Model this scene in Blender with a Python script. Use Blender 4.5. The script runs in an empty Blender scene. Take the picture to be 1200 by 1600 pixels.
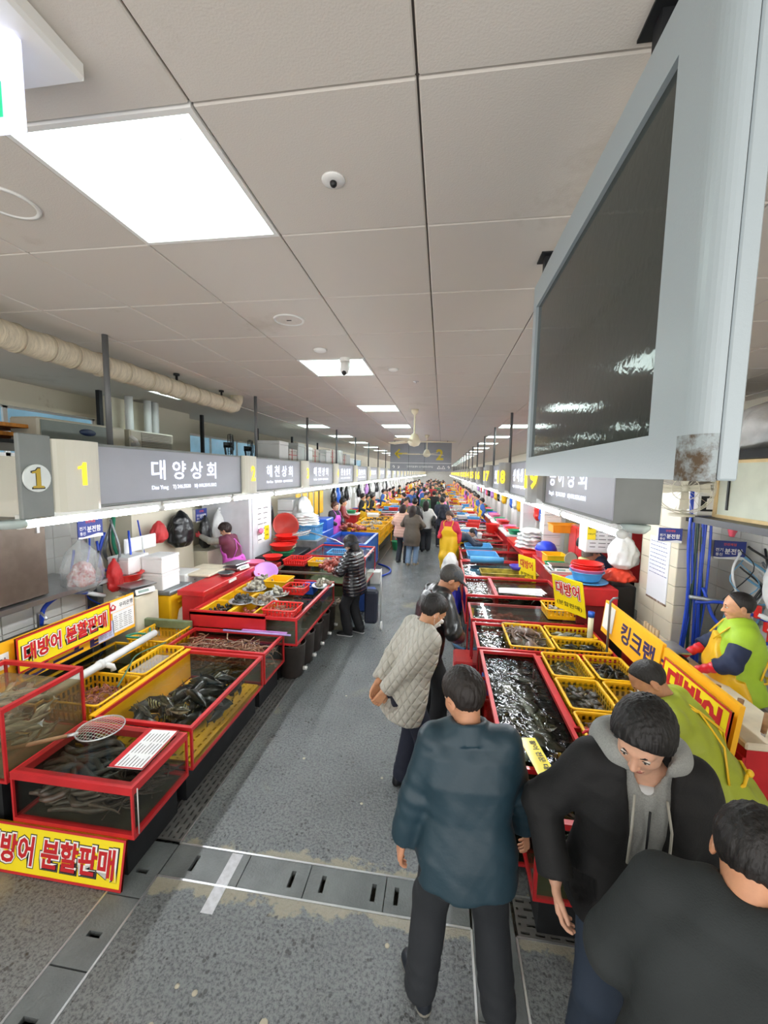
import bpy, math, random
import numpy as np
from mathutils import Vector, Matrix

# ------------------------------------------------------------------ camera, world, exposure
SC = bpy.context.scene
COL = SC.collection
F_PX, PITCH, YAW, ROLL, EYE = 631.83, 0.0984239675, 0.141573751, 0.0165206324, 2.55
_fw = Vector((-math.sin(YAW)*math.cos(PITCH), math.cos(YAW)*math.cos(PITCH), -math.sin(PITCH)))
_rt = Vector((math.cos(YAW), math.sin(YAW), 0))
_up = _rt.cross(_fw)
CR = math.cos(ROLL)*_rt + math.sin(ROLL)*_up
CU = -math.sin(ROLL)*_rt + math.cos(ROLL)*_up
CF = _fw
cam = bpy.data.cameras.new('camera')
cam.sensor_fit = 'VERTICAL'; cam.sensor_height = 36.0; cam.lens = F_PX/1600*36.0
cam.clip_start = 0.03; cam.clip_end = 400
cam_o = bpy.data.objects.new('camera', cam); COL.objects.link(cam_o)
cam_o.matrix_world = Matrix(((CR.x, CU.x, -CF.x, 0), (CR.y, CU.y, -CF.y, 0), (CR.z, CU.z, -CF.z, EYE), (0, 0, 0, 1)))
SC.camera = cam_o

world = bpy.data.worlds.new('world'); SC.world = world; world.use_nodes = True
_bg = world.node_tree.nodes['Background']
_bg.inputs[0].default_value = (1.0, 0.97, 0.94, 1); _bg.inputs[1].default_value = 1.1
SC.view_settings.view_transform = 'Standard'; SC.view_settings.look = 'None'
SC.view_settings.exposure = 1.12; SC.view_settings.gamma = 1.0
try: SC.view_settings.use_curve_mapping = False
except Exception: pass
SC.cycles.use_denoising = True
SC.cycles.max_bounces = 8; SC.cycles.diffuse_bounces = 4; SC.cycles.glossy_bounces = 3
SC.cycles.transparent_max_bounces = 16; SC.cycles.transmission_bounces = 4
SC.cycles.caustics_reflective = False; SC.cycles.caustics_refractive = False
SC.cycles.sample_clamp_indirect = 6.0
PANEL_LIGHT, TUBE_LIGHT = 3.0, 30.0          # strength of the ceiling panels and of the tubes under the signs

def pix(px, py, axis, val):
    """the point that the photograph's pixel shows when it lies on the plane axis = val"""
    d = (px-600)/F_PX*CR - (py-800)/F_PX*CU + CF
    o = Vector((0, 0, EYE)); i = 'xyz'.index(axis)
    return o + d*((val-o[i])/d[i])

# ------------------------------------------------------------------ materials
MATS = {}
def rgb(h):
    h = h.lstrip('#'); v = [int(h[i:i+2], 16)/255 for i in (0, 2, 4)]
    return tuple((c/12.92 if c <= .04045 else ((c+.055)/1.055)**2.4) for c in v)+(1,)
def new_mat(name):
    m = bpy.data.materials.new(name); m.use_nodes = True; MATS[name] = m
    nt = m.node_tree; return m, nt, nt.nodes['Principled BSDF']
def N(nt, typ, **kw):
    n = nt.nodes.new(typ)
    for k, v in kw.items():
        if k.startswith('i_'): n.inputs[k[2:].replace('_', ' ')].default_value = v
        else: setattr(n, k, v)
    return n
def mat(name, col, rough=.5, metal=0.0, var=.06, vscale=6, bump=0.0, bscale=60, emit=0, sss=0, coat=0, trans=0, alpha=1, stretch=None, col2=None, spec=None):
    """principled material with noise-driven colour variation and relief in object space"""
    if name in MATS: return MATS[name]
    m, nt, p = new_mat(name)
    c = rgb(col) if isinstance(col, str) else tuple(col)+(1,)
    L = nt.links.new
    p.inputs['Roughness'].default_value = rough; p.inputs['Metallic'].default_value = metal
    if spec is not None: p.inputs['Specular IOR Level'].default_value = spec
    tc = N(nt, 'ShaderNodeTexCoord'); src = tc.outputs['Object']
    if stretch:
        mp = N(nt, 'ShaderNodeMapping'); mp.inputs['Scale'].default_value = stretch; L(src, mp.inputs[0]); src = mp.outputs[0]
    if var > 0 or col2:
        nz = N(nt, 'ShaderNodeTexNoise'); nz.inputs['Scale'].default_value = vscale; nz.inputs['Detail'].default_value = 4
        L(src, nz.inputs['Vector'])
        cr = N(nt, 'ShaderNodeValToRGB')
        c2 = rgb(col2) if col2 else tuple(min(1, x*(1+var)) for x in c[:3])+(1,)
        c1 = c if col2 else tuple(x*(1-var) for x in c[:3])+(1,)
        cr.color_ramp.elements[0].position = .35; cr.color_ramp.elements[1].position = .65
        cr.color_ramp.elements[0].color = c1; cr.color_ramp.elements[1].color = c2
        L(nz.outputs['Fac'], cr.inputs[0]); L(cr.outputs[0], p.inputs['Base Color'])
        if emit: L(cr.outputs[0], p.inputs['Emission Color'])
    else:
        p.inputs['Base Color'].default_value = c; p.inputs['Emission Color'].default_value = c
    if emit: p.inputs['Emission Strength'].default_value = emit
    if sss: p.inputs['Subsurface Weight'].default_value = sss; p.inputs['Subsurface Radius'].default_value = (.02, .008, .004); p.inputs['Subsurface Scale'].default_value = .5
    if coat: p.inputs['Coat Weight'].default_value = coat; p.inputs['Coat Roughness'].default_value = .1
    if trans: p.inputs['Transmission Weight'].default_value = trans
    if alpha < 1: p.inputs['Alpha'].default_value = alpha
    if bump:
        nb = N(nt, 'ShaderNodeTexNoise'); nb.inputs['Scale'].default_value = bscale; nb.inputs['Detail'].default_value = 3
        L(src, nb.inputs['Vector'])
        bp = N(nt, 'ShaderNodeBump'); bp.inputs['Strength'].default_value = min(1, bump); bp.inputs['Distance'].default_value = .01
        L(nb.outputs['Fac'], bp.inputs['Height']); L(bp.outputs[0], p.inputs['Normal'])
    return m
def clear_mat(name, tint='#ffffff', gloss_rough=.02, bump=0, bscale=20, ior=1.45, opac=0.0, body='#888888'):
    """pane of glass, acrylic or water surface: transparent tint below a fresnel gloss, with an optional share of body colour"""
    if name in MATS: return MATS[name]
    m, nt, p = new_mat(name); nt.nodes.remove(p); L = nt.links.new
    out = nt.nodes['Material Output']
    tr = N(nt, 'ShaderNodeBsdfTransparent'); tr.inputs[0].default_value = rgb(tint)
    gl = N(nt, 'ShaderNodeBsdfGlossy'); gl.inputs['Roughness'].default_value = gloss_rough
    # Schlick reflectance on outer faces only
    f0 = ((ior-1)/(ior+1))**2; lw = N(nt, 'ShaderNodeLayerWeight'); lw.inputs[0].default_value = .5
    pw = N(nt, 'ShaderNodeMath', operation='POWER'); L(lw.outputs['Facing'], pw.inputs[0]); pw.inputs[1].default_value = 5
    ml = N(nt, 'ShaderNodeMath', operation='MULTIPLY_ADD'); L(pw.outputs[0], ml.inputs[0]); ml.inputs[1].default_value = 1-f0; ml.inputs[2].default_value = f0
    ge = N(nt, 'ShaderNodeNewGeometry'); iv = N(nt, 'ShaderNodeMath', operation='SUBTRACT'); iv.inputs[0].default_value = 1; L(ge.outputs['Backfacing'], iv.inputs[1])
    fr = N(nt, 'ShaderNodeMath', operation='MULTIPLY'); L(ml.outputs[0], fr.inputs[0]); L(iv.outputs[0], fr.inputs[1])
    base = tr.outputs[0]
    if opac:
        df = N(nt, 'ShaderNodeBsdfDiffuse'); df.inputs[0].default_value = rgb(body)
        mx = N(nt, 'ShaderNodeMixShader'); mx.inputs[0].default_value = opac
        L(tr.outputs[0], mx.inputs[1]); L(df.outputs[0], mx.inputs[2]); base = mx.outputs[0]
    ms = N(nt, 'ShaderNodeMixShader'); L(fr.outputs[0], ms.inputs[0]); L(base, ms.inputs[1]); L(gl.outputs[0], ms.inputs[2])
    if bump:
        tc = N(nt, 'ShaderNodeTexCoord')
        nz = N(nt, 'ShaderNodeTexNoise'); nz.inputs['Scale'].default_value = bscale; nz.inputs['Detail'].default_value = 1.5; nz.inputs['Distortion'].default_value = .8
        L(tc.outputs['Object'], nz.inputs['Vector'])
        bp = N(nt, 'ShaderNodeBump'); bp.inputs['Strength'].default_value = bump; bp.inputs['Distance'].default_value = .02
        L(nz.outputs['Fac'], bp.inputs['Height'])
        L(bp.outputs[0], gl.inputs['Normal']); L(bp.outputs[0], lw.inputs['Normal'])
    L(ms.outputs[0], out.inputs[0])
    return m

# ------------------------------------------------------------------ mesh helpers
class MB:
    """collects simple solids and links them as ONE mesh object"""
    def __init__(s): s.v = []; s.f = []; s.mi = []; s.sm = []
    def add(s, vs, fs, mi=0, smooth=False):
        b = len(s.v); s.v.extend([tuple(v) for v in vs]); s.f.extend([tuple(i+b for i in f) for f in fs])
        s.mi.extend([mi]*len(fs)); s.sm.extend([smooth]*len(fs)); return s
    def box(s, lo, hi, mi=0, M=None, bev=0):
        x0, y0, z0 = lo; x1, y1, z1 = hi
        if bev > 0:
            b = min(bev, (x1-x0)/2.01, (y1-y0)/2.01, (z1-z0)/2.01); vs = []
            for z, k in ((z0, 1), (z0+b, 0), (z1-b, 0), (z1, 1)):
                e = b if k else 0
                vs += [(x0+b+e*0, y0+e, z), (x1-b, y0+e, z), (x1-e, y0+b, z), (x1-e, y1-b, z), (x1-b, y1-e, z), (x0+b, y1-e, z), (x0+e, y1-b, z), (x0+e, y0+b, z)]
            fs = [tuple(range(7, -1, -1)), tuple(range(24, 32))]
            for r in range(3):
                for i in range(8): j = (i+1) % 8; fs.append((r*8+i, r*8+j, r*8+8+j, r*8+8+i))
        else:
            vs = [(x0, y0, z0), (x1, y0, z0), (x1, y1, z0), (x0, y1, z0), (x0, y0, z1), (x1, y0, z1), (x1, y1, z1), (x0, y1, z1)]
            fs = [(0, 3, 2, 1), (4, 5, 6, 7), (0, 1, 5, 4), (1, 2, 6, 5), (2, 3, 7, 6), (3, 0, 4, 7)]
        if M is not None: vs = [M @ Vector(v) for v in vs]
        return s.add(vs, fs, mi)
    def cbox(s, c, d, mi=0, M=None, bev=0):
        return s.box((c[0]-d[0]/2, c[1]-d[1]/2, c[2]-d[2]/2), (c[0]+d[0]/2, c[1]+d[1]/2, c[2]+d[2]/2), mi, M, bev)
    def tube(s, pts, r, n=8, mi=0, cap=True, smooth=True, flat=None):
        pts = [Vector(p) for p in pts]; rs = list(r) if isinstance(r, (list, tuple)) else [r]*len(pts)
        vs = []; prev = None
        for i, p in enumerate(pts):
            t = (pts[min(i+1, len(pts)-1)]-pts[max(i-1, 0)])
            t = t.normalized() if t.length > 1e-9 else Vector((0, 0, 1))
            if prev is None:
                a = Vector((0, 0, 1)) if abs(t.z) < .9 else Vector((1, 0, 0)); u = t.cross(a).normalized()
            else: u = (prev-t*prev.dot(t)); u = u.normalized() if u.length > 1e-6 else prev
            prev = u; w = t.cross(u)
            for k in range(n):
                a = 2*math.pi*k/n
                vs.append(p+(u*math.cos(a)+w*math.sin(a)*(flat or 1))*rs[i])
        fs = [(i*n+k, i*n+(k+1) % n, (i+1)*n+(k+1) % n, (i+1)*n+k) for i in range(len(pts)-1) for k in range(n)]
        if cap: fs += [tuple(range(n-1, -1, -1)), tuple((len(pts)-1)*n+k for k in range(n))]
        return s.add(vs, fs, mi, smooth)
    def lathe(s, prof, c=(0, 0, 0), n=20, mi=0, smooth=True, M=None, sx=1, sy=1):
        """prof: (radius, z) pairs"""
        vs = [Vector((c[0]+r*sx*math.cos(2*math.pi*k/n), c[1]+r*sy*math.sin(2*math.pi*k/n), c[2]+z)) for r, z in prof for k in range(n)]
        if M is not None: vs = [M @ v for v in vs]
        fs = [(i*n+k, i*n+(k+1) % n, (i+1)*n+(k+1) % n, (i+1)*n+k) for i in range(len(prof)-1) for k in range(n)]
        if prof[0][0] > 0: fs.append(tuple(range(n-1, -1, -1)))
        if prof[-1][0] > 0: fs.append(tuple((len(prof)-1)*n+k for k in range(n)))
        return s.add(vs, fs, mi, smooth)
    def cyl(s, c, r, z0, z1, n=20, mi=0, M=None): return s.lathe([(r, z0), (r, z1)], c, n, mi, False, M)
    def ball(s, c, r, nu=12, nv=8, mi=0, M=None):
        r = (r, r, r) if isinstance(r, (int, float)) else r
        vs = []; 
        for j in range(nv+1):
            th = math.pi*j/nv
            for i in range(nu):
                a = 2*math.pi*i/nu
                v = Vector((r[0]*math.sin(th)*math.cos(a), r[1]*math.sin(th)*math.sin(a), r[2]*math.cos(th)))
                if M is not None: v = M @ v
                vs.append(v+Vector(c))
        fs = [(j*nu+i, (j+1)*nu+i, (j+1)*nu+(i+1) % nu, j*nu+(i+1) % nu) for j in range(nv) for i in range(nu)]
        return s.add(vs, fs, mi, True)
    def prism(s, poly, z0, z1, mi=0, M=None):
        n = len(poly); vs = [Vector((x, y, z0)) for x, y in poly]+[Vector((x, y, z1)) for x, y in poly]
        if M is not None: vs = [M @ v for v in vs]
        return s.add(vs, [tuple(range(n-1, -1, -1)), tuple(range(n, 2*n))]+[(i, (i+1) % n, n+(i+1) % n, n+i) for i in range(n)], mi)
    def build(s, name, m, parent=None, origin=None):
        me = bpy.data.meshes.new(name)
        vs = s.v if origin is None else [(v[0]-origin[0], v[1]-origin[1], v[2]-origin[2]) for v in s.v]
        me.from_pydata([tuple(v) for v in vs], [], s.f)
        for mm in (m if isinstance(m, (list, tuple)) else [m]): me.materials.append(mm)
        me.polygons.foreach_set('material_index', s.mi); me.polygons.foreach_set('use_smooth', s.sm)
        me.update()
        return link(name, me, parent)
def link(name, me, parent=None):
    o = bpy.data.objects.new(name, me); COL.objects.link(o)
    if parent is not None: o.parent = parent
    return o
def arr_mesh(name, V, F, mats, parent=None, mi=None, smooth=True):
    me = bpy.data.meshes.new(name)
    me.from_pydata(np.asarray(V).tolist(), [], np.asarray(F).tolist() if not isinstance(F, list) else F)
    for mm in (mats if isinstance(mats, (list, tuple)) else [mats]): me.materials.append(mm)
    if mi is not None: me.polygons.foreach_set('material_index', np.asarray(mi, dtype=np.int32))
    me.polygons.foreach_set('use_smooth', np.full(len(me.polygons), smooth)); me.update()
    return link(name, me, parent)
def tag(o, label=None, cat=None, group=None, kind=None):
    if label: o['label'] = label
    if cat: o['category'] = cat
    if group: o['group'] = group
    if kind: o['kind'] = kind
    return o
def thing(name, label, cat, loc=(0, 0, 0), rz=0.0, group=None, parent=None):
    o = bpy.data.objects.new(name, None); o.empty_display_size = .1; COL.objects.link(o)
    o.location = loc; o.rotation_euler = (0, 0, rz); return tag(o, label, cat, group)
def solo(name, mb, m, label, cat, loc=None, group=None, rz=0):
    """a thing that is one mesh; geometry is local to loc"""
    o = mb.build(name, m); o.location = loc or (0, 0, 0); o.rotation_euler = (0, 0, rz); return tag(o, label, cat, group)
def struct(name, mb, m, parent=None):
    o = mb.build(name, m, parent)
    if parent is None: o['kind'] = 'structure'
    return o
KIDS = {}
def clone(root, loc=None, rot=None, label=None, group=None, scale=None, remat=None):
    def cp(o, par):
        c = o.copy(); COL.objects.link(c); c.parent = par
        if remat and o.type == 'MESH':
            for sl in c.material_slots:
                k = sl.material.name
                if k in remat: sl.link = 'OBJECT'; sl.material = remat[k]
        return c
    r = cp(root, None)
    if loc is not None: r.location = loc
    if rot is not None: r.rotation_euler = rot if isinstance(rot, (tuple, list)) else (0, 0, rot)
    if scale is not None: r.scale = (scale,)*3 if isinstance(scale, (int, float)) else scale
    if label: r['label'] = label
    if group: r['group'] = group
    for ch in root.children:
        c = cp(ch, r)
        for g in ch.children: cp(g, c)
    return r
def frame_M(origin, right, up):
    """matrix whose local x, y, z are right, up and the face normal"""
    r = Vector(right).normalized(); u = Vector(up); n = r.cross(u).normalized(); u = n.cross(r)
    return Matrix(((r.x, u.x, n.x, origin[0]), (r.y, u.y, n.y, origin[1]), (r.z, u.z, n.z, origin[2]), (0, 0, 0, 1)))
TXT = {}
def text(name, s, h, m, parent, M, bold=0.0, depth=.002, width=None, align='CENTER', sx=1.0):
    """flat lettering of cap height about h lying on the plane of M; returns the object"""
    key = (s, bold, align)
    if key not in TXT:
        c = bpy.data.curves.new('lettering', 'FONT'); c.body = s; c.size = 1; c.offset = bold; c.extrude = .5; c.resolution_u = 2
        c.align_x = align; c.align_y = 'CENTER'; c.space_line = .9
        o = bpy.data.objects.new('lettering', c); COL.objects.link(o)
        dg = bpy.context.evaluated_depsgraph_get(); me = bpy.data.meshes.new_from_object(o.evaluated_get(dg))
        a = np.array([v.co[:] for v in me.vertices]); F = [tuple(p.vertices) for p in me.polygons]
        bpy.data.objects.remove(o); bpy.data.curves.remove(c); bpy.data.meshes.remove(me)
        TXT[key] = (a, F)
    a, F = TXT[key]; a = a.copy()
    w = a[:, 0].max()-a[:, 0].min(); hh = a[:, 1].max()-a[:, 1].min()
    k = h/hh; kx = (width/w) if width else k*sx
    a[:, 1] = (a[:, 1]-(a[:, 1].max()+a[:, 1].min())/2)*k; a[:, 0] = (a[:, 0]-(0 if align == 'LEFT' else (a[:, 0].max()+a[:, 0].min())/2))*kx
    a[:, 2] = (a[:, 2]+.5)*depth
    R = np.array(M.to_3x3()); t = np.array(M.translation)
    return arr_mesh(name, a@R.T+t, F, m, parent, smooth=False)
def hose(pts, r, n=8, sub=6):
    """smooth Catmull-Rom tube"""
    P = [Vector(p) for p in pts]; P = [2*P[0]-P[1]]+P+[2*P[-1]-P[-2]]; out = []
    for i in range(1, len(P)-2):
        for k in range(sub):
            t = k/sub
            out.append(.5*((2*P[i])+(P[i+1]-P[i-1])*t+(2*P[i-1]-5*P[i]+4*P[i+1]-P[i+2])*t*t+(3*P[i]-P[i-1]-3*P[i+1]+P[i+2])*t**3))
    out.append(P[-2]); return MB().tube(out, r, n)

# ------------------------------------------------------------------ signed-distance modelling (people, animals, soft things)
def surf_net(fn, lo, hi, h):
    lo = np.array(lo, float); hi = np.array(hi, float); n = np.maximum(np.ceil((hi-lo)/h).astype(int)+1, 3)
    ax = [lo[i]+h*np.arange(n[i]) for i in range(3)]
    G = np.stack(np.meshgrid(*ax, indexing='ij'), -1).reshape(-1, 3)
    D = np.empty(len(G), np.float32)
    for i in range(0, len(G), 400000): D[i:i+400000] = fn(G[i:i+400000])
    D = D.reshape(n); S = D < 0
    cn = n-1; cnt = np.zeros(cn, np.float32); acc = np.zeros(tuple(cn)+(3,), np.float32)
    quads = []
    for a in range(3):
        sl0 = [slice(None)]*3; sl1 = [slice(None)]*3; sl0[a] = slice(0, -1); sl1[a] = slice(1, None)
        d0 = D[tuple(sl0)]; d1 = D[tuple(sl1)]; m = S[tuple(sl0)] != S[tuple(sl1)]
        I = np.argwhere(m)
        if not len(I): continue
        v0 = d0[m]; v1 = d1[m]; t = v0/(v0-v1)
        P = I.astype(np.float32); P[:, a] += t
        b, c = [(1, 2), (2, 0), (0, 1)][a]
        cells = []
        for db, dc in ((0, 0), (-1, 0), (-1, -1), (0, -1)):
            J = I.copy(); J[:, b] += db; J[:, c] += dc; ok = ((J >= 0) & (J < cn)).all(1)
            Jo = J[ok]; np.add.at(cnt, tuple(Jo.T), 1); np.add.at(acc, tuple(Jo.T), P[ok]); cells.append((J, ok))
        ok = cells[0][1] & cells[1][1] & cells[2][1] & cells[3][1]
        ids = [np.ravel_multi_index(tuple(J[ok].T), cn) for J, _ in cells]
        q = np.stack(ids, 1); fl = v0[ok] > 0
        q[fl] = q[fl][:, ::-1]; quads.append(q)
    if not quads: return np.zeros((0, 3)), np.zeros((0, 4), int)
    Q = np.concatenate(quads); used = np.unique(Q); mp = np.full(int(np.prod(cn)), -1); mp[used] = np.arange(len(used))
    V = (acc.reshape(-1, 3)[used]/cnt.reshape(-1)[used][:, None])*h+lo
    return V, mp[Q]
def smin(a, b, k):
    h = np.clip(.5+.5*(b-a)/k, 0, 1); return b+(a-b)*h-k*h*(1-h)
def smax(a, b, k): return -smin(-a, -b, k)
def cap(p, a, b, r1, r2=None):
    a = np.asarray(a, float); b = np.asarray(b, float); r2 = r1 if r2 is None else r2; ab = b-a
    t = np.clip(((p-a)@ab)/max(ab@ab, 1e-9), 0, 1)
    return np.linalg.norm(p-a-t[:, None]*ab, axis=1)-(r1+(r2-r1)*t)
def ell(p, c, r):
    r = np.asarray(r, float); q = (p-np.asarray(c, float))/r; l = np.linalg.norm(q, axis=1)
    return (l-1)*min(r)*.6+(l-1)*.4*np.mean(r)
def tors(q, c, R, r):
    q = q-np.asarray(c); return np.hypot(np.hypot(q[:, 0], q[:, 1])-R, q[:, 2])-r
def slab(q, prof):
    """stack of rounded oblongs: prof = (z, half width, radius)"""
    z = np.array([a[0] for a in prof]); w = np.array([a[1] for a in prof]); r = np.array([a[2] for a in prof])
    w_ = np.interp(q[:, 2], z, w); r_ = np.interp(q[:, 2], z, r); dz = q[:, 2]-np.clip(q[:, 2], z[0], z[-1])
    return np.sqrt(np.maximum(np.abs(q[:, 0])-w_, 0)**2+q[:, 1]**2+dz**2)-r_
def bumps(p, f, seed=0):
    rs = np.random.RandomState(seed); s = 0
    for i in range(4):
        k = rs.normal(size=3); k /= np.linalg.norm(k); s = s+np.sin((p@k)*f*(1+.5*i)+rs.rand()*6.3+1.3*np.sin((p@rs.normal(size=3))*f*.5))/(1+.5*i)
    return s/2.2
# ------------------------------------------------------------------ shared materials
RED = mat('red_paint', '#c4262b', .35, var=.12, vscale=5, coat=.2)
REDP = mat('red_plastic', '#d9261f', .35, var=.05)
YEL = mat('yellow_plastic', '#eeb714', .4, var=.08, vscale=4)
ORG = mat('orange_plastic', '#ee8a1c', .4)
BLU = mat('blue_plastic', '#1f5cc4', .35, var=.08)
LBL = mat('light_blue_plastic', '#5aa9dd', .4)
PNK = mat('pink_plastic', '#ee7fa8', .4)
LIL = mat('lilac_plastic', '#c98fdb', .4)
GRN = mat('green_plastic', '#2e9e6b', .4)
WHT = mat('white_plastic', '#e9e9e6', .45, var=.03)
STY = mat('white_foam', '#efefed', .75, var=.02, bump=.1, bscale=200)
BLK = mat('black_plastic', '#141517', .4)
DRK = mat('dark_steel', '#26282b', .5, .4, var=.2)
STL = mat('stainless_steel', '#a9abad', .3, .9, var=.08, vscale=8, bump=.03)
GALV = mat('galvanised_steel', '#8b8f92', .45, .6, var=.15, vscale=10)
ALU = mat('aluminium', '#c9cbcc', .35, .8)
CREAM = mat('cream_paint', '#d8d2bd', .55, var=.08, vscale=3)
WOOD = mat('worn_wood', '#8d6a48', .7, var=.25, vscale=8, bump=.3, bscale=30, stretch=(1, 1, 5))
BOARD = mat('cutting_board', '#dcd0b8', .5, var=.1, vscale=7)
PVC = mat('pvc_pipe', '#dfe2e2', .35)
HOSE = mat('blue_hose', '#1d45b8', .35)
YSIGN = mat('sign_yellow', '#f7e014', .5, var=.02, coat=.2)
OSIGN = mat('sign_orange_yellow', '#f6b41a', .5, var=.04)
RLET = mat('letter_red', '#c11a22', .5, var=0)
WLET = mat('letter_white', '#f5f3ee', .5, var=0)
KLET = mat('letter_black', '#17151c', .5, var=0)
YLET = mat('letter_yellow', '#f2d21a', .4, var=0, emit=.7)
PAPER = mat('paper', '#eceded', .8, var=.03)
CARD = mat('cardboard', '#b58b5f', .8, var=.1)
GLASS = clear_mat('tank_glass', '#f5f6f4', .02)
LIDG = clear_mat('acrylic_lid', '#eef2f0', .04, bump=.05, bscale=6)
WATER = clear_mat('tank_water', '#f4f5f0', .03, bump=.35, bscale=9, ior=1.33)
WATERC = clear_mat('cloudy_tank_water', '#ece4d2', .03, bump=.35, bscale=9, ior=1.33, opac=.22, body='#b5a68a')
WATERD = clear_mat('dark_tank_water', '#dde0d4', .03, bump=1.0, bscale=7, ior=1.5)
WATERB = clear_mat('bubbling_water', '#cdd0c4', .015, bump=.55, bscale=13, ior=1.36)
FILM = clear_mat('thin_plastic_bag', '#f4f6f6', .12, bump=.8, bscale=30, opac=.22, body='#e8eaea')
FILMR = clear_mat('red_plastic_bag', '#f08080', .12, bump=.8, bscale=30, opac=.5, body='#e03838')
BAGW = mat('white_plastic_sack', '#dfe0de', .4, bump=.6, bscale=25)
BAGK = mat('black_plastic_bag', '#17181a', .3, bump=.8, bscale=25)
INNER = mat('tank_bottom', '#4a473c', .6, var=.3, vscale=6)
INNERY = mat('tank_bottom_yellow', '#cfa51c', .5, var=.2, vscale=6)
INNERG = mat('tank_bottom_grey', '#8a8678', .6, var=.2, vscale=5)
FSIL = mat('silver_fish_skin', '#c9cbc2', .3, .3, col2='#747a76', vscale=14, stretch=(1, .3, 2), var=.2)
FDRK = mat('dark_fish_skin', '#2c2e28', .3, col2='#10110d', vscale=30, var=.3, coat=.15)
FOLV = mat('olive_fish_skin', '#55523c', .25, col2='#2b2a20', vscale=25, var=.3, coat=.6)
FBEL = mat('pale_fish_belly', '#b9b5a2', .3, coat=.5)
EEL = mat('eel_skin', '#5d4f45', .35, col2='#30291f', vscale=12, coat=.15)
EELB = mat('brown_eel_skin', '#a8866c', .25, col2='#6b4c3c', vscale=18, coat=.7)
OCT = mat('octopus_skin', '#7d6658', .35, col2='#51403a', vscale=22, bump=.5, bscale=90, coat=.5)
SHRIMP = mat('prawn_shell', '#c07a62', .35, col2='#8c4a40', vscale=30, coat=.5)
CLAM = mat('clam_shell', '#a89a86', .45, col2='#5f554b', vscale=40, bump=.3, bscale=80)
CLAMD = mat('dark_shell', '#4b463f', .4, col2='#2c2925', vscale=40, bump=.3, bscale=80)
OYST = mat('oyster_shell', '#c9c4b4', .7, col2='#7d7768', vscale=18, bump=1, bscale=40)
SQUIRT = mat('sea_squirt_skin', '#b4523f', .35, col2='#7c3128', vscale=20, bump=.7, bscale=50, coat=.5)
CRAB = mat('crab_shell', '#b98a70', .45, col2='#8b4f3c', vscale=15, bump=.4, bscale=50)
def emis(name, col, st):
    m, nt, p = new_mat(name); p.inputs['Base Color'].default_value = rgb(col); p.inputs['Emission Color'].default_value = rgb(col); p.inputs['Emission Strength'].default_value = st
    p.inputs['Roughness'].default_value = .4; return m
PANEL = emis('light_diffuser', '#eafff8', PANEL_LIGHT)
TUBE = emis('tube_glow', '#f6fbff', TUBE_LIGHT)
NUMBOX = emis('lit_number_box', '#b3b0a2', .22)
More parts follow.
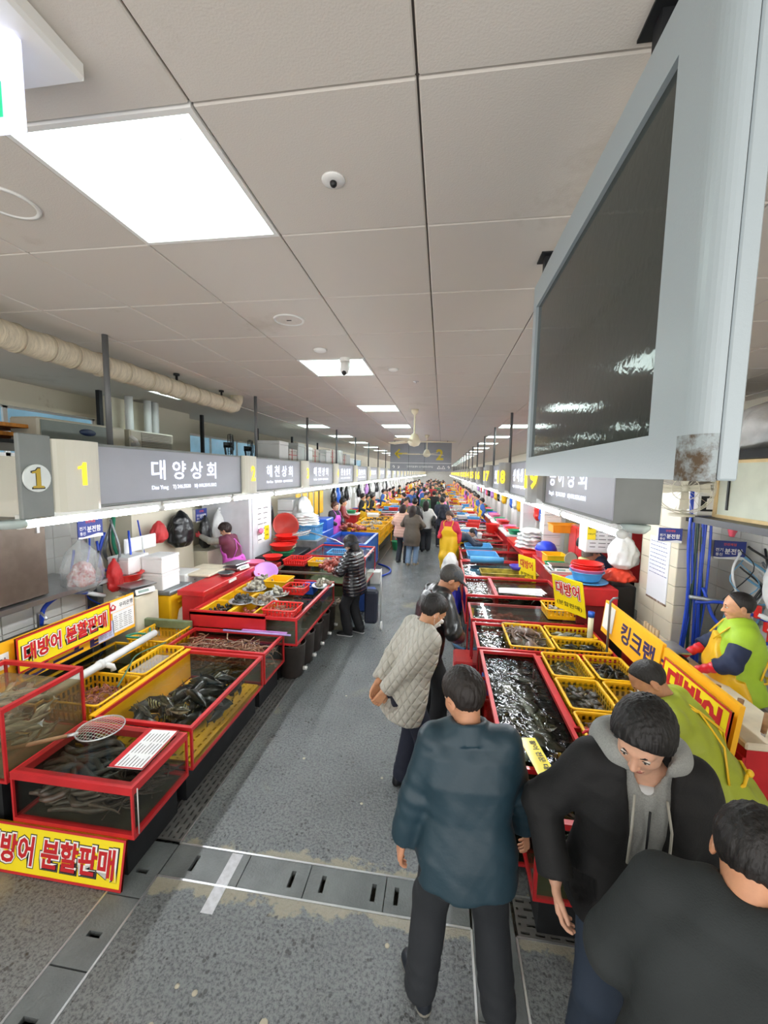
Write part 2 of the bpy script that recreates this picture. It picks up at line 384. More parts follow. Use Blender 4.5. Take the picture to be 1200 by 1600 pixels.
def floor_mat():
    m, nt, p = new_mat('wet_concrete'); L = nt.links.new
    g = N(nt, 'ShaderNodeNewGeometry'); P = g.outputs['Position']
    n1 = N(nt, 'ShaderNodeTexNoise', i_Scale=1.1, i_Detail=6.0, i_Roughness=.65); L(P, n1.inputs['Vector'])
    n2 = N(nt, 'ShaderNodeTexNoise', i_Scale=55.0, i_Detail=4.0, i_Roughness=.75); L(P, n2.inputs['Vector'])
    vo = N(nt, 'ShaderNodeTexVoronoi', i_Scale=26.0); L(P, vo.inputs['Vector'])
    c1 = N(nt, 'ShaderNodeValToRGB'); e = c1.color_ramp.elements
    e[0].position = .30; e[0].color = rgb('#6d7273'); e[1].position = .72; e[1].color = rgb('#828788'); x = c1.color_ramp.elements.new(.5); x.color = rgb('#777c7d')
    L(n1.outputs['Fac'], c1.inputs[0])
    c2 = N(nt, 'ShaderNodeValToRGB'); c2.color_ramp.elements[0].position = .36; c2.color_ramp.elements[0].color = (.16, .17, .18, 1); c2.color_ramp.elements[1].position = .55; c2.color_ramp.elements[1].color = (1, 1, 1, 1)
    L(n2.outputs['Fac'], c2.inputs[0])
    mx = N(nt, 'ShaderNodeMix', data_type='RGBA', blend_type='MULTIPLY'); mx.inputs[0].default_value = .8; L(c1.outputs[0], mx.inputs[6]); L(c2.outputs[0], mx.inputs[7])
    # dark pock marks
    c3 = N(nt, 'ShaderNodeValToRGB'); c3.color_ramp.elements[0].position = .10; c3.color_ramp.elements[0].color = (.16, .16, .16, 1); c3.color_ramp.elements[1].position = .22; c3.color_ramp.elements[1].color = (1, 1, 1, 1)
    n3 = N(nt, 'ShaderNodeTexNoise', i_Scale=5.0, i_Detail=2.0); L(P, n3.inputs['Vector'])
    ad = N(nt, 'ShaderNodeMath', operation='MULTIPLY_ADD'); ad.inputs[1].default_value = .9; L(n3.outputs['Fac'], ad.inputs[0]); sb = N(nt, 'ShaderNodeMath', operation='SUBTRACT'); L(vo.outputs['Distance'], ad.inputs[2]); L(ad.outputs[0], sb.inputs[0]); sb.inputs[1].default_value = .42
    L(sb.outputs[0], c3.inputs[0])
    m2 = N(nt, 'ShaderNodeMix', data_type='RGBA', blend_type='MULTIPLY'); m2.inputs[0].default_value = .75; L(mx.outputs[2], m2.inputs[6]); L(c3.outputs[0], m2.inputs[7])
    # pale lime stains in patches
    n4 = N(nt, 'ShaderNodeTexNoise', i_Scale=.9, i_Detail=5.0, i_Distortion=.5); L(P, n4.inputs['Vector'])
    c4 = N(nt, 'ShaderNodeValToRGB'); c4.color_ramp.elements[0].position = .62; c4.color_ramp.elements[0].color = (0, 0, 0, 1); c4.color_ramp.elements[1].position = .70; c4.color_ramp.elements[1].color = (1, 1, 1, 1); L(n4.outputs['Fac'], c4.inputs[0])
    m3 = N(nt, 'ShaderNodeMix', data_type='RGBA'); L(c4.outputs[0], m3.inputs[0]); L(m2.outputs[2], m3.inputs[6]); m3.inputs[7].default_value = rgb('#8f8a76')
    # lime crust along the cross drain
    sp = N(nt, 'ShaderNodeSeparateXYZ'); L(P, sp.inputs[0]); dy = N(nt, 'ShaderNodeMath', operation='SUBTRACT'); L(sp.outputs[1], dy.inputs[0]); dy.inputs[1].default_value = 2.2
    ab = N(nt, 'ShaderNodeMath', operation='ABSOLUTE'); L(dy.outputs[0], ab.inputs[0]); n6 = N(nt, 'ShaderNodeTexNoise', i_Scale=3.2, i_Detail=6.0, i_Roughness=.7); L(P, n6.inputs['Vector'])
    sm = N(nt, 'ShaderNodeMath', operation='MULTIPLY_ADD'); L(n6.outputs['Fac'], sm.inputs[0]); sm.inputs[1].default_value = -.55; L(ab.outputs[0], sm.inputs[2])
    c6 = N(nt, 'ShaderNodeValToRGB'); c6.color_ramp.elements[0].position = 0; c6.color_ramp.elements[0].color = (.75, .75, .75, 1); c6.color_ramp.elements[1].position = .03; c6.color_ramp.elements[1].color = (0, 0, 0, 1)
    of = N(nt, 'ShaderNodeMath', operation='ADD'); of.inputs[1].default_value = .13; L(sm.outputs[0], of.inputs[0]); L(of.outputs[0], c6.inputs[0])
    m4 = N(nt, 'ShaderNodeMix', data_type='RGBA'); L(c6.outputs[0], m4.inputs[0]); L(m3.outputs[2], m4.inputs[6]); m4.inputs[7].default_value = rgb('#a09a84')
    L(m4.outputs[2], p.inputs['Base Color'])
    c5 = N(nt, 'ShaderNodeValToRGB'); c5.color_ramp.elements[0].position = .38; c5.color_ramp.elements[0].color = (.13, .13, .13, 1); c5.color_ramp.elements[1].position = .66; c5.color_ramp.elements[1].color = (.24, .24, .24, 1)
    L(n1.outputs['Fac'], c5.inputs[0]); L(c5.outputs[0], p.inputs['Roughness'])
    p.inputs['Specular IOR Level'].default_value = 1.0
    b1 = N(nt, 'ShaderNodeBump'); b1.inputs['Strength'].default_value = .7; b1.inputs['Distance'].default_value = .012; L(n2.outputs['Fac'], b1.inputs['Height'])
    L(b1.outputs[0], p.inputs['Normal'])
    return m
FLOOR = floor_mat()
def stain_mat(name, base, stain, th=.6, scale=2.0, rough=.6, bump=.15):
    m, nt, p = new_mat(name); L = nt.links.new; g = N(nt, 'ShaderNodeNewGeometry')
    a = N(nt, 'ShaderNodeTexNoise', i_Scale=scale, i_Detail=6.0, i_Roughness=.7); L(g.outputs['Position'], a.inputs['Vector'])
    c = N(nt, 'ShaderNodeValToRGB'); e = c.color_ramp.elements; e[0].position = th; e[0].color = rgb(base); e[1].position = min(1, th+.14); e[1].color = rgb(stain)
    L(a.outputs['Fac'], c.inputs[0]); L(c.outputs[0], p.inputs['Base Color']); p.inputs['Roughness'].default_value = rough
    b = N(nt, 'ShaderNodeTexNoise', i_Scale=180.0); L(g.outputs['Position'], b.inputs['Vector'])
    bp = N(nt, 'ShaderNodeBump'); bp.inputs['Strength'].default_value = bump; bp.inputs['Distance'].default_value = .004; L(b.outputs['Fac'], bp.inputs['Height']); L(bp.outputs[0], p.inputs['Normal'])
    return m
CEIL = stain_mat('ceiling_panel_paint', '#d6d0c8', '#c3bbb0', .60, 1.1, .75, .2)
CEILB = mat('ceiling_joint', '#6f6a64', .9)
SOFF = stain_mat('soffit_paint', '#cbc6bc', '#b5ad9f', .6, .8, .75, .1)
WALLC = stain_mat('old_wall_paint', '#cfc9b6', '#9c8a6c', .62, 1.7, .8, .2)
TILEW = mat('white_wall_tile', '#d9d8d2', .25, var=.04, vscale=2)
TILEC = mat('cream_wall_tile', '#d6cfba', .3, var=.05, vscale=2)
GROUT = mat('tile_grout', '#9b978c', .9)
SIGNG = mat('sign_grey', '#a4a7b2', .35, var=.03, vscale=3)
SIGNF = mat('sign_frame_grey', '#7d8280', .4, var=.06, vscale=5)
CASE = stain_mat('case_blue_grey_paint', '#a7b3b8', '#6e5a44', .74, 2.6, .35, .1)
# ------------------------------------------------------------------ people
def Rx(a): c, s = math.cos(a), math.sin(a); return np.array([[1, 0, 0], [0, c, -s], [0, s, c]])
def Ry(a): c, s = math.cos(a), math.sin(a); return np.array([[c, 0, s], [0, 1, 0], [-s, 0, c]])
def Rz(a): c, s = math.cos(a), math.sin(a); return np.array([[c, -s, 0], [s, c, 0], [0, 0, 1]])
def ik(a, t, l1, l2, hint):
    a = np.array(a, float); t = np.array(t, float); d = t-a; L = np.linalg.norm(d); mx = (l1+l2)*.999
    if L > mx: t = a+d/L*mx; d = t-a; L = mx
    L = max(L, abs(l1-l2)+.01); x = (l1*l1-l2*l2+L*L)/(2*L); y = math.sqrt(max(l1*l1-x*x, 0)); u = d/np.linalg.norm(d)
    h = np.array(hint, float); h = h-u*(h@u); h /= max(np.linalg.norm(h), 1e-6)
    return a+u*x+h*y, t
SKIN = lambda c='#d9a384': mat('skin_'+c.strip('#'), c, .5, var=.07, vscale=30, bump=.05, bscale=300, sss=.12)
def skeleton(H=1.7, lean=0, side=0, twist=0, head=(0, 0, 0), hip=(0, 0), hands=None, elbows=None, feet=((-.1, 0), (.1, 0)), toes=(8, 8), drop=0, sit=False, knees=None, wide=1.0, neckf=0):
    s = H/1.7; J = {'s': s}
    hipc = np.array([hip[0], hip[1], (.93-drop)*s]); T = Rz(math.radians(twist))@Ry(math.radians(side))@Rx(math.radians(-lean))
    J['hip'] = hipc; J['T'] = T
    J['neck'] = hipc+T@np.array([0, -.005, .50*s])
    for i, sg in ((0, -1), (1, 1)):
        J['sh%d' % i] = hipc+T@np.array([sg*.168*s*wide, -.005, .455*s])
        J['hp%d' % i] = hipc+T@np.array([sg*.085*s, 0, -.02*s])*1.0
        hd = hands[i] if hands and hands[i] is not None else None
        if hd is None: hd = J['sh%d' % i]+np.array([sg*.07, .02, -.52])*s
        else: hd = np.array(hd, float)
        hint = elbows[i] if elbows and elbows[i] is not None else (sg*.35, -1, -.1)
        e, w = ik(J['sh%d' % i], hd, .285*s, .25*s, hint); J['el%d' % i] = e; J['wr%d' % i] = w
        fx, fy = feet[i][:2]; fz = feet[i][2] if len(feet[i]) > 2 else 0
        an = np.array([fx, fy, .085*s+fz]); kh = knees[i] if knees else (sg*.1, 1, 0)
        k, an = ik(J['hp%d' % i], an, .43*s, .425*s, kh); J['kn%d' % i] = k; J['an%d' % i] = an
    hp, hy, hr = [math.radians(v) for v in head]
    Hd = T@Rz(hy)@Rx(-hp)@Ry(hr); J['Hd'] = Hd
    J['head'] = J['neck']+T@np.array([0, (.005+neckf)*s, .055*s])+Hd@np.array([0, .012, .105])*s
    return J
def head_sdf(q, female=False, fat=0):
    """q in head frame: y forward, z up, metres for a 0.235 m head"""
    ax = np.abs(q[:, 0]); qs = q.copy(); qs[:, 0] = ax
    d = ell(q, (0, -.012, .028), (.076, .097, .090))
    d = smin(d, ell(q, (0, .022, -.035), (.058+fat, .066, .074)), .035)
    d = smin(d, ell(q, (0, .052, -.088), (.026+fat, .026, .02)), .035)      # chin
    d = smin(d, ell(qs, (.036, .052, -.028), (.022+fat, .020, .020)), .02)   # cheekbones
    d = smin(d, cap(qs, (0, .078, .020), (.038, .070, .022), .010, .008), .02)  # brow
    d = smax(d, -ell(qs, (.031, .096, .003), (.018, .014, .012)), .014)      # sockets
    d = smin(d, cap(q, (0, .082, .008), (0, .106, -.030), .0065, .0105), .012) # nose
    d = smin(d, ell(qs, (.011, .096, -.033), (.007, .009, .006)), .006)
    d = smin(d, ell(q, (0, .084, -.059), (.025, .012, .0055)), .006)         # lips
    d = smin(d, ell(q, (0, .082, -.069), (.021, .012, .0055)), .006)
    d = smax(d, -cap(qs, (0, .098, -.064), (.026, .088, -.064), .0022), .004)
    e = qs-np.array([.078, -.012, -.012]); e = e@Rz(-.35)
    er = np.abs(ell(e, (0, 0, 0), (.007, .019, .032)))-.004
    d = smin(d, smax(er, ell(e, (0, -.002, 0), (.012, .021, .034)), .003), .008)
    return d
def hand_pts(wr, fwd, pn, side, s, curl=.35, spread=.1):
    """palm frame: fwd along the fingers, pn out of the palm, thumb towards side"""
    f = np.array(fwd, float); f /= np.linalg.norm(f); n = np.array(pn, float); n -= f*(n@f); n /= np.linalg.norm(n); u = np.cross(n, f)*side
    fin = []
    for i, (off, L) in enumerate(((.030, .070), (.010, .078), (-.010, .072), (-.029, .057))):
        b = wr+f*.088*s+u*off*s; a = curl*(.7+.12*i); d = f*1.0+u*(off*3)*spread*10*.3; d /= np.linalg.norm(d); P = [b]
        for k, seg in enumerate((.45, .32, .23)):
            dd = d*math.cos(a)+n*math.sin(a); P.append(P[-1]+dd*L*seg*s*1.0); a += curl*1.1
        fin.append(P)
    tb = wr+f*.030*s+u*.026*s; t1 = tb+(f*.55+u*.75+n*.35)/1.0*.038*s; t2 = t1+(f*.85+u*.35+n*.35)*.030*s; t3 = t2+(f*.95+u*.05+n*.3)*.026*s
    return f, n, u, fin, [tb, t1, t2, t3]
def hand_sdf(p, hp, wr, s):
    f, n, u, fin, th = hp
    q = np.stack([(p-wr)@u, (p-wr)@n, (p-wr)@f], 1)
    d = slab(q, [(0.0, .012*s, .017*s), (.05*s, .026*s, .0135*s), (.088*s, .029*s, .0115*s)])
    for P in fin:
        g = cap(p, P[0]-f*.02*s, P[1], .0098*s, .0088*s)
        g = np.minimum(g, cap(p, P[1], P[2], .0088*s, .0080*s)); g = np.minimum(g, cap(p, P[2], P[3], .0080*s, .0070*s))
        d = smin(d, g, .005*s)
    g = cap(p, th[0], th[1], .0145*s, .0115*s); g = smin(g, cap(p, th[1], th[2], .0115*s, .0095*s), .004); g = smin(g, cap(p, th[2], th[3], .0095*s, .008*s), .004)
    return smin(d, g, .012*s)
def torso_q(p, J, add=0.0, k=1.0, belly=0.0):
    s = J['s']; q = (p-J['hip'])@J['T']/s; q = q.copy(); q[:, 1] -= belly*np.exp(-((q[:, 2]-.12)/.12)**2)
    return (slab(q, [(-.16, .075*k, .100), (-.03, .080*k, .105), (.14, .066*k, .095+belly*.5), (.30, .090*k, .108), (.42, .100*k, .085), (.475, .060*k, .060)])-add)*s, q
def bbox(pts, m): a = np.array(pts); return a.min(0)-m, a.max(0)+m
def person(name, label, loc, face, J, skin='#d9a384', hair='short', haircol='#15110f', coat=None, pants=None, shoes='#1d1f24', res=1.0, group=None, apron=None, gloves=None, hat=None, hoodie=None, mask=False, vest=None, female=False, curl=(.4, .4), handf=(None, None), extra=None, fat=0, scaleh=1.0, fullhands=True, collar=True, belly=0.0):
    """face = heading in degrees (0 looks along +y); every garment is a child of the one continuous body"""
    root = thing(name, label, 'person', loc, math.radians(face), group)
    s = J['s']; sh = s*1.08; T = J['T']; Hd = J['Hd']; hc = J['head']
    zone = lambda fn, lo, hi, h: surf_net(fn, lo, hi, h*res)
    far = res >= 3
    # --- body
    hp = {}
    for i in (0, 1):
        fw = J['wr%d' % i]-J['el%d' % i]; fw = fw/np.linalg.norm(fw)
        sg = -1 if i == 0 else 1
        d, pn = (handf[i] if handf[i] is not None else (fw*.8+np.array([0, .05, -.2]), (-sg, .15, 0)))
        f_, n_ = np.array(d, float), np.array(pn, float)
        # thumb side: forward (y) or up
        u = np.cross(n_, f_); side = 1 if (u@np.array([0, 1, .6])) > 0 else -1
        hp[i] = hand_pts(J['wr%d' % i], f_, n_, side, s, curl[i])
    def arms(p, r, only=None):
        d = None
        for i in ((0, 1) if only is None else (only,)):
            a = smin(cap(p, J['sh%d' % i], J['el%d' % i], r[0]*s, r[1]*s), cap(p, J['el%d' % i], J['wr%d' % i], r[1]*s, r[2]*s), .02*s)
            d = a if d is None else np.minimum(d, a)
        return d
    def legs(p, r, k=.03):
        d = None
        for i in (0, 1):
            a = smin(cap(p, J['hp%d' % i], J['kn%d' % i], r[0]*s, r[1]*s), cap(p, J['kn%d' % i], J['an%d' % i], r[1]*s, r[2]*s), k*s)
            d = a if d is None else smin(d, a, .02*s)
        return d
    def neckd(p): return cap(p, J['neck']-T@np.array([0, 0, .05])*s, hc+Hd@np.array([0, -.02, -.05])*s, .062*s, .054*s)
    def body(p):
        d, _ = torso_q(p, J, -.012)
        d = smin(d, arms(p, (.045, .038, .026)), .03*s); d = smin(d, legs(p, (.075, .052, .035)), .03*s)
        d = smin(d, neckd(p), .02*s)
        return smin(d, head_sdf((p-hc)@Hd/sh, female, fat)*s, .02*s)
    allp = [J[k] for k in ('hip', 'neck', 'sh0', 'sh1', 'el0', 'el1', 'wr0', 'wr1', 'kn0', 'kn1', 'an0', 'an1')]+[hc]
    lo, hi = bbox(allp, .16)
    Vs = []; Fs = []; nb = 0
    def addz(V, F):
        nonlocal nb
        Vs.append(V); Fs.append(F+nb); nb += len(V)
    addz(*surf_net(body, lo, hi, .022 if not far else .03))
    hm = .155*s
    if not far:
        addz(*surf_net(lambda p: smin(smin(head_sdf((p-hc)@Hd/sh, female, fat)*s, neckd(p), .02*s), torso_q(p, J, -.012)[0], .03*s), hc-hm-np.array([0, 0, .03]), hc+hm, .0045*max(1, min(res, 2))))
        if fullhands:
            for i in (0, 1):
                pts = [J['wr%d' % i]]+[q for P in hp[i][3] for q in P]+hp[i][4]; l2, h2 = bbox(pts, .035)
                addz(*surf_net(lambda p: smin(hand_sdf(p, hp[i], J['wr%d' % i], s), cap(p, J['wr%d' % i]+(J['el%d' % i]-J['wr%d' % i])*.25, J['wr%d' % i], .030*s, .024*s), .012*s), l2, h2, .0040*max(1, min(res, 1.6))))
    else:
        for i in (0, 1):
            pts = [J['wr%d' % i]]+[q for P in hp[i][3] for q in P]; l2, h2 = bbox(pts, .03)
            addz(*surf_net(lambda p: hand_sdf(p, hp[i], J['wr%d' % i], s)-.003, l2, h2, .010))
    V = np.concatenate(Vs); F = np.concatenate(Fs)
    fc = V[F].mean(1); q = (fc-hc)@Hd/sh; mi = np.zeros(len(F), int)
    mi[(q[:, 1] > .078) & (np.abs(q[:, 2]+.064) < .0105) & (np.abs(q[:, 0]) < .026-np.abs(q[:, 2]+.064))] = 1
    gi = 0
    ms = [SKIN(skin), mat('lips', '#b06a5e', .45)]
    if gloves:
        ms.append(mat('glove_'+gloves.strip('#'), gloves, .4, bump=.15, bscale=90))
        for i in (0, 1):
            dd = cap(fc, J['wr%d' % i], J['wr%d' % i]+hp[i][0]*.2*s, .09); mi[dd < 0] = 2
    o = arr_mesh('body', V, F, ms, root, mi)
    # --- eyes, brows
    if not far:
        for sg in (-1, 1):
            M = Matrix([list(r) for r in Hd]).to_4x4(); c = hc+Hd@np.array([sg*.0305, .0785, .003])*sh
            e = MB().ball((0, 0, 0), (.0125*sh, .0115*sh, .0068*sh), 12, 8, 0, M.to_3x3()); e.ball(tuple(Hd@np.array([0, .0078, 0])*sh), .0048*sh, 8, 6, 1)
            e.tube([Hd@np.array([-.013, .0075, .0035])*s, Hd@np.array([0, .0105, .0064])*s, Hd@np.array([.013, .0075, .0035])*s], .0016*s, 5, 1)
            eo = e.build('eye', [mat('eye_white', '#d9d4cc', .2), mat('iris', '#1b120d', .15)], root); eo.location = c
            b = MB().tube([Hd@np.array([sg*x, y, z])*sh for x, y, z in ((.016, .0885, .021), (.03, .086, .0255), (.045, .074, .022))], [.0022*s, .0028*s, .0014*s], 5, 0, flat=1.6)
            bo = b.build('eyebrow', mat('hair_'+haircol.strip('#'), haircol, .55, bump=.5, bscale=120, stretch=(1, 1, .2)), root); bo.location = hc
    # --- hair
    hmat = mat('hair_'+haircol.strip('#'), haircol, .6, var=.25, vscale=60, bump=.4, bscale=160, stretch=(1, 1, .2), spec=.25)
    def hairf(p):
        q = (p-hc)@Hd/sh; rough = .0028*np.sin(q[:, 0]*260+3*np.sin(q[:, 1]*70))*np.sin(q[:, 1]*210+q[:, 2]*90)
        if hair == 'bald_short':
            d = ell(q, (0, -.014, .030), (.0805, .102, .094))-rough*.4
            cut = .035+1.0*(q[:, 1]-.052)-.35*np.abs(q[:, 0])
            d = smax(d, -(q[:, 2]+.045-np.maximum(0, (q[:, 1]+.02))*1.9), .006)
            return d
        th = {'short': .012, 'bowl': .020, 'long': .018, 'bob': .017, 'perm': .026}[hair]
        r = rough*(2.6 if hair == 'perm' else 1)
        d = ell(q, (0, -.014, .030), (.077+th, .099+th, .091+th*1.1))-r
        if hair in ('long', 'bob'):
            zb = -.24 if hair == 'long' else -.12
            d2 = slab(np.stack([q[:, 0], q[:, 1]+.055, q[:, 2]], 1), [(zb, .04, .045), (-.02, .045, .055), (.04, .03, .05)])-r; d = smin(d, d2, .03)
            d = smax(d, -ell(q, (0, .085, -.03), (.062, .07, .095)), .01)
        else:
            nape = {'short': -.072, 'bowl': -.080, 'perm': -.085}[hair]
            # keep crown, back and sides above the ears; cut the face and the ears free
            line = nape+np.maximum(0, q[:, 1]+.055)*{'short': 1.15, 'bowl': 1.05, 'perm': 1.1}[hair]
            d = smax(d, line-q[:, 2], .008)
            fr = {'short': .062, 'bowl': .030, 'perm': .052}[hair]
            d = smax(d, -ell(q, (0, .115, fr-.085), (.066, .075, .085)), .01)
            d = smax(d, -(ell(np.stack([np.abs(q[:, 0]), q[:, 1], q[:, 2]], 1), (.092, -.008, -.026), (.022, .026, .036))), .005)
        return d
    if hair:
        V, F = surf_net(hairf, hc-.16*s-np.array([0, 0, .12*s]), hc+.16*s, .0055*res if not far else .017)
        arr_mesh('hair', V, F, hmat, root)
    # --- trousers
    if pants:
        pm = mat('cloth_'+pants['col'].strip('#'), pants['col'], pants.get('rough', .8), bump=.15, bscale=180); ww = pants.get('w', 1.0)
        def pf(p):
            d = legs(p, (.098*ww, .080*ww, .074*ww)); d2, q = torso_q(p, J, .004); d2 = smax(d2, (q[:, 2]-.02)*s, .01)
            d = smin(d, d2, .03*s)
            d = d-.0045*bumps(p*np.array([1, 1, .6]), 26, 5)-.003*np.sin(p[:, 2]*80+14*p[:, 0]+9*p[:, 1])*np.exp(-((p[:, 2]-.17)/.09)**2)
            return smax(d, .045*s-p[:, 2] if not pants.get('raise') else pants['raise']-p[:, 2], .006)
        ps = [J[k] for k in ('hip', 'kn0', 'kn1', 'an0', 'an1', 'hp0', 'hp1')]; l, h = bbox(ps, .17)
        V, F = surf_net(pf, l, h, .012*res if not far else .032); arr_mesh('trousers', V, F, pm, root)
    # --- shoes
    if shoes:
        for i in (0, 1):
            an = J['an%d' % i]; to = math.radians((pants or {}).get('toe', (8, -8))[i]); dr = np.array([-math.sin(to), math.cos(to), 0])
            def sf(p):
                a = an*np.array([1, 1, 0])+np.array([0, 0, an[2]-.085*s]); q = p-a
                d = cap(p, a-dr*.045*s+[0, 0, .048*s], a+dr*.15*s+[0, 0, .034*s], .040*s, .030*s)
                d = smin(d, cap(p, a-dr*.03*s+[0, 0, .05*s], a+[0, 0, .1*s], .04*s, .038*s), .02)
                d = smin(d, cap(p, a+dr*.07*s+[0, 0, .03*s], a+dr*.13*s+[0, 0, .026*s], .042*s, .040*s), .02)
                d = smin(d, cap(p, a-dr*.05*s+[0, 0, .02*s], a+dr*.16*s+[0, 0, .018*s], .040*s, .042*s), .008)
                return smax(d, -(q[:, 2]-.001), .006)
            l, h = bbox([an-[0, 0, .08*s], an+dr*.16*s-[0, 0, .06*s], an+[0, 0, .02]], .1)
            V, F = surf_net(sf, l, h, .009*res if not far else .022)
            fz = V[F].mean(1)[:, 2]; sole = (pants or {}).get('sole', '#0c0c0d')
            arr_mesh('shoe', V, F, [mat('shoe_'+shoes.strip('#'), shoes, .45), mat('sole_'+sole.strip('#'), sole, .6)], root, (fz < .026*s+an[2]-.085*s).astype(int))
    # --- coat
    ca = J['neck']+T@np.array([0, 0, .0])*s
    def collar_sdf(p, R, z0, z1, th):
        q = (p-ca)@(.5*T+.5*Hd)/s
        rr = np.hypot(q[:, 0], (q[:, 1]-.008)*.95)-(R-.12*(q[:, 2]-z0)); d = np.abs(rr)-th
        return smax(d, np.abs(q[:, 2]-(z0+z1)/2)-(z1-z0)/2, .006)*s
    if coat:
        fd = coat.get('folds', .007); sr = coat.get('sleeve', (.078, .064, .052)); hem = coat.get('hem', -.16); fl = coat.get('flare', .02); ad = coat.get('add', .02)
        cm = coat['mat']; puff = coat.get('puff')
        sl = coat.get('sleeves', True)
        def cf(p):
            d, q = torso_q(p, J, ad, coat.get('k', 1.08), belly); d = d-fl*np.clip((.25-q[:, 2])/.4, 0, 1)*s
            if hem < -.16: d = smin(d, slab(q, [(hem, .09, .105+fl), (-.10, .085, .11+fl)])*s, .03*s)
            if sl: d = smin(d, arms(p, sr), .035*s)
            d = smax(d, (hem-q[:, 2])*s, .008)
            if puff: 
                d = d-puff[1]*np.abs(np.sin(q[:, 2]*math.pi/puff[0]))**.6
            else:
                w = bumps(p*np.array([1, 1, .45]), 20, coat.get('seed', 1)); d = d-fd*w-fd*.22*bumps(p@Ry(.6), 44, 9)
                if sl:
                    for i in (0, 1):
                        e = np.linalg.norm(p-J['el%d' % i], axis=1); ax_ = (J['wr%d' % i]-J['sh%d' % i]); ax_ = ax_/np.linalg.norm(ax_)
                        d = d-fd*.7*np.sin(((p-J['el%d' % i])@ax_)*80+25*p[:, 1]+9*p[:, 0])*np.exp(-(e/.09)**2)
            if sl:
                for i in (0, 1):
                    a = J['wr%d' % i]-J['el%d' % i]; L = np.linalg.norm(a); a = a/L; cut = ((p-J['el%d' % i])@a)-(L-.012*s-coat.get('cuff', 0))
                    near = (np.linalg.norm(p-J['wr%d' % i], axis=1) < .15)
                    d = np.where(near, smax(d, cut, .006), d)
            d = smax(d, -(cap(p, J['neck']-T@np.array([0, -.01, .02])*s, hc-Hd@np.array([0, 0, .05])*s, .064*s)), .008)
            if collar and not hoodie and not coat.get('nocollar'): d = smin(d, collar_sdf(p, coat.get('cr', .078), -.035, coat.get('ch', .045), .009), .012*s)
            if coat.get('open') is not None:
                # open front: the lining shows between the two front edges
                w_ = coat['open']; d = smax(d, -np.maximum(np.maximum(np.abs(q[:, 0])-w_-.12*np.clip(q[:, 2]-.30, -.4, 1)*.6, .02-q[:, 1]), -1)*s, .006)
            return d
        ps = [J[k] for k in ('hip', 'neck', 'sh0', 'sh1', 'el0', 'el1', 'wr0', 'wr1')]+[J['hip']+T@np.array([0, 0, hem])*s]; l, h = bbox(ps, .20)
        V, F = surf_net(cf, l, h, coat.get('h', .0095)*res if not far else .026)
        cmi = coat.get('mi'); mi = cmi(V[F].mean(1), J) if cmi else None
        arr_mesh(coat.get('name', 'jacket'), V, F, cm, root, mi)
    if vest:
        def vf(p):
            d, q = torso_q(p, J, vest.get('add', .03), 1.1, belly); d = d-.02*np.clip((.25-q[:, 2])/.4, 0, 1)*s
            d = smax(d, (vest.get('hem', -.12)-q[:, 2])*s, .01); d = smin(d, np.minimum(cap(p, J['sh0'], J['sh0']+(J['el0']-J['sh0'])*.22, .094*s, .092*s), cap(p, J['sh1'], J['sh1']+(J['el1']-J['sh1'])*.22, .094*s, .092*s)), .03*s)
            d = d-.005*bumps(p, 22, 4); d = smax(d, -(cap(p, J['neck']-T@np.array([0, -.01, .02])*s, hc, .066*s)), .01)
            return smin(d, collar_sdf(p, .082, -.03, .05, .01), .012)
        ps = [J[k] for k in ('hip', 'neck', 'sh0', 'sh1')]+[J['hip']+T@np.array([0, 0, -.2])*s]; l, h = bbox(ps, .22)
        V, F = surf_net(vf, l, h, .012*res if not far else .026); arr_mesh('vest', V, F, vest['mat'], root)
    # --- apron over everything
    if apron:
        ab = apron.get('bottom', -.55)
        def af(p):
            d1, q = torso_q(p, J, apron.get('add', .05), 1.1, belly); d1 = d1-.02*np.clip((.25-q[:, 2])/.4, 0, 1)*s
            d2 = legs(p, (.15, .125, .12), .08); z = p[:, 2]
            d = smin(d1, d2, .08*s); d = d-.004*bumps(p*np.array([1,1,.4]), 18, 3)-.004*s
            d = smax(d, (ab+.93-z/s)*s, .01)
            front = .02-q[:, 1]
            if apron.get('wrap'): front = np.where(q[:, 2] < .10, -1, front)
            wtop = np.interp(q[:, 2], [-.1, .1, .34, .42], [.5, .3, .12, .10])
            d = smax(d, np.maximum(np.abs(q[:, 0])-wtop, front+np.where(q[:, 2] < .1, -.06, 0))*s, .01)
            d = smax(d, (q[:, 2]-.40)*s, .01)
            return d
        ps = [J[k] for k in ('hip', 'neck', 'sh0', 'sh1', 'kn0', 'kn1', 'an0', 'an1')]; l, h = bbox(ps, .22)
        V, F = surf_net(af, l, h, .011*res if not far else .020)
        ao = arr_mesh('apron', V, F, apron['mat'], root)
        if not far or True:
            st = MB(); hip = J['hip']
            def tp(x, y, z): return tuple(hip+T@np.array([x, y, z])*s)
            yy = .135+apron.get('add', .05)
            for sg in (-1, 1): st.tube([tp(sg*.10, yy-.02, .38), tp(sg*.13, .10, .50), tp(sg*.10, .0, .56), tp(sg*.0, -.13, .42), tp(-sg*.10, -.165, .25), tp(-sg*.19, -.10, .10)], .012*s, 6, flat=.5)
            st.tube([tp(-.2, -.02, .06), tp(-.12, -.15, .055), tp(0, -.175, .05), tp(.12, -.15, .055), tp(.2, -.02, .06)], .010*s, 6)
            st.ball(tp(0, -.185, .05), (.03*s, .02*s, .02*s), 8, 6)
            st.build('apron_strap', apron.get('strap', apron['mat']), root)
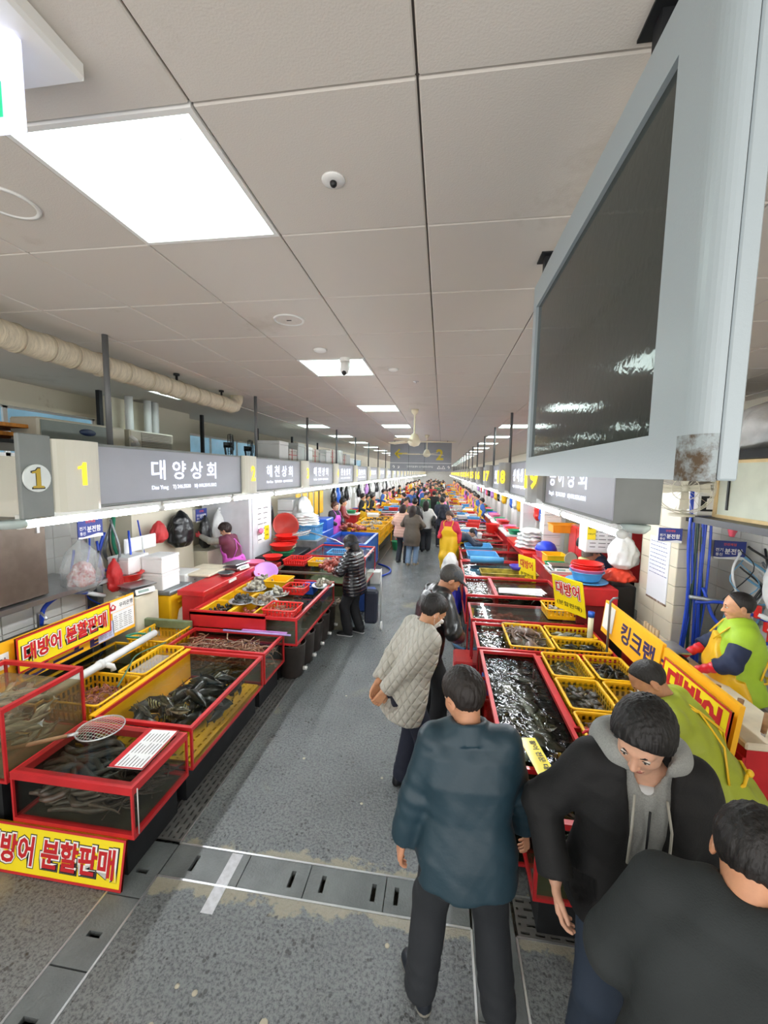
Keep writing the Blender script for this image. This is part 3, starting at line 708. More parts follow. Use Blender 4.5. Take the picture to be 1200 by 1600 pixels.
    # --- long gloves
    if gloves and not far:
        for i in (0, 1):
            a, b = J['el%d' % i], J['wr%d' % i]; a2 = a+(b-a)*.25
            V, F = surf_net(lambda p: smax(cap(p, a2, b, .050*s, .034*s)-.003*np.sin(((p-a)@(b-a)/np.linalg.norm(b-a))*110), -(((p-a2)@(b-a))/np.linalg.norm(b-a)), .004), *bbox([a2, b], .07), .009*res)
            arr_mesh('glove_sleeve', V, F, mat('glove_'+gloves.strip('#'), gloves, .4, bump=.15, bscale=90), root)
    # --- hats
    if hat:
        hk, hcol = hat[0], hat[1]; hm_ = mat('hat_'+hcol.strip('#'), hcol, .7, bump=.3, bscale=120)
        def hf(p):
            q = (p-hc)@Hd/sh; d = ell(q, (0, -.012, .032), (.090, .111, .100)); rim = .034-.10*q[:, 1]*0
            d = smax(d, rim-q[:, 2] if hk != 'bucket' else .02-q[:, 2], .006)
            if hk == 'cap':
                v = (q-np.array([0, .10, .040])); d2 = smax(ell(v, (0, 0, -.002), (.078, .085, .030)), -(ell(v, (0, 0, -.012), (.085, .10, .030))), .004); d2 = smax(d2, -v[:, 1]-.03, .01); d = smin(d, d2, .008)
            elif hk == 'bucket':
                r = np.hypot(q[:, 0], q[:, 1]+.01)-(.092+.9*(.03-q[:, 2])*.7); d2 = np.abs(r)-.005; d2 = smax(d2, np.abs(q[:, 2]-.005)-.045, .004); d = smin(d, d2, .008)
            else: d = d-.004*np.sin(q[:, 2]*300)
            return d
        V, F = surf_net(hf, hc-.19*s, hc+.19*s, .007*res if not far else .016); arr_mesh('hat', V, F, hm_, root)
    if mask:
        def mf(p):
            q = (p-hc)@Hd/sh; d = head_sdf(q, female, fat)-.009; d = smax(d, np.abs(q[:, 2]+.058)-.043, .006)
            return smax(d, .035-q[:, 1]+np.abs(q[:, 0])*.25, .004)
        V, F = surf_net(mf, hc-.14*s, hc+.14*s, .0045*res if not far else .012); mo = arr_mesh('face_mask', V, F, mat('mask_white', '#ece9e6', .8), root)
        if not far:
            for sg in (-1, 1):
                MB().tube([tuple(hc+Hd@np.array([sg*x, y, z])*sh) for x, y, z in ((.058, .05, -.035), (.078, .01, -.012), (.088, -.03, -.02), (.07, .02, -.075), (.055, .045, -.08))], .0015, 5).build('mask_loop', mat('mask_white', '#ece9e6', .8), root)
    if hoodie:
        hm2 = mat('hoodie_grey', '#9a9d9a', .9, bump=.3, bscale=260, var=.1, vscale=200)
        def hof(p):
            q = (p-J['neck'])@T/s; ang = np.arctan2(q[:, 0], -q[:, 1])
            # thick rolled collar, higher and fuller at the back
            a = q-np.array([0, -.015, .0]); a = a@Rx(.35)
            rad = .128+.016*np.cos(ang); d = np.hypot(np.hypot(a[:, 0], a[:, 1])-rad, a[:, 2]*.7-.018)-(.040+.018*np.cos(ang))
            d = smin(d, ell(q, (0, -.14, -.01), (.13, .06, .08)), .03)
            inner, qq = torso_q(p, J, .012, 1.0); inner = smax(inner/s, np.abs(q[:, 0])-.115, .01); inner = smax(inner, -.62-q[:, 2], .01)
            d = smin(d, inner, .012)
            d = smax(d, -cap(q, (0, .0, -.03), (0, .03, .12), .070, .088), .008)
            d = smax(d, -ell(q, (0, .10, .035), (.050, .075, .10)), .008)
            return (d-.003*bumps(q, 40, 2))*s
        ps = [J['hip']-[0, 0, .1], J['neck'], J['sh0'], J['sh1']]; V, F = surf_net(hof, *bbox(ps, .19), .0085*res); ho = arr_mesh('hoodie', V, F, hm2, root)
        tq = lambda x, y, z: tuple(J['neck']+T@np.array([x, y, z])*s)
        for sg, L in ((-1, -.34), (1, -.30)): MB().tube([tq(sg*.052, .115, -.05), tq(sg*.062, .155, -.14), tq(sg*.066, .165, L)], .0045, 6).build('drawstring', mat('cord_white', '#b9b8ae', .8), root)
        V, F = surf_net(lambda p: smax(smax(torso_q(p, J, .004, .9)[0], (np.abs(((p-J['neck'])@T)[:, 0])-.06), .01), ((p-J['neck'])@T)[:, 2]+.045, .01), *bbox([J['neck'], J['neck']-[0, 0, .12]], .13), .009*res)
        arr_mesh('undershirt', V, F, mat('shirt_white', '#d8dbdc', .8), root)
        MB().tube([tq(0, .125, -.10), tq(0, .135, -.25), tq(0, .14, -.40)], .004, 6).build('zipper', mat('zip_dark', '#2c2e30', .4, .7), root)
    if extra: extra(root, J)
    return root
# ------------------------------------------------------------------ the hall
CZ, TX, TY, TW = 3.517, -.695, 1.093, .604
XL, XR, YN, YF = -4.85, 3.75, -1.6, 62.0
AX0, AX1 = -1.72, .24          # aisle between the two drains
b = MB()
# concrete slabs: aisle, two side strips, each with the drain troughs left open between them
b.box((XL, YN, -.12), (-1.93, YF, 0)); b.box((-1.70, YN, -.12), (.235, 2.085, 0)); b.box((-1.70, 2.315, -.12), (.235, YF, 0)); b.box((.485, YN, -.12), (XR, 2.085, 0)); b.box((.485, 2.315, -.12), (XR, YF, 0))
b.box((XL, YN, -.2), (XR, YF, -.12)); floor_o = struct('floor', b, FLOOR)
# long perforated drain covers: plates with real slots
GR = mat('drain_plate_steel', '#7c7b78', .35, .4, var=.15, vscale=9, bump=.15, bscale=60)
GRC = mat('drain_plate_concrete', '#6a6f6f', .35, var=.15, vscale=6, bump=.5, bscale=60)
def plate_mesh(w, l, nx, ny, sw, sl, th=.012):
    """plate w (x) by l (y) with nx by ny slots running along y, alternate rows staggered"""
    mb = MB(); cx = w/nx; cy = l/ny
    for i in range(nx):
        x0 = -w/2+i*cx; a = x0+(cx-sw)/2; c = a+sw; off = (cy/2 if i % 2 else 0)
        mb.box((x0, -l/2, -th), (a, l/2, 0)); mb.box((c, -l/2, -th), (x0+cx, l/2, 0))
        y = -l/2; k = 0
        edges = []
        for j in range(ny+1):
            s0 = -l/2+j*cy+(cy-sl)/2-off; s1 = s0+sl
            s0 = max(s0, -l/2+.01); s1 = min(s1, l/2-.01)
            if s1-s0 > .01: edges.append((s0, s1))
        for s0, s1 in edges: mb.box((a, y, -th), (c, s0, 0)); y = s1
        mb.box((a, y, -th), (c, l/2, 0))
    return mb
pl = plate_mesh(.215, .60, 5, 8, .014, .05)
first = None
for k in range(26):
    y = 2.33+.30+.605*k
    if first is None: first = pl.build('drain_plate', GR, floor_o); first.location = (-1.815, y, 0)
    else: c = first.copy(); COL.objects.link(c); c.location = (-1.815, y, 0)
for k in range(26):
    c = first.copy(); COL.objects.link(c); c.location = (.36, 2.63+.605*k, 0)
far = MB().box((-1.92, 18.1, -.012), (-1.71, YF, 0)); far.box((.255, 18.1, -.012), (.465, YF, 0)); far.build('drain_cover_far', GR, floor_o)
# near the camera the covers are concrete with single slots; steel angles line every trough
def slab_cover(x0, x1, y0, y1, slots, m=GRC):
    mb = MB(); z0 = -.03; ys = sorted(set([y0, y1]+[s[1] for s in slots]+[s[3] for s in slots]))
    for a, c in zip(ys[:-1], ys[1:]):
        xs = [x0]
        for s in slots:
            if s[1] <= a+1e-6 and s[3] >= c-1e-6: xs += [s[0], s[2]]
        xs.append(x1)
        for i in range(0, len(xs), 2): mb.box((xs[i], a, z0), (xs[i+1], c, 0))
    return mb.build('drain_slab', m, floor_o)
for k in range(5):
    y1 = 2.30-.36*k; slab_cover(-1.925, -1.705, y1-.352, y1, [(-1.855, y1-.215, -1.775, y1-.185)])
y1 = 2.30
for k in range(5): slab_cover(.245, .475, 2.30-.6*(k+1)+.004, 2.30-.6*k, [])
slots_x = [-1.52, -1.28, -1.16, -.86, -.66, -.34, -.20, .0]
for x0, x1 in ((-1.70, -1.18), (-1.18, -.76), (-.76, -.27), (-.27, .235)):
    slab_cover(x0+.003, x1-.003, 2.09, 2.31, [(x-.014, 2.145, x+.014, 2.25) for x in slots_x if x0 < x-.02 < x1-.03])
for k in range(3):
    p_ = plate_mesh(.215, .56, 5, 7, .014, .05).build('drain_plate', GR, floor_o); p_.rotation_euler = (0, 0, math.pi/2); p_.location = (.49+.285+.575*k, 2.2, 0)
ang = MB()
for x in (-1.93, -1.70, .237, .483): ang.box((x-.006, YN, -.02), (x+.006, 2.085 if x > -1.9 and x < .4 or x > .4 else YF, .003)); ang.box((x-.006, 2.315, -.02), (x+.006, YF, .003))
for y in (2.087, 2.313): ang.box((-1.70, y-.006, -.02), (.235, y+.006, .003)); ang.box((.485, y-.006, -.02), (2.3, y+.006, .003))
ang.build('drain_edge_angle', ALU, floor_o)
MB().box((-1.31, 1.93, .0005), (-1.235, 2.30, .0025), 0, Matrix.Translation((0, 0, 0))).build('white_floor_marking', mat('floor_line_paint', '#c9cbd0', .5, var=.12, vscale=30), floor_o)
rs = random.Random(4)
gum = MB()
for i in range(16):
    x, y = rs.uniform(-1.5, .1), rs.uniform(1.2, 5); r = rs.uniform(.01, .022)
    gum.lathe([(r, .0005), (r*.8, .003), (0.0, .0035)], (x, y, 0), 8)
gum.build('flattened_gum_spot', mat('gum', '#b7b09c', .8), floor_o)['kind'] = 'stuff'

# ceiling: backing, panels, joints
ceil_o = struct('ceiling', MB().box((XL, YN, CZ+.014), (XR, YF, CZ+.12)), CEILB)
tile = MB().box((-.299, -.299, 0), (.299, .299, .014), 0, None, .004)
lights = set()
LCOL = [(-1, [0]+[4*i for i in range(1, 24)])]
for r in [0]+[4*i for i in range(1, 24)]: lights.add((-1, r))
lights.add((-5, 6))
for r in range(12, 96, 4): lights.add((-4, r)); lights.add((3, r))
t0 = None; rest = MB(); n = 0
for j in range(-5, 100):
    for i in range(-4, 7):
        if (i, j) in lights: continue
        c = (TX+TW*(i+.5), TY+TW*(j+.5), CZ)
        if c[1] > YF-.3: continue
        if n < 290 and j < 23:
            if t0 is None: o = t0 = tile.build('ceiling_panel', CEIL, ceil_o)
            else: o = t0.copy(); COL.objects.link(o)
            o.location = c; n += 1
        else:
            rest.box((c[0]-.299, c[1]-.299, c[2]), (c[0]+.299, c[1]+.299, c[2]+.014))
rest.build('far_ceiling_panels', CEIL, ceil_o)['kind'] = 'stuff'
sf = MB().box((XL, YN, CZ-.006), (TX-4*TW-.006, 4.70, CZ+.014)); sf.box((XL, 4.70, CZ-.006), (-3.72, 5.34, CZ+.014)); sf.box((XL, 5.34, CZ-.006), (TX-4*TW-.006, YF, CZ+.014)); sf.box((TX+7*TW, YN, CZ-.006), (XR, YF, CZ+.014)); sf.build('soffit', SOFF, ceil_o)
# recessed light fittings
fit = thing('ceiling_light', 'square recessed ceiling light panel closest to the exit sign', 'light', (TX-TW/2, TY+TW/2, CZ))
f = MB(); w = .30
for a in ((-w, -w, w, -w+.018), (-w, w-.018, w, w), (-w, -w+.018, -w+.018, w-.018), (w-.018, -w+.018, w, w-.018)): f.box((a[0], a[1], -.004), (a[2], a[3], .05))
f.build('frame', WHT, fit)
MB().box((-w+.018, -w+.018, .002), (w-.018, w-.018, .01)).build('diffuser', PANEL, fit)
bug = MB(); 
for i in range(12): bug.ball((rs.uniform(-.25, .25), rs.uniform(-.25, .25), .001), (.003, .0016, .001), 6, 4)
bug.build('dead_insects', BLK, fit)['kind'] = 'stuff'
for (i, j) in sorted(lights, key=lambda q: (q[1], q[0])):
    if (i, j) == (-1, 0) or TY+TW*(j+.5) > YF-.4: continue
    col = {-1: 'over the aisle', -4: 'over the signs beginning with 1', -5: 'behind the wrapped ceiling pipe', 3: 'over signs 15 to 19'}[i]
    lab = {(-1, 4): 'square ceiling light panel with a small white sensor hanging across it', (-1, 8): 'ceiling light panel over the aisle, second beyond the one by the exit sign', (-5, 6): 'ceiling light panel partly hidden by the wrapped ceiling pipe'}.get((i, j), 'recessed ceiling light panel in the receding row '+col)
    clone(fit, (TX+TW*(i+.5), TY+TW*(j+.5), CZ), 0, lab, 'ceiling light panels '+col)
# small ceiling devices
def device(name, x, y, label, cat, parts):
    t = thing(name, label, cat, (x, y, CZ))
    for nm, mb, m in parts: mb.build(nm, m, t)
device('ceiling_sensor', -.39, 1.41, 'small round white ceiling sensor with a black eye', 'sensor', [('plate', MB().lathe([(0.04, 0), (.038, -.005), (.02, -.007), (.0, -.007)], n=24), WHT), ('lens', MB().ball((0, 0, -.012), (.012, .012, .012)), BLK)])
device('ceiling_speaker', -1.62, 1.38, 'round flush ceiling speaker beside the largest light panel', 'speaker', [('ring', MB().lathe([(.10, 0), (.098, -.006), (.085, -.006), (.083, 0)], n=28), WHT), ('grille', MB().lathe([(0, -.001), (.083, -.001), (.083, .001)], n=28)if False else MB().cyl((0, 0, 0), .083, -.003, -.001, 28), CEIL)])
device('ceiling_speaker', -1.01, 2.60, 'round ceiling speaker with a small slot before the camera', 'speaker', [('ring', MB().lathe([(.10, 0), (.098, -.006), (.085, -.006), (.083, 0)], n=28), WHT), ('grille', MB().lathe([(0, -.001), (.083, -.001), (.083, .001)], n=28)if False else MB().cyl((0, 0, 0), .083, -.003, -.001, 28), CEIL), ('slot', MB().cbox((0, 0, -.004), (.03, .008, .004)), BLK)])
device('smoke_detector', -1.0, 3.24, 'low round smoke detector beside the second light panel', 'detector', [('base', MB().lathe([(.055, 0), (.05, -.012), (.03, -.02), (0, -.02)], n=20), WHT)])
device('smoke_detector', -.49, 3.9, 'round smoke detector right of the second light panel', 'detector', [('base', MB().lathe([(.05, 0), (.045, -.010), (.03, -.018), (0, -.018)], n=20), WHT)])
device('sprinkler_head', -.31, 4.43, 'tiny sprinkler head near the first ceiling fan', 'sprinkler', [('base', MB().lathe([(.03, 0), (.03, -.004), (.008, -.006), (.008, -.02), (0, -.02)], n=14), ALU)])
device('aisle_camera', -.86, 3.50, 'white bullet camera hanging at the second light panel', 'camera', [('mount', MB().cyl((0, 0, 0), .045, -.03, 0), WHT), ('body', MB().tube([(0, .02, -.04), (0, -.02, -.12)], [.045, .035], 14), WHT), ('lens', MB().ball((0, -.03, -.13), .02), BLK)])
# exit sign
t = thing('exit_sign', 'lit green and white exit sign fixed under the ceiling', 'sign', (-1.02, .84, CZ))
MB().box((-.09, -.10, -.045), (.14, .12, 0), bev=.008).build('mount', WHT, t)
MB().box((-.16, -.012, -.235), (.09, .012, -.045), bev=.006).build('panel', emis('exit_panel_glow', '#dfe2ff', .42), t)
g = MB(); M = frame_M((.03, -.0135, -.185), (1, 0, 0), (0, 0, 1)); g.prism([(-.02, -.03), (.025, -.03), (.025, .04), (-.02, .04), (-.02, .03), (.012, .03), (.012, -.02), (-.02, -.02)], 0, .002, 0, M); g.prism([(-.02, -.01), (0, 0), (.0, .02), (-.02, .01)], 0, .002, 0, M)
g.build('pictogram', mat('exit_green', '#1fae7a', .5, emit=.5), t)
# hanging direction sign
t = thing('hanging_direction_sign', 'grey hanging sign with a yellow arrow and a yellow 2 over the aisle', 'sign', (-.68, 12.5, 2.6))
MB().box((-.93, -.06, 0), (.93, .06, .86), bev=.01).build('panel', mat('dir_sign_grey', '#85878c', .4, var=.03), t)
MB().box((-.93, -.064, .235), (.93, -.06, .245)).build('divider', WLET, t)
sm = MB(); 
for x in (-.36, .12): sm.box((x-.004, -.064, 0), (x+.004, -.06, .86))
sm.build('panel_seam', BLK, t)
M = frame_M((-.60, -.062, .52), (1, 0, 0), (0, 0, 1)); a = MB(); a.prism([(-.15, -.025), (.2, -.025), (.2, .025), (-.15, .025)], 0, .004, 0, M); a.prism([(-.2, 0), (-.06, .15), (-.02, .12), (-.12, 0), (-.02, -.12), (-.06, -.15)], 0, .004, 0, M); YDIM = mat('sign_yellow_print', '#c9b02c', .5, var=0); a.build('arrow', YDIM, t)
text('number', '2', .33, YDIM, t, frame_M((.58, -.062, .50), (1, 0, 0), (0, 0, 1)), .03)
text('lettering', '고객지원센터 상가관리사무실', .06, WLET, t, frame_M((-.02, -.062, .13), (1, 0, 0), (0, 0, 1)))
text('lettering', '↑ ↗', .10, WLET, t, frame_M((-.75, -.062, .12), (1, 0, 0), (0, 0, 1))); text('lettering', '△△ ↑', .10, WLET, t, frame_M((.7, -.062, .12), (1, 0, 0), (0, 0, 1)))
hr = MB(); 
for x in (-.8, .8): hr.box((x-.01, -.01, .86), (x+.01, .01, CZ-2.6))
hr.build('hanger', DRK, t)
# ceiling fans
def fan(x, y, rot, label):
    t = thing('ceiling_fan', label, 'fan', (x, y, CZ)); C_ = mat('fan_cream', '#d8cfb4', .4)
    MB().lathe([(.0, 0), (.06, 0), (.05, -.05), (.012, -.09), (.012, -.36), (.05, -.38), (.09, -.46), (.10, -.50), (.07, -.55), (0, -.57)], n=20).build('motor', C_, t)
    for k in range(3):
        a = rot+k*2*math.pi/3; R_ = Matrix.Rotation(a, 4, 'Z') @ Matrix.Translation((0, 0, -.49)) @ Matrix.Rotation(.16, 4, 'X')
        MB().box((.09, -.012, -.004), (.2, .012, .004), 0, R_).add([R_ @ Vector(v) for v in ((.18, -.05, 0), (.62, -.065, 0), (.66, 0, 0), (.62, .065, 0), (.18, .05, 0), (.18, -.05, .006), (.62, -.065, .006), (.66, 0, .006), (.62, .065, .006), (.18, .05, .006))], [(4, 3, 2, 1, 0), (5, 6, 7, 8, 9), (0, 1, 6, 5), (1, 2, 7, 6), (2, 3, 8, 7), (3, 4, 9, 8), (4, 0, 5, 9)]).build('blade', C_, t)
fan(-.45, 6.35, .2, 'cream ceiling fan hanging over the aisle, larger of the two'); fan(-.42, 10.6, .9, 'cream ceiling fan before the hanging grey sign')

# walls
def wall_box(name, parts, m, par=None):
    mb = MB()
    for p in parts: mb.box(*p)
    return struct(name, mb, m, par)
wl = wall_box('wall_left', [((XL-.15, YN, 0), (XL, YF, 2.66)), ((XL-.15, YN, 3.24), (XL, YF, CZ+.1)), ((XL-.15, YN, 2.66), (XL, 1.6, 3.24)), ((XL-.15, 5.15, 2.66), (XL, 6.9, 3.24)), ((XL-.15, 11.4, 2.66), (XL, 12.0, 3.24)), ((XL-.15, 24, 2.66), (XL, YF, 3.24))], WALLC)
wall_box('wall_right', [((XR, YN, 0), (XR+.15, YF, CZ+.1))], WALLC)
wall_box('wall_far', [((XL, YF, 0), (XR, YF+.15, CZ+.1))], mat('far_wall', '#d8d8d2', .8))
SKYG = mat('window_glass_blue', '#7ba3b8', .1, var=.2, vscale=1.2, emit=.3)
for nm, y0, y1 in (('window_1', 1.6, 5.15), ('window_2', 6.9, 11.4), ('window_3', 12.0, 24.0)):
    mb = MB(); nn = max(2, int((y1-y0)/1.1)); 
    mb.box((XL-.06, y0, 2.66), (XL-.02, y1, 2.70)); mb.box((XL-.06, y0, 3.20), (XL-.02, y1, 3.24))
    for k in range(nn+1): y = y0+(y1-y0-.04)*k/nn; mb.box((XL-.06, y, 2.66), (XL-.02, y+.05, 3.24))
    wo = struct(nm, mb, WHT)
    for k in range(nn):
        ya = y0+(y1-y0-.04)*k/nn+.05; yb = y0+(y1-y0-.04)*(k+1)/nn
        MB().box((XL-.05, ya, 2.70), (XL-.045, yb, 3.20)).build('pane', SKYG, wo)
struct('trim_1', MB().box((XL, YN, 3.22), (XL+.05, 5.2, 3.27)), CREAM)
pb = MB().box((XL, 5.25, 0), (XL+.40, 6.7, CZ)); struct('pillar', pb, WALLC)
# lower wall: white tiles on the near stretch, tile by tile
def tiles(wall, X, y0, y1, z0, z1, side, tw=.2, th=.2, lim=290):
    t0 = None; n = 0; ny = int((y1-y0)/tw); nz = int((z1-z0)/th)
    for j in range(ny):
        for k in range(nz):
            if t0 is None: t0 = MB().box((0, .002, .002), (.012, tw-.002, th-.002), 0, None, .002).build('tile', TILEW, wall); o = t0
            else: o = t0.copy(); COL.objects.link(o)
            o.location = (X if side > 0 else X-.012, y0+j*tw, z0+k*th); n += 1
            if n >= lim: return
tiles(wl, XL+.001, 2.4, 5.2, .4, 2.0, 1, .25, .25)
# white tiled pillar by the blue hoses
pr = struct('pillar', MB().box((2.465, 4.565, 0), (2.70, 5.30, CZ)), GROUT)
for k in range(12):
    for j in range(2): MB().box((2.45, 4.553+j*.375, k*.2+.003), (2.465, 4.922+j*.375, k*.2+.197), 0, None, .003).build('tile', TILEC, pr)
    MB().box((2.453, 4.55, k*.2+.003), (2.697, 4.565, k*.2+.197), 0, None, .003).build('tile', TILEC, pr)
wr2 = wall_box('wall_right_tiled', [((3.20, 1.2, 0), (3.28, 6.4, 2.25))], GROUT)
tiles(wr2, 3.20, 1.2, 6.4, .3, 2.1, -1, .3, .2)

# wrapped duct along the ceiling
t = thing('wrapped_pipe', 'thick tape-wrapped pipe slung below the ceiling', 'pipe', (-2.72, 1.0, 3.36))
mb = MB(); pts = []; rr = []
rs = random.Random(2); y = -2.4
while y < 3.95: pts.append((0, y, rs.uniform(-.003, .003))); rr.append(.088+rs.uniform(-.004, .004)); y += .05
pts += [(0, 4.05, .02), (0, 4.12, .10), (0, 4.13, .16)]; rr += [.085, .08, .08]
mb.tube(pts, rr, 16); mb.build('pipe', mat('duct_tape', '#cfc4ad', .6, var=.12, vscale=12, bump=.6, bscale=25, stretch=(1, 4, 1)), t)
for y in (1.05, 2.9, 3.75): MB().tube([(0, y, 0), (0, y, .157)], .012, 8).lathe([(.03, -.02), (.03, 0), (0, 0)], (0, y, .155)).build('hanger', BLK, t)
tp = MB()
for i in range(22):
    y = -1.4+i*.24+rs.uniform(-.05, .05); tp.tube([(0, y, 0), (0, y+.022, 0)], .0935, 16, cap=True)
tp.build('tape_band', mat('duct_tape_dark', '#b9ad95', .6), t)
# ------------------------------------------------------------------ stall signs over both rows
NW = ['zero']+'one two three four five six seven eight nine ten eleven twelve thirteen fourteen fifteen sixteen seventeen eighteen nineteen twenty twenty-one twenty-two twenty-three twenty-four twenty-five twenty-six twenty-seven twenty-eight'.split()
LN = ['대양상회', '해천상회', '해천상회', '찬솔상회', '울산상회', '강남상회', '진미상회', '바다상회', '동해상회', '영일상회', '포항상회', '은하상회', '제일상회', '부산상회', '광명상회', '한일상회', '미래상회', '신흥상회', '중앙상회', '남해상회', '우정상회', '형제상회']
EN = ['Dae Yang', 'Hae Chen', 'Hae Chen', 'Chan Sol']
def one_mark(h, m, par, M, serif=True, grow=0, z=0, nm='number'):
    p = [(-.10, -.5), (.12, -.5), (.12, .5), (-.04, .5), (-.10, .36), (-.30, .30), (-.30, .20), (-.10, .24)]
    if serif: p = [(-.28, -.5), (.30, -.5), (.30, -.41), (.13, -.38), (.13, .5), (-.0, .5), (-.10, .38), (-.30, .33), (-.30, .24), (-.09, .26), (-.09, -.38), (-.28, -.41)]
    c = [(x*h*(1+grow*1.6), y*h*(1+grow)) for x, y in p]
    return MB().prism(c, z, z+.003, 0, M).build(nm, m, par)
NUMGREY = mat('grey_number_box', '#9c9c9a', .4, var=.05, vscale=3)
def stall_sign(side, y0, y1, num, name, label, romaji='', detail=2, numlen=.34):
    """side -1: the row left of the aisle, faces +x, number box at its near end; +1: faces -x, number box at its far end"""
    X = -2.42 if side < 0 else 1.0; zb, zt = 2.27, 2.715; d = .20 if side < 0 else .26
    t = thing('stall_sign', label, 'sign', (X, y0, 2.27), 0, 'stall signs '+('left' if side < 0 else 'right')+' of the aisle'); L = y1-y0; H = zt-zb
    bx = -d if side < 0 else 0; 
    nb0, nb1 = 0, numlen; fb0, fb1 = numlen, L; bul = .05 if side < 0 else .13
    MB().box((bx, .006, 0), (bx+d, L-.006, H), bev=.004).build('box', SIGNF, t)
    xf = 0.0; nx = 1 if side < 0 else -1
    fr = MB()
    fr.box((min(0, nx*.012), fb0, H-.018), (max(0, nx*.012), fb1, H)); fr.box((min(0, nx*.012), fb0, 0), (max(0, nx*.012), fb1, .018)); fr.box((min(0, nx*.012), fb1-.016, 0), (max(0, nx*.012), fb1, H))
    fr.build('frame', SIGNF, t)
    MB().box((min(0, nx*.006), fb0, .018), (max(0, nx*.006), fb1-.016, H-.018)).build('name_panel', SIGNG, t)
    # bulging number box
    n = 8; poly = []
    for k in range(n+1): a = math.pi*k/n; poly.append((nx*(.03+bul*math.sin(a)), nb0+.004+(nb1-nb0-.008)*(1-math.cos(a))/2))
    poly = [(0, nb0+.004)]+poly+[(0, nb1-.004)]
    if nx < 0: poly = poly[::-1]
    MB().prism([(x, y) for x, y in poly], -.006, H+.006).build('number_box', NUMBOX if side < 0 else NUMGREY, t) if numlen > .01 else None
    
    # text reads correctly seen from the aisle
    Mn = frame_M((.0815, (nb0+nb1)/2, H*.53), (0, 1, 0), (0, 0, 1)) if side < 0 else frame_M((-.134, .052, H*.53), (.55, -.83, 0), (0, 0, 1))
    if num is None: pass
    elif num == 1: one_mark(.15, YLET, t, Mn, False)
    else: text('number', str(num), .19 if side < 0 else .20, YLET, t, Mn, .035, width=.11 if num < 10 else .17)
    if detail:
        Mt = frame_M((nx*.0075, (fb0+fb1)/2+(.0 if side < 0 else .15), H*.60), (0, 1, 0) if side < 0 else (0, -1, 0), (0, 0, 1))
        text('name_lettering', ' '.join(name), .17, emis('name_glow', '#dfe4f5', .7) if 'name_glow' not in MATS else MATS['name_glow'], t, Mt, .012, width=.98)
        if detail > 1:
            Mt2 = Mt.copy(); Mt2.translation.z -= .155
            text('phone_lettering', romaji, .045, MATS['name_glow'], t, Mt2, .01, width=.98)
    hp = MB()
    hp.tube([(-nx*.06, .55, H), (-nx*.06, .55, CZ-2.27)], .021, 10)
    hp.build('hanger_post', mat('post_grey', '#6d6f70', .5, .3), t)
    return t
ys = [2.20, 4.62]+[4.62+2.08*k for k in range(1, 28)]
for k in range(27):
    nm = LN[k % len(LN)]; r = (EN[k]+'    T) 246.5530    M) 010.3515.5812') if k < 4 else 'Dong Hae   T) 246.5530'
    lab = 'grey stall sign with a yellow number %s beside the name %s' % (NW[k+1], nm) if k < 6 else 'distant grey stall sign number %s in the row starting with sign one' % NW[k+1]
    if ys[k+1] < 61: stall_sign(-1, ys[k], ys[k+1], k+1, nm, lab, r, 2 if k < 5 else (1 if k < 9 else 0))
RN = ['성아상회', '성진상회', '부일상회', '대성상회', '해성상회']
RE = ['Sung A', 'Sung Jin', 'Bu Il']
ry = [2.53, 4.12, 6.19, 8.27]+[8.27+2.08*k for k in range(1, 23)]
# the first right-hand sign has a plain end box near the camera
stall_sign(1, 2.53, 4.12, None, '승아상회', 'grey stall sign with its plain near end below the large screen case', 'Sung A    T) 246.3819    M) 010.3535.8814', 2, 0.0)
for k in range(21):
    num = 19-k
    if num < 1 or ry[k+2] > 56: break
    lab = 'grey stall sign with yellow number %s ' % NW[num]+('partly hidden by the large screen case' if num == 19 else 'beyond sign %s on the screen case side' % NW[num+1])
    stall_sign(1, ry[k+1], ry[k+2], num, RN[k % 5], lab, (RE[k % 3]+'    T) 246.3819    M) 010.3535.8814'), 2 if k < 3 else 0)
# grey end board with the round number plate
t = thing('number_plate', 'round white plate with an outlined yellow 1 on a grey board', 'sign', (-2.42, 2.12, 2.24))
MB().box((-.0, -.12, 0), (.03, .078, .50), bev=.006).build('board', SIGNF, t)
Mp = frame_M((.032, -.03, .24), (0, 1, 0), (0, 0, 1))
MB().cyl((0, 0, 0), .082, 0, .012, 28, 0, Mp).build('disc', mat('plate_white', '#e4ebe9', .4), t)
Mq = Mp.copy(); Mq.translation.x += .012
one_mark(.122, KLET, t, Mq, True, .06, 0, 'numeral_outline'); one_mark(.116, mat('numeral_yellow', '#c9a924', .5), t, Mq, True, 0, .0015, 'numeral')
# light tubes below the signs
def tube_light(x, y0, y1, label, grp):
    t = thing('tube_light', label, 'light', (x, y0, 2.20), 0, grp); L = y1-y0
    MB().box((-.03, 0.01, .025), (.03, L-.01, .058)).build('housing', WHT, t)
    MB().tube([(0, .03, .0), (0, L-.03, .0)], .026, 10).build('tube', TUBE, t)
    e = MB().tube([(0, .0, .0), (0, .035, .0)], .030, 10); e.tube([(0, L-.035, .0), (0, L, .0)], .030, 10); e.build('end_cap', WHT, t)
y = 2.06; k = 0
while y < 60:
    L = 1.22
    lab = 'glowing tube light under stall sign %d' % (1 if y < 4.6 else int((y-4.62)/2.08)+2)+(', nearer of the two' if k % 2 == 0 and k < 2 else '')
    tube_light(-2.50 if True else 0, y, y+L, lab if k < 2 else 'glowing tube light in the unbroken line under the signs from 2 onward', 'tube lights under the left signs'); y += L+.01; k += 1
y = 2.60; k = 0
while y < 60:
    tube_light(1.09, y, y+1.22, 'glowing tube light under the sign below the large screen' if k == 0 else 'glowing tube light in the line under signs 19 and beyond', 'tube lights under the right signs'); y += 1.23; k += 1
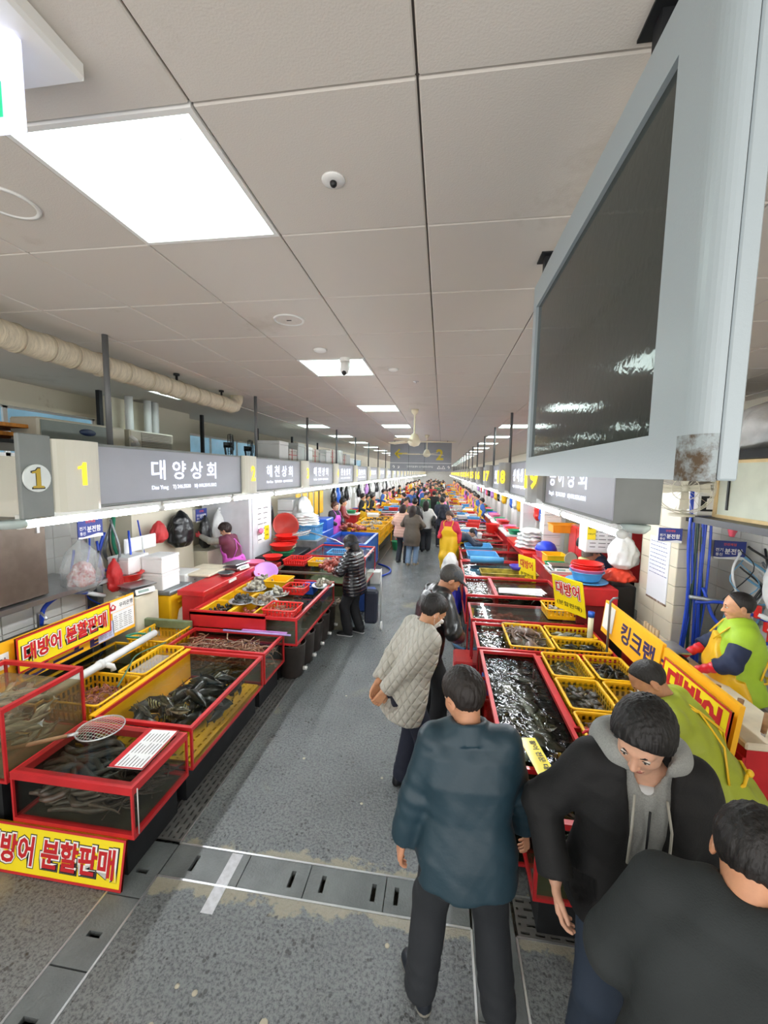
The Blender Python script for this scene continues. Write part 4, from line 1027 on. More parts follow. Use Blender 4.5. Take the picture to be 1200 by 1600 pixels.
# lamp end housings
solo('lamp_end_housing', MB().lathe([(.0, -.05), (.05, -.045), (.07, -.02), (.07, .0), (0, .0)], n=18, sx=1, sy=1.4), clear_mat('frosted_plastic', '#e8f4f2', .2, opac=.5, body='#dfe9e8'), 'rounded clear housing at the tube end below number plate 1', 'light cover', (-2.46, 2.0, 2.235))
solo('lamp_end_housing', MB().lathe([(.0, -.05), (.05, -.045), (.07, -.02), (.07, .0), (0, .0)], n=18, sx=1, sy=1.4), MATS['frosted_plastic'], 'rounded white housing at the tube end below the screen case', 'light cover', (1.12, 2.52, 2.27))

# ------------------------------------------------------------------ large screen in its case
t = thing('screen_case', 'large blue-grey steel case holding a dark screen, hung from the ceiling', 'screen', (.40, .72, 2.545))
Ly, Hz = 1.34, .87
m = MB()
# face ring around the screen opening
oy0, oy1, oz0, oz1 = .155, 1.285, .085, .765
def ring(mb, x0, x1, oy0, oy1, oz0, oz1):
    mb.box((x0, 0.055, 0), (x1, Ly, oz0)); mb.box((x0, 0.055, oz1), (x1, Ly, Hz)); mb.box((x0, 0.055, oz0), (x1, oy0, oz1)); mb.box((x0, oy1, oz0), (x1, Ly, oz1))
ring(m, 0, .012, oy0, oy1, oz0, oz1); m.build('face_frame', CASE, t)
# rounded near edge, body and seam
prof = []
for k in range(9): a = math.pi/2*k/8; prof.append((.03-.03*math.cos(a), .045-.045*math.sin(a)))
poly = prof+[(.034, 0), (.034, .055), (.0, .055)]
MB().prism(poly[::-1], 0, Hz).build('rounded_edge', CASE, t)
MB().box((.037, .0, 0), (.066, Ly, Hz), bev=.003).build('rear_case', CASE, t)
MB().box((.012, .05, .002), (.037, Ly-.002, .04)).build('bottom_plate', CASE, t); MB().box((.012, .05, Hz-.04), (.037, Ly-.002, Hz)).build('top_plate', CASE, t)
MB().box((.030, .004, 0.002), (.040, .012, Hz-.002)).build('seam', BLK, t)
MB().box((.020, oy0-.02, oz0-.02), (.028, oy1+.02, oz1+.02)).build('display', mat('screen_black', '#2a302e', .25, var=.1, vscale=4), t)
MB().box((.012, oy0-.012, oz0-.012), (.016, oy1+.012, oz1+.012)).build('cover_glass', clear_mat('dusty_glass', '#8f9894', .06, bump=.02, bscale=40, ior=1.6, opac=.22, body='#7a827c'), t)
for y in (.30, 1.27): MB().box((.02, y-.02, Hz), (.05, y+.02, CZ-2.545)).box((.0, y-.05, CZ-2.545-.006), (.08, y+.05, CZ-2.545)).build('ceiling_bracket', DRK, t)
MB().prism([(x-.0007 if i<9 else x, y-.0007 if i<9 else y) for i,(x,y) in enumerate(poly)][::-1], -.0015, .075).build('rust_patch', stain_mat('rust', '#9aa5a8', '#54432f', .47, 16, .7, .3), t)
# ------------------------------------------------------------------ builders for tanks, baskets, boxes, sea life
def tank(name, label, x0, x1, y0, y1, zb, zt, rim=None, water=None, level=.05, rw=.028, stand=None, group=None, bottom=None, open_front=True, lid=False, glassy=True, solidwall=None, pw=None):
    rim = rim or RED; water = water or WATER; bottom = bottom or INNER
    cx, cy = (x0+x1)/2, (y0+y1)/2; t = thing(name, label, 'fish tank', (cx, cy, 0), 0, group)
    w, l = (x1-x0)/2, (y1-y0)/2
    f = MB()
    for z, q in ((zb, rw*.6), (zt-rw, rw)):
        f.box((-w, -l, z), (w, -l+q, z+q)); f.box((-w, l-q, z), (w, l, z+q)); f.box((-w, -l+q, z), (-w+q, l-q, z+q)); f.box((w-q, -l+q, z), (w, l-q, z+q))
    pw = pw or rw*.55
    for sx in (-1, 1):
        for sy in (-1, 1): f.box((min(sx*w, sx*(w-pw)), min(sy*l, sy*(l-pw)), zb+rw*.6), (max(sx*w, sx*(w-pw)), max(sy*l, sy*(l-pw)), zt-rw))
    f.build('frame', rim, t)
    g = solidwall or GLASS; i = rw*.3
    for nm, a, b in (('pane', (-w+i, -l+pw, zb+rw*.6), (-w+i+.006, l-pw, zt-rw)), ('pane', (w-i-.006, -l+pw, zb+rw*.6), (w-i, l-pw, zt-rw)), ('pane', (-w+pw, -l+i, zb+rw*.6), (w-pw, -l+i+.006, zt-rw)), ('pane', (-w+pw, l-i-.006, zb+rw*.6), (w-pw, l-i, zt-rw))):
        MB().box(a, b).build(nm, g, t)
    MB().box((-w+.01, -l+.01, zb+.002), (w-.01, l-.01, zb+.016)).build('tank_floor', bottom, t)
    if water != 'none':
        wl_ = zt-level; nx = max(2, int(2*w/.25)); b = MB(); b.box((-w+i+.008, -l+i+.008, zb+.02), (w-i-.008, l-i-.008, wl_)); b.build('water', water, t)
    if lid: MB().box((-w+.02, -l+.02, zt), (w-.02, l-.02, zt+.005)).build('lid', LIDG, t)
    if stand is not False and zb > .05:
        s = MB(); s.box((-w+.04, -l+.03, 0), (w-.08 if stand != 'deep' else w-.25, l-.03, zb)); s.build('stand', stand if isinstance(stand, bpy.types.Material) else DRK, t)
    return t
def perf_wall(mb, a, b, h, nx, thick=.006, slot=.5):
    """wall from point a to b (local, at its foot) with one row pair of vertical slots, height h, leaning by given tops"""
    pass
def crate(name, label, x0, x1, y0, y1, z0, z1, m, group=None, cat='basket', holes=True, root=None, tilt=0, rimw=.022, water=None):
    """open plastic basket: tapered walls with a slotted upper band and a rolled rim"""
    cx, cy = (x0+x1)/2, (y0+y1)/2; t = root or thing(name, label, cat, (cx, cy, z0), 0, group); w, l, h = (x1-x0)/2, (y1-y0)/2, z1-z0
    k = .9; mb = MB(); c0 = [(-w*k, -l*k), (w*k, -l*k), (w*k, l*k), (-w*k, l*k)]; c1 = [(-w+.012, -l+.012), (w-.012, -l+.012), (w-.012, l-.012), (-w+.012, l-.012)]
    def P(i, j, u, v):
        a = [c0[i][q]+(c0[j][q]-c0[i][q])*u for q in (0, 1)]; b = [c1[i][q]+(c1[j][q]-c1[i][q])*u for q in (0, 1)]
        return (a[0]+(b[0]-a[0])*v, a[1]+(b[1]-a[1])*v, h*v)
    for i in range(4):
        j = (i+1) % 4; L = math.hypot(c1[j][0]-c1[i][0], c1[j][1]-c1[i][1]); n = max(3, int(L/.045)) if holes else 1
        def quad(u0, u1, v0, v1): mb.add([P(i, j, u0, v0), P(i, j, u1, v0), P(i, j, u1, v1), P(i, j, u0, v1)], [(0, 1, 2, 3)])
        if not holes: quad(0, 1, 0, 1); continue
        quad(0, 1, 0, .35); quad(0, 1, .62, .70); quad(0, 1, .92, 1)
        for q in range(n):
            quad(q/n, (q+.45)/n, .35, .62); quad(q/n, (q+.45)/n, .70, .92)
    mb.add([(c[0], c[1], .004) for c in c0], [(0, 1, 2, 3)])
    o = mb.build('basket_wall', m, t)
    sd = o.modifiers.new('thick', 'SOLIDIFY'); sd.thickness = .004; sd.offset = 0
    r = MB(); R = rimw
    pts = []
    cr = .03
    for (sx, sy, a0) in ((1, -1, -90), (1, 1, 0), (-1, 1, 90), (-1, -1, 180)):
        for q in range(4): a = math.radians(a0+30*q); pts.append((sx*(w-cr)+cr*math.cos(a)-0, sy*(l-cr)+cr*math.sin(a), h))
    pts.append(pts[0]); r.tube(pts, R*.55, 6, cap=False, flat=.8)
    r.build('rim', m, t)
    if water: MB().box((-w*.93, -l*.93, .01), (w*.93, l*.93, h*.80)).build('water', water, t)
    return t
def foam_box(w=.36, d=.28, h=.22, name='foam_box', label='', loc=(0, 0, 0), rz=0, group=None, lid=True, m=None):
    t = thing(name, label, 'box', loc, rz, group)
    MB().box((-w/2, -d/2, 0), (w/2, d/2, h*.82 if lid else h), bev=.008).build('body', m or STY, t)
    if lid: MB().box((-w/2-.004, -d/2-.004, h*.825), (w/2+.004, d/2+.004, h), bev=.006).build('lid', m or STY, t)
    return t
def basin(r=.2, h=.12, m=None, label='', loc=(0, 0, 0), group=None, name='basin', cat='basin', rot=None, n=28, sx=1):
    mb = MB().lathe([(r*.70, 0), (r*.76, .01), (r*.93, h*.9), (r*1.03, h), (r*1.03, h-.008), (r*.90, h*.86), (r*.70, .014), (0, .012)], (0, 0, 0), n, sx=sx)
    mb.add([(r*.70*sx*math.cos(2*math.pi*k/n), r*.70*math.sin(2*math.pi*k/n), 0) for k in range(n)], [tuple(range(n-1, -1, -1))])
    o = solo(name, mb, m, label, cat, loc, group)
    if rot: o.rotation_euler = rot
    return o
def scale_(label, loc, rz=0, group=None, big=1.0, dark=False):
    t = thing('weighing_scale', label, 'scale', loc, rz, group); b = big
    MB().box((-.15*b, -.15*b, 0.01), (.15*b, .15*b, .07), bev=.02).build('body', BLK if dark else STL, t)
    MB().lathe([(.05, .07), (.04, .09), (.04, .10)], n=12).build('post', ALU, t)
    MB().box((-.17*b, -.14*b, .10), (.17*b, .14*b, .118), bev=.012).build('tray', STL, t)
    M = frame_M((0, -.153*b, .05), (1, 0, 0), (0, .35, 1)); MB().box((-.12*b, -.035, 0), (.12*b, .035, .012), 0, M, .005).build('console', BLK if dark else WHT, t)
    MB().box((-.09*b, -.014, .012), (.04*b, .018, .014), 0, M).build('display', mat('lcd', '#8fa39b', .2), t)
    for sx in (-1, 1):
        for sy in (-1, 1): MB().cyl((sx*.11*b, sy*.11*b, 0), .015, 0, .012, 8).build('foot', BLK, t)
    return t

# --- sea life prototypes (all lie along local y, belly down)
_stash = []
def fish_mesh(L, hgt, wid, m, name='fish', bend=0.0, flat=False, tailw=1.0, seed=0, fins=True, belly=None):
    n = 12; mb = MB(); m_ = 8; V = []; prof = [0, .35, .62, .85, .98, 1, .92, .78, .58, .38, .22, .16]
    for i in range(n):
        u = i/(n-1); y = (.5-u)*L*.86; x = bend*L*math.sin(u*3.0)*u; a = prof[i]
        for k in range(m_):
            th = 2*math.pi*k/m_; V.append((x+wid/2*a**.8*math.cos(th), y, hgt/2*a*math.sin(th)))
    F = [(i*m_+k, i*m_+(k+1) % m_, (i+1)*m_+(k+1) % m_, (i+1)*m_+k) for i in range(n-1) for k in range(m_)]+[tuple(range(m_-1, -1, -1)), tuple((n-1)*m_+k for k in range(m_))]
    mb.add(V, F, 0, True)
    if belly:
        lo = [fi for fi in range(len(mb.f)-2) if (fi % m_) in (4, 5, 6, 7)]
        for fi in lo: mb.mi[fi] = 1
    xe = bend*L*math.sin(3.0); ye = -.36*L*1.0
    T = [(xe, ye-.07*L+.0, 0), (xe+.004, ye-.14*L, hgt*.55*tailw), (xe, ye-.115*L, 0), (xe-.004, ye-.14*L, -hgt*.55*tailw), (xe, ye+.0, .02*L*.3)]
    mb.add([(xe, ye-.05*L, .006), (xe+.003, ye-.15*L, hgt*.5*tailw), (xe, ye-.12*L, 0), (xe-.003, ye-.15*L, -hgt*.5*tailw), (xe, ye-.05*L, -.006)], [(0, 1, 2), (0, 2, 4), (4, 2, 3)])
    if fins:
        mb.add([(0, .18*L, hgt*.42), (0, .02*L, hgt*.72), (0, -.18*L, hgt*.5), (0, -.24*L, hgt*.22)], [(0, 1, 2, 3)])
        mb.add([(0, -.02*L, -hgt*.42), (0, -.14*L, -hgt*.68), (0, -.22*L, -hgt*.25)], [(0, 1, 2)])
        for s in (-1, 1): mb.add([(s*wid*.42, .2*L, -hgt*.1), (s*wid*.9, .08*L, -hgt*.2), (s*wid*.6, .06*L, -hgt*.02)], [(0, 1, 2)])
    for s in (-1, 1): mb.ball((s*wid*.30, .36*L, hgt*.1), (wid*.08, L*.018, L*.018), 6, 4, 0)
    return mb
def eel_mb(L, r, seed, amp=.12, wav=1.5, flat=1.0):
    rs = random.Random(seed); ph = rs.uniform(0, 6); n = 16; a2 = rs.uniform(.4, 1); P = []; R = []
    for i in range(n):
        u = i/(n-1); P.append((amp*L*math.sin(u*wav*2*math.pi+ph)*(.4+u*.6), (.5-u)*L, .01*math.sin(u*9+ph)))
        R.append(r*(.45 if i == 0 else .9 if i == 1 else 1.0 if u < .45 else max(.12, 1-(u-.45)*1.5)))
    return MB().tube(P, R, 7, flat=flat)
def shell_mb(r, seed=0, fl=.45):
    mb = MB(); n = 10
    for s in (1, -1):
        V = [(0, r*.9, 0)]; F = []
        rings = 4
        for j in range(1, rings+1):
            u = j/rings
            for k in range(n):
                a = math.pi*(k/(n-1))-math.pi; rr = r*u*(1+.10*math.sin(a*1)); V.append((rr*1.15*math.cos(a)*(.9+.1*u), r*.9+(-1.8*r*u*abs(math.sin(a))**.8 if 1 else 0), s*r*fl*math.sin(math.pi*.5*(1-(2*u-1)**2)**.5 if 0 < u < 1 else 0)*1))
        for j in range(1, rings):
            for k in range(n-1): a = 1+(j-1)*n+k; F.append((a, a+1, a+n+1, a+n))
        F += [(0, 1+k+1, 1+k) for k in range(n-1)]
        mb.add(V, F, 0, True)
    return mb
def lump_mb(r, seed, sq=(1, 1, .6), rough=.25, nu=9, nv=6):
    rs = random.Random(seed); mb = MB().ball((0, 0, 0), (r*sq[0], r*sq[1], r*sq[2]), nu, nv)
    top = (0, 0, r*sq[2]); mb.v = [(x*(1+rs.uniform(-rough, rough)), y*(1+rs.uniform(-rough, rough)), z*(1+rs.uniform(-rough, rough))) if abs(abs(z)-r*sq[2]) > 1e-6 else (x, y, z) for x, y, z in mb.v]
    return mb
def prawn_mb(L, seed):
    P = []; R = []
    for i in range(9):
        u = i/8; a = u*2.4-1.0; P.append((L*.30*math.sin(a)*1.0, L*.30*math.cos(a), 0)); R.append(L*.085*(.35 if i == 0 else 1-.65*u))
    mb = MB().tube(P, R, 7)
    for k in range(2): mb.tube([P[0], (P[0][0]-.3*L, P[0][1]+.2*L+k*.06*L, .01), (P[0][0]-.7*L, P[0][1]+.25*L+k*.2*L, .0)], .0012, 3)
    for k in range(3): mb.tube([P[2+k], (P[2+k][0]-.06*L, P[2+k][1]-.1*L, -.01)], .0018, 3)
    mb.add([(P[-1][0], P[-1][1], .003), (P[-1][0]-.12*L, P[-1][1]-.06*L, 0), (P[-1][0]-.02*L, P[-1][1]-.14*L, 0)], [(0, 1, 2)])
    return mb
def crab_mb(r, seed):
    mb = MB().ball((0, 0, 0), (r, r*.8, r*.35), 12, 7); rs = random.Random(seed)
    for s in (-1, 1):
        for k in range(4):
            a = -.6+k*.42; p = [(s*r*.8*math.cos(a), r*.7*math.sin(a), 0), (s*r*1.7*math.cos(a), r*1.5*math.sin(a), r*.45), (s*r*2.4*math.cos(a*.8), r*2.2*math.sin(a*.8)-.02, -.1*r)]
            mb.tube(p, [r*.15, r*.12, r*.04], 6)
        mb.tube([(s*r*.6, r*.55, 0), (s*r*1.4, r*1.2, r*.2), (s*r*.9, r*1.9, 0)], [r*.15, r*.17, r*.2], 6); mb.tube([(s*r*.9, r*1.9, 0), (s*r*.5, r*2.4, 0)], [r*.2, r*.04], 6)
    return mb
def octo_mb(r, seed):
    rs = random.Random(seed); mb = MB().ball((0, r*.7, r*.2), (r*.75, r*1.0, r*.5), 12, 8)
    for k in range(8):
        a = math.pi*(1.0+.14*k+.0)-.02+math.pi*.0; P = []; R = []; c = rs.uniform(-1.6, 1.6)
        for i in range(9): u = i/8; P.append((r*(.3+2.3*u)*math.cos(a+c*u*u), r*(.3+2.3*u)*math.sin(a+c*u*u)*.9, r*.1*math.sin(u*7+k)+.01)); R.append(r*.2*(1-u*.88))
        mb.tube(P, R, 6)
    return mb
def proto(name, mbs, m):
    """mesh prototypes kept as data only; each use links real objects that share them"""
    out = []
    for mb in mbs:
        me = bpy.data.meshes.new(name); me.from_pydata([tuple(v) for v in mb.v], [], mb.f)
        for mm in (m if isinstance(m, (list, tuple)) else [m]): me.materials.append(mm)
        me.polygons.foreach_set('material_index', mb.mi); me.polygons.foreach_set('use_smooth', mb.sm); me.update(); out.append(me)
    return out
K = {}
K['silver'] = proto('silver_fish', [fish_mesh(.26, .058, .036, 0, bend=b) for b in (-.06, .05, 0)], FSIL)
K['dark'] = proto('dark_fish', [fish_mesh(.38, .11, .07, 0, bend=b) for b in (-.08, .07, .02)], FDRK)
K['olive'] = proto('olive_fish', [fish_mesh(.34, .10, .06, 0, bend=b, belly=1) for b in (-.06, .08)], [FOLV, FBEL])
STRIPE = None
def stripe_mat():
    m, nt, p = new_mat('striped_fish_skin'); L = nt.links.new; tc = N(nt, 'ShaderNodeTexCoord'); w = N(nt, 'ShaderNodeTexWave'); w.bands_direction = 'Y'; w.inputs['Scale'].default_value = 11; w.inputs['Distortion'].default_value = 1.5
    L(tc.outputs['Object'], w.inputs['Vector']); c = N(nt, 'ShaderNodeValToRGB'); c.color_ramp.elements[0].position = .4; c.color_ramp.elements[0].color = rgb('#161712'); c.color_ramp.elements[1].position = .55; c.color_ramp.elements[1].color = rgb('#9c9a6a')
    L(w.outputs['Color'], c.inputs[0]); L(c.outputs[0], p.inputs['Base Color']); p.inputs['Roughness'].default_value = .25; return m
K['striped'] = proto('striped_fish', [fish_mesh(.30, .13, .05, 0, bend=b) for b in (.05, -.04)], stripe_mat())
K['flat'] = proto('flatfish', [fish_mesh(.36, .03, .19, 0, bend=b, fins=False) for b in (.02, -.03)], [FDRK, FBEL])
K['eel'] = proto('eel', [eel_mb(.62, .021, i, .07+.04*(i % 3), 1.0+.3*(i % 4)) for i in range(6)], EEL)
K['worm'] = proto('hagfish', [eel_mb(.30, .0085, i+10, .10+.05*(i % 3), .8+.3*(i % 4)) for i in range(6)], EELB)
K['octo'] = proto('octopus', [octo_mb(.075, i) for i in range(3)], OCT)
K['prawn'] = proto('prawn', [prawn_mb(.13, i) for i in range(3)], SHRIMP)
K['clam'] = proto('clam', [lump_mb(.026, i, (1.2, 1, .62), .14) for i in range(4)], CLAM)
K['cockle'] = proto('dark_clam', [lump_mb(.022, i+4, (1.2, 1, .7), .14) for i in range(4)], CLAMD)
K['oyster'] = proto('oyster', [lump_mb(.05, i+9, (1.3, .9, .45), .3, 8, 6) for i in range(4)], OYST)
K['squirt'] = proto('sea_squirt', [lump_mb(.045, i+20, (.9, 1.3, .8), .3, 9, 7) for i in range(4)], SQUIRT)
K['crab'] = proto('crab', [crab_mb(.07, i) for i in range(2)], CRAB)
K['conch'] = proto('whelk', [MB().lathe([(0, -.03), (.012, -.025), (.03, -.005), (.034, .01), (.024, .022), (.02, .028), (.012, .036), (.009, .042), (.0, .052)], n=9) for i in range(1)], OYST)
def strew(kind, n, box, label, cat, group, seed=0, tiltx=.15, scale=(.85, 1.15), heading=None, m=None, pile=False, name=None):
    """scatter n single animals in box = (x0,x1,y0,y1,z0,z1); pile = heaped, higher in the middle"""
    rs = random.Random(seed); x0, x1, y0, y1, z0, z1 = box; cx, cy = (x0+x1)/2, (y0+y1)/2
    for i in range(n):
        me = rs.choice(K[kind]); o = bpy.data.objects.new(name or me.name.split('.')[0], me); COL.objects.link(o)
        if pile:
            r = math.sqrt(rs.random()); a = rs.uniform(0, 6.283); x = cx+(x1-x0)/2*r*math.cos(a); y = cy+(y1-y0)/2*r*math.sin(a); z = z0+(z1-z0)*(1-r*r)*rs.uniform(.3, 1)
        else: x, y, z = rs.uniform(x0, x1), rs.uniform(y0, y1), rs.uniform(z0, z1)
        s = rs.uniform(*scale); hd = rs.uniform(0, 6.283) if heading is None else math.radians(heading+rs.gauss(0, 22))
        o.location = (x, y, z); o.rotation_euler = (rs.gauss(0, tiltx), rs.gauss(0, tiltx*1.5), hd); o.scale = (s, s, s)
        if m: o.material_slots[0].link = 'OBJECT'; o.material_slots[0].material = m
        tag(o, label, cat, group)
def price_board(name, label, M, w, h, lines, base=None, frame=None, group=None, th=.012, loc=None, cat='sign'):
    """flat board in the plane of M: base, optional border and lettering rows [(text, x, y, height, material, bold, outline)]"""
    o0 = M.translation.copy(); M = M.copy(); M.translation = (0, 0, 0)
    t = thing(name, label, cat, tuple(o0), 0, group)
    MB().box((-w/2, -h/2, -th), (w/2, h/2, 0), 0, M).build('board', base or YSIGN, t)
    if frame:
        f = MB(); b = .014
        f.box((-w/2, -h/2, -th-.001), (w/2, -h/2+b, .003), 0, M); f.box((-w/2, h/2-b, -th-.001), (w/2, h/2, .003), 0, M); f.box((-w/2, -h/2+b, -th-.001), (-w/2+b, h/2-b, .003), 0, M); f.box((w/2-b, -h/2+b, -th-.001), (w/2, h/2-b, .003), 0, M); f.build('border', frame, t)
    R3 = M.to_3x3()
    for (s, x, y, hh, mm, bold, outl, *wd) in lines:
        Mt = M.copy(); Mt.translation = R3 @ Vector((x, y, .001)); wd_ = wd[0] if wd else None
        if outl:
            a = Mt.copy(); a.translation = R3 @ Vector((x, y, .0008)); text('letter_shadow', s, hh*1.17, KLET, t, a, bold+.085, .0008, wd_*1.05 if wd_ else None)
            a = Mt.copy(); a.translation = R3 @ Vector((x, y, .0016)); text('letter_outline', s, hh*1.11, WLET, t, a, bold+.055, .0008, wd_*1.03 if wd_ else None)
            Mt.translation = R3 @ Vector((x, y, .0026))
        text('lettering', s, hh, mm, t, Mt, bold, .001, wd_)
    return t
def sheet(name, label, M, w, h, rows, cols, head=None, border=None, cat='notice', group=None, base=None, seed=0):
    """printed notice: paper with rows of small print"""
    o0 = M.translation.copy(); M = M.copy(); M.translation = (0, 0, 0); t = thing(name, label, cat, tuple(o0), 0, group)
    MB().box((-w/2, -h/2, -.002), (w/2, h/2, 0), 0, M).build('paper', base or PAPER, t)
    rs = random.Random(seed); pr = MB()
    y1 = h/2-.03
    if head:
        MB().box((-w/2, h/2-h*.16, 0), (w/2, h/2, .0008), 0, M).build('heading_band', head, t); y1 = h/2-h*.2
    for r in range(rows):
        y = y1-(y1+h/2-.02)*(r+.5)/rows
        for c in range(cols):
            a = -w/2+.02+(w-.04)*c/cols; L = (w-.04)/cols*rs.uniform(.5, .9); pr.box((a, y-h*.010, 0), (a+L, y+h*.010, .0006), 0, M)
    pr.build('print', KLET, t)['kind'] = 'stuff'
    if border:
        f = MB(); b = .012
        f.box((-w/2, -h/2, 0), (w/2, -h/2+b, .001), 0, M); f.box((-w/2, h/2-b, 0), (w/2, h/2, .001), 0, M); f.box((-w/2, -h/2, 0), (-w/2+b, h/2, .001), 0, M); f.box((w/2-b, -h/2, 0), (w/2, h/2, .001), 0, M); f.build('border', border, t)
    return t
def bag(label, loc, size, m, seed=0, name='plastic_bag', hang=False, group=None, cat='bag', k=1.0, rz=0):
    """crumpled bag: noise-creased blob, knotted top when it hangs"""
    sx, sy, sz = size
    def f(p):
        q = p/np.array([sx, sy, sz]); z = q[:, 2]
        if hang:
            r = np.interp(z, [0, .15, .5, .8, .95, 1.0], [.25, .48, .5, .33, .12, .08])
        else: r = np.interp(z, [0, .1, .5, .85, 1.0], [.42, .5, .47, .33, .10])
        a = np.arctan2(q[:, 1], q[:, 0]); d = (np.hypot(q[:, 0], q[:, 1])-r*(1+.10*np.sin(a*5+z*6+seed)+.05*np.sin(a*11-z*9)))*min(sx, sy)*.8
        d = d-.03*min(sx, sy)*bumps(p, 14/min(sx, sy)*.5, seed)
        return np.maximum(d, np.maximum(-p[:, 2], p[:, 2]-sz))
    V, F = surf_net(f, (-sx*.7, -sy*.7, -.02), (sx*.7, sy*.7, sz+.02), max(sx, sy, sz)/26*k)
    o = arr_mesh(name, V, F, m); o.location = loc; o.rotation_euler = (0, 0, rz); return tag(o, label, cat, group)
# ------------------------------------------------------------------ stall 1 and 2, under the signs 1 and 2
tank('fish_tank', 'low red-rimmed eel tank with a clear lid nearest the yellow floor board', -2.66, -1.80, 2.03, 2.57, .28, .62, RED, WATER, .06, .05, lid=True, bottom=INNER, pw=.014)
strew('eel', 95, (-2.33, -2.12, 2.14, 2.46, .31, .55), 'dark eel lying in the lidded red-rimmed tank', 'eel', 'eels in the lidded tank', 1, .04, (.85, 1.15), 90)
tank('fish_tank', 'long red-rimmed glass tank of dark mixed fish over a yellow basket', -2.64, -1.80, 2.62, 3.84, .28, .62, RED, WATER, .05, .03, bottom=INNERY)
t = thing('submerged_basket', 'yellow slotted basket bottom and rail inside the long fish tank', 'basket', (-2.22, 3.23, .32)); bp2 = plate_mesh(.76, 1.14, 9, 16, .018, .045).build('slotted_bottom', YEL, t)
MB().box((-.43, -.60, 0), (-.40, .60, .295)).box((-.445, -.61, .285), (-.395, .61, .31)).build('side_rail', YEL, t)
strew('dark', 26, (-2.50, -2.0, 2.85, 3.65, .37, .53), 'dark grey fish swimming in the long glass tank', 'fish', 'dark fish in the long tank', 2, .1, (.8, 1.2))
strew('striped', 5, (-2.45, -2.12, 2.9, 3.3, .40, .55), 'black and yellow striped fish in the long glass tank', 'fish', 'striped fish in the long tank', 4, .15, (.7, 1.0))
strew('olive', 10, (-2.50, -1.98, 2.9, 3.65, .36, .54), 'olive fish with a pale belly in the long glass tank', 'fish', 'olive fish in the long tank', 5, .2, (.7, 1.0))
strew('dark', 7, (-1.93, -1.88, 2.85, 3.65, .37, .52), 'dark fish close behind the aisle pane of the long tank', 'fish', 'dark fish behind the pane', 6, .1, (.6, .8), 90*0)
tank('fish_tank', 'red-rimmed tank crowded with thin brown hagfish', -2.95, -1.80, 3.88, 4.42, .28, .62, RED, WATER, .05, .03, bottom=INNERG)
strew('worm', 280, (-2.82, -1.93, 4.0, 4.3, .33, .57), 'thin brown hagfish tangled in the red-rimmed tank', 'hagfish', 'hagfish in the red-rimmed tank', 7, .12, (.9, 1.3))
for i, (x0, x1, y0, y1, lab) in enumerate(((-3.18, -2.69, 2.72, 3.2, 'yellow basket of red prawns beside the long fish tank'), (-2.96, -2.69, 3.24, 3.84, 'narrow yellow basket holding a pale sheet beside the long fish tank'), (-3.45, -2.99, 3.92, 4.42, 'yellow basket by the grey pipe elbow'))):
    crate('yellow_basket', lab, x0, x1, y0, y1, .40, .64, YEL, 'yellow baskets of the first stall', water=WATER)
tank('holding_trough', 'dark water trough under the white pipe', -3.50, -2.68, 2.66, 3.88, .05, .34, YEL, WATERD, .03, .02, stand=False)
tank('holding_trough', 'shallow dark trough with a yellow edge behind the baskets', -3.56, -3.22, 2.68, 3.88, .36, .62, YEL, WATERD, .05, .02, stand=False)
strew('prawn', 70, (-3.08, -2.78, 2.8, 3.12, .50, .585), 'reddish prawn in the yellow basket', 'prawn', 'prawns in the yellow basket', 8, .3)
solo('plastic_sheet', MB().box((-.09, -.2, 0), (.09, .2, .004)), FILM, 'pale plastic sheet lying in the narrow yellow basket', 'sheet', (-2.825, 3.5, .60))
tank('fish_tank', 'tall red-framed glass tank of silver fish behind the eel tank', -3.40, -2.70, 2.04, 2.63, .52, 1.02, RED, WATERC, .10, .03, bottom=mat('tank_bottom_beige', '#a8997e', .6, var=.2))
strew('silver', 24, (-3.2, -2.80, 2.18, 2.52, .60, .86), 'slim silver fish in the tall red-framed tank', 'fish', 'silver fish in the tall tank', 9, .35, (.75, 1.0), 160)
strew('silver', 9, (-3.2, -2.85, 2.2, 2.5, .885, .905), 'slim silver fish floating at the surface of the tall tank', 'fish', 'silver fish at the surface', 10, .1, (.75, 1.0), 160)
solo('bubble_hose', hose([(-2.95, 3.9, .65), (-3.05, 3.6, .64), (-2.9, 3.3, .655), (-2.75, 3.0, .645)], .007), mat('green_hose', '#3c6a52', .4), 'thin green air hose lying across the yellow baskets', 'hose')
# landing net
t = thing('landing_net', 'round landing net with a wooden handle resting on the eel tank lid', 'net', (-2.40, 2.45, .66))
n_ = MB(); pts = [(.15*math.cos(a), .15*math.sin(a), .01) for a in [2*math.pi*k/28 for k in range(29)]]; n_.tube(pts, .005, 6, cap=False); n_.build('hoop', ALU, t)
nm = MB()
for k in range(-6, 7):
    h_ = math.sqrt(max(0, .15**2-(k*.022)**2))
    for (dx, dy) in ((1, 0), (0, 1)):
        nm.tube([((k*.022 if dy else -h_+2*h_*q/6), (-h_+2*h_*q/6 if dy else k*.022), .012+.03*(1-((2*q/6-1)**2))*(1-(k/7)**2)) for q in range(7)], .0012, 3)
o = nm.build('netting', mat('net_thread', '#cfcabb', .7), t); o['kind'] = 'stuff'
MB().tube([(-.10, -.085, .01), (-.15, -.12, .012)], .013, 8).build('ferrule', ALU, t)
MB().tube([(-.15, -.12, .012), (-.42, -.33, .02), (-.62, -.53, .03)], [.013, .015, .017], 10).build('handle', WOOD, t)
t = sheet('origin_notice', 'red-headed printed notice on the corner of the eel tank lid', frame_M((-1.97, 2.36, .634), (-.05, 1, 0), (-1, -.05, 0)), .40, .24, 7, 3, RED, RED)
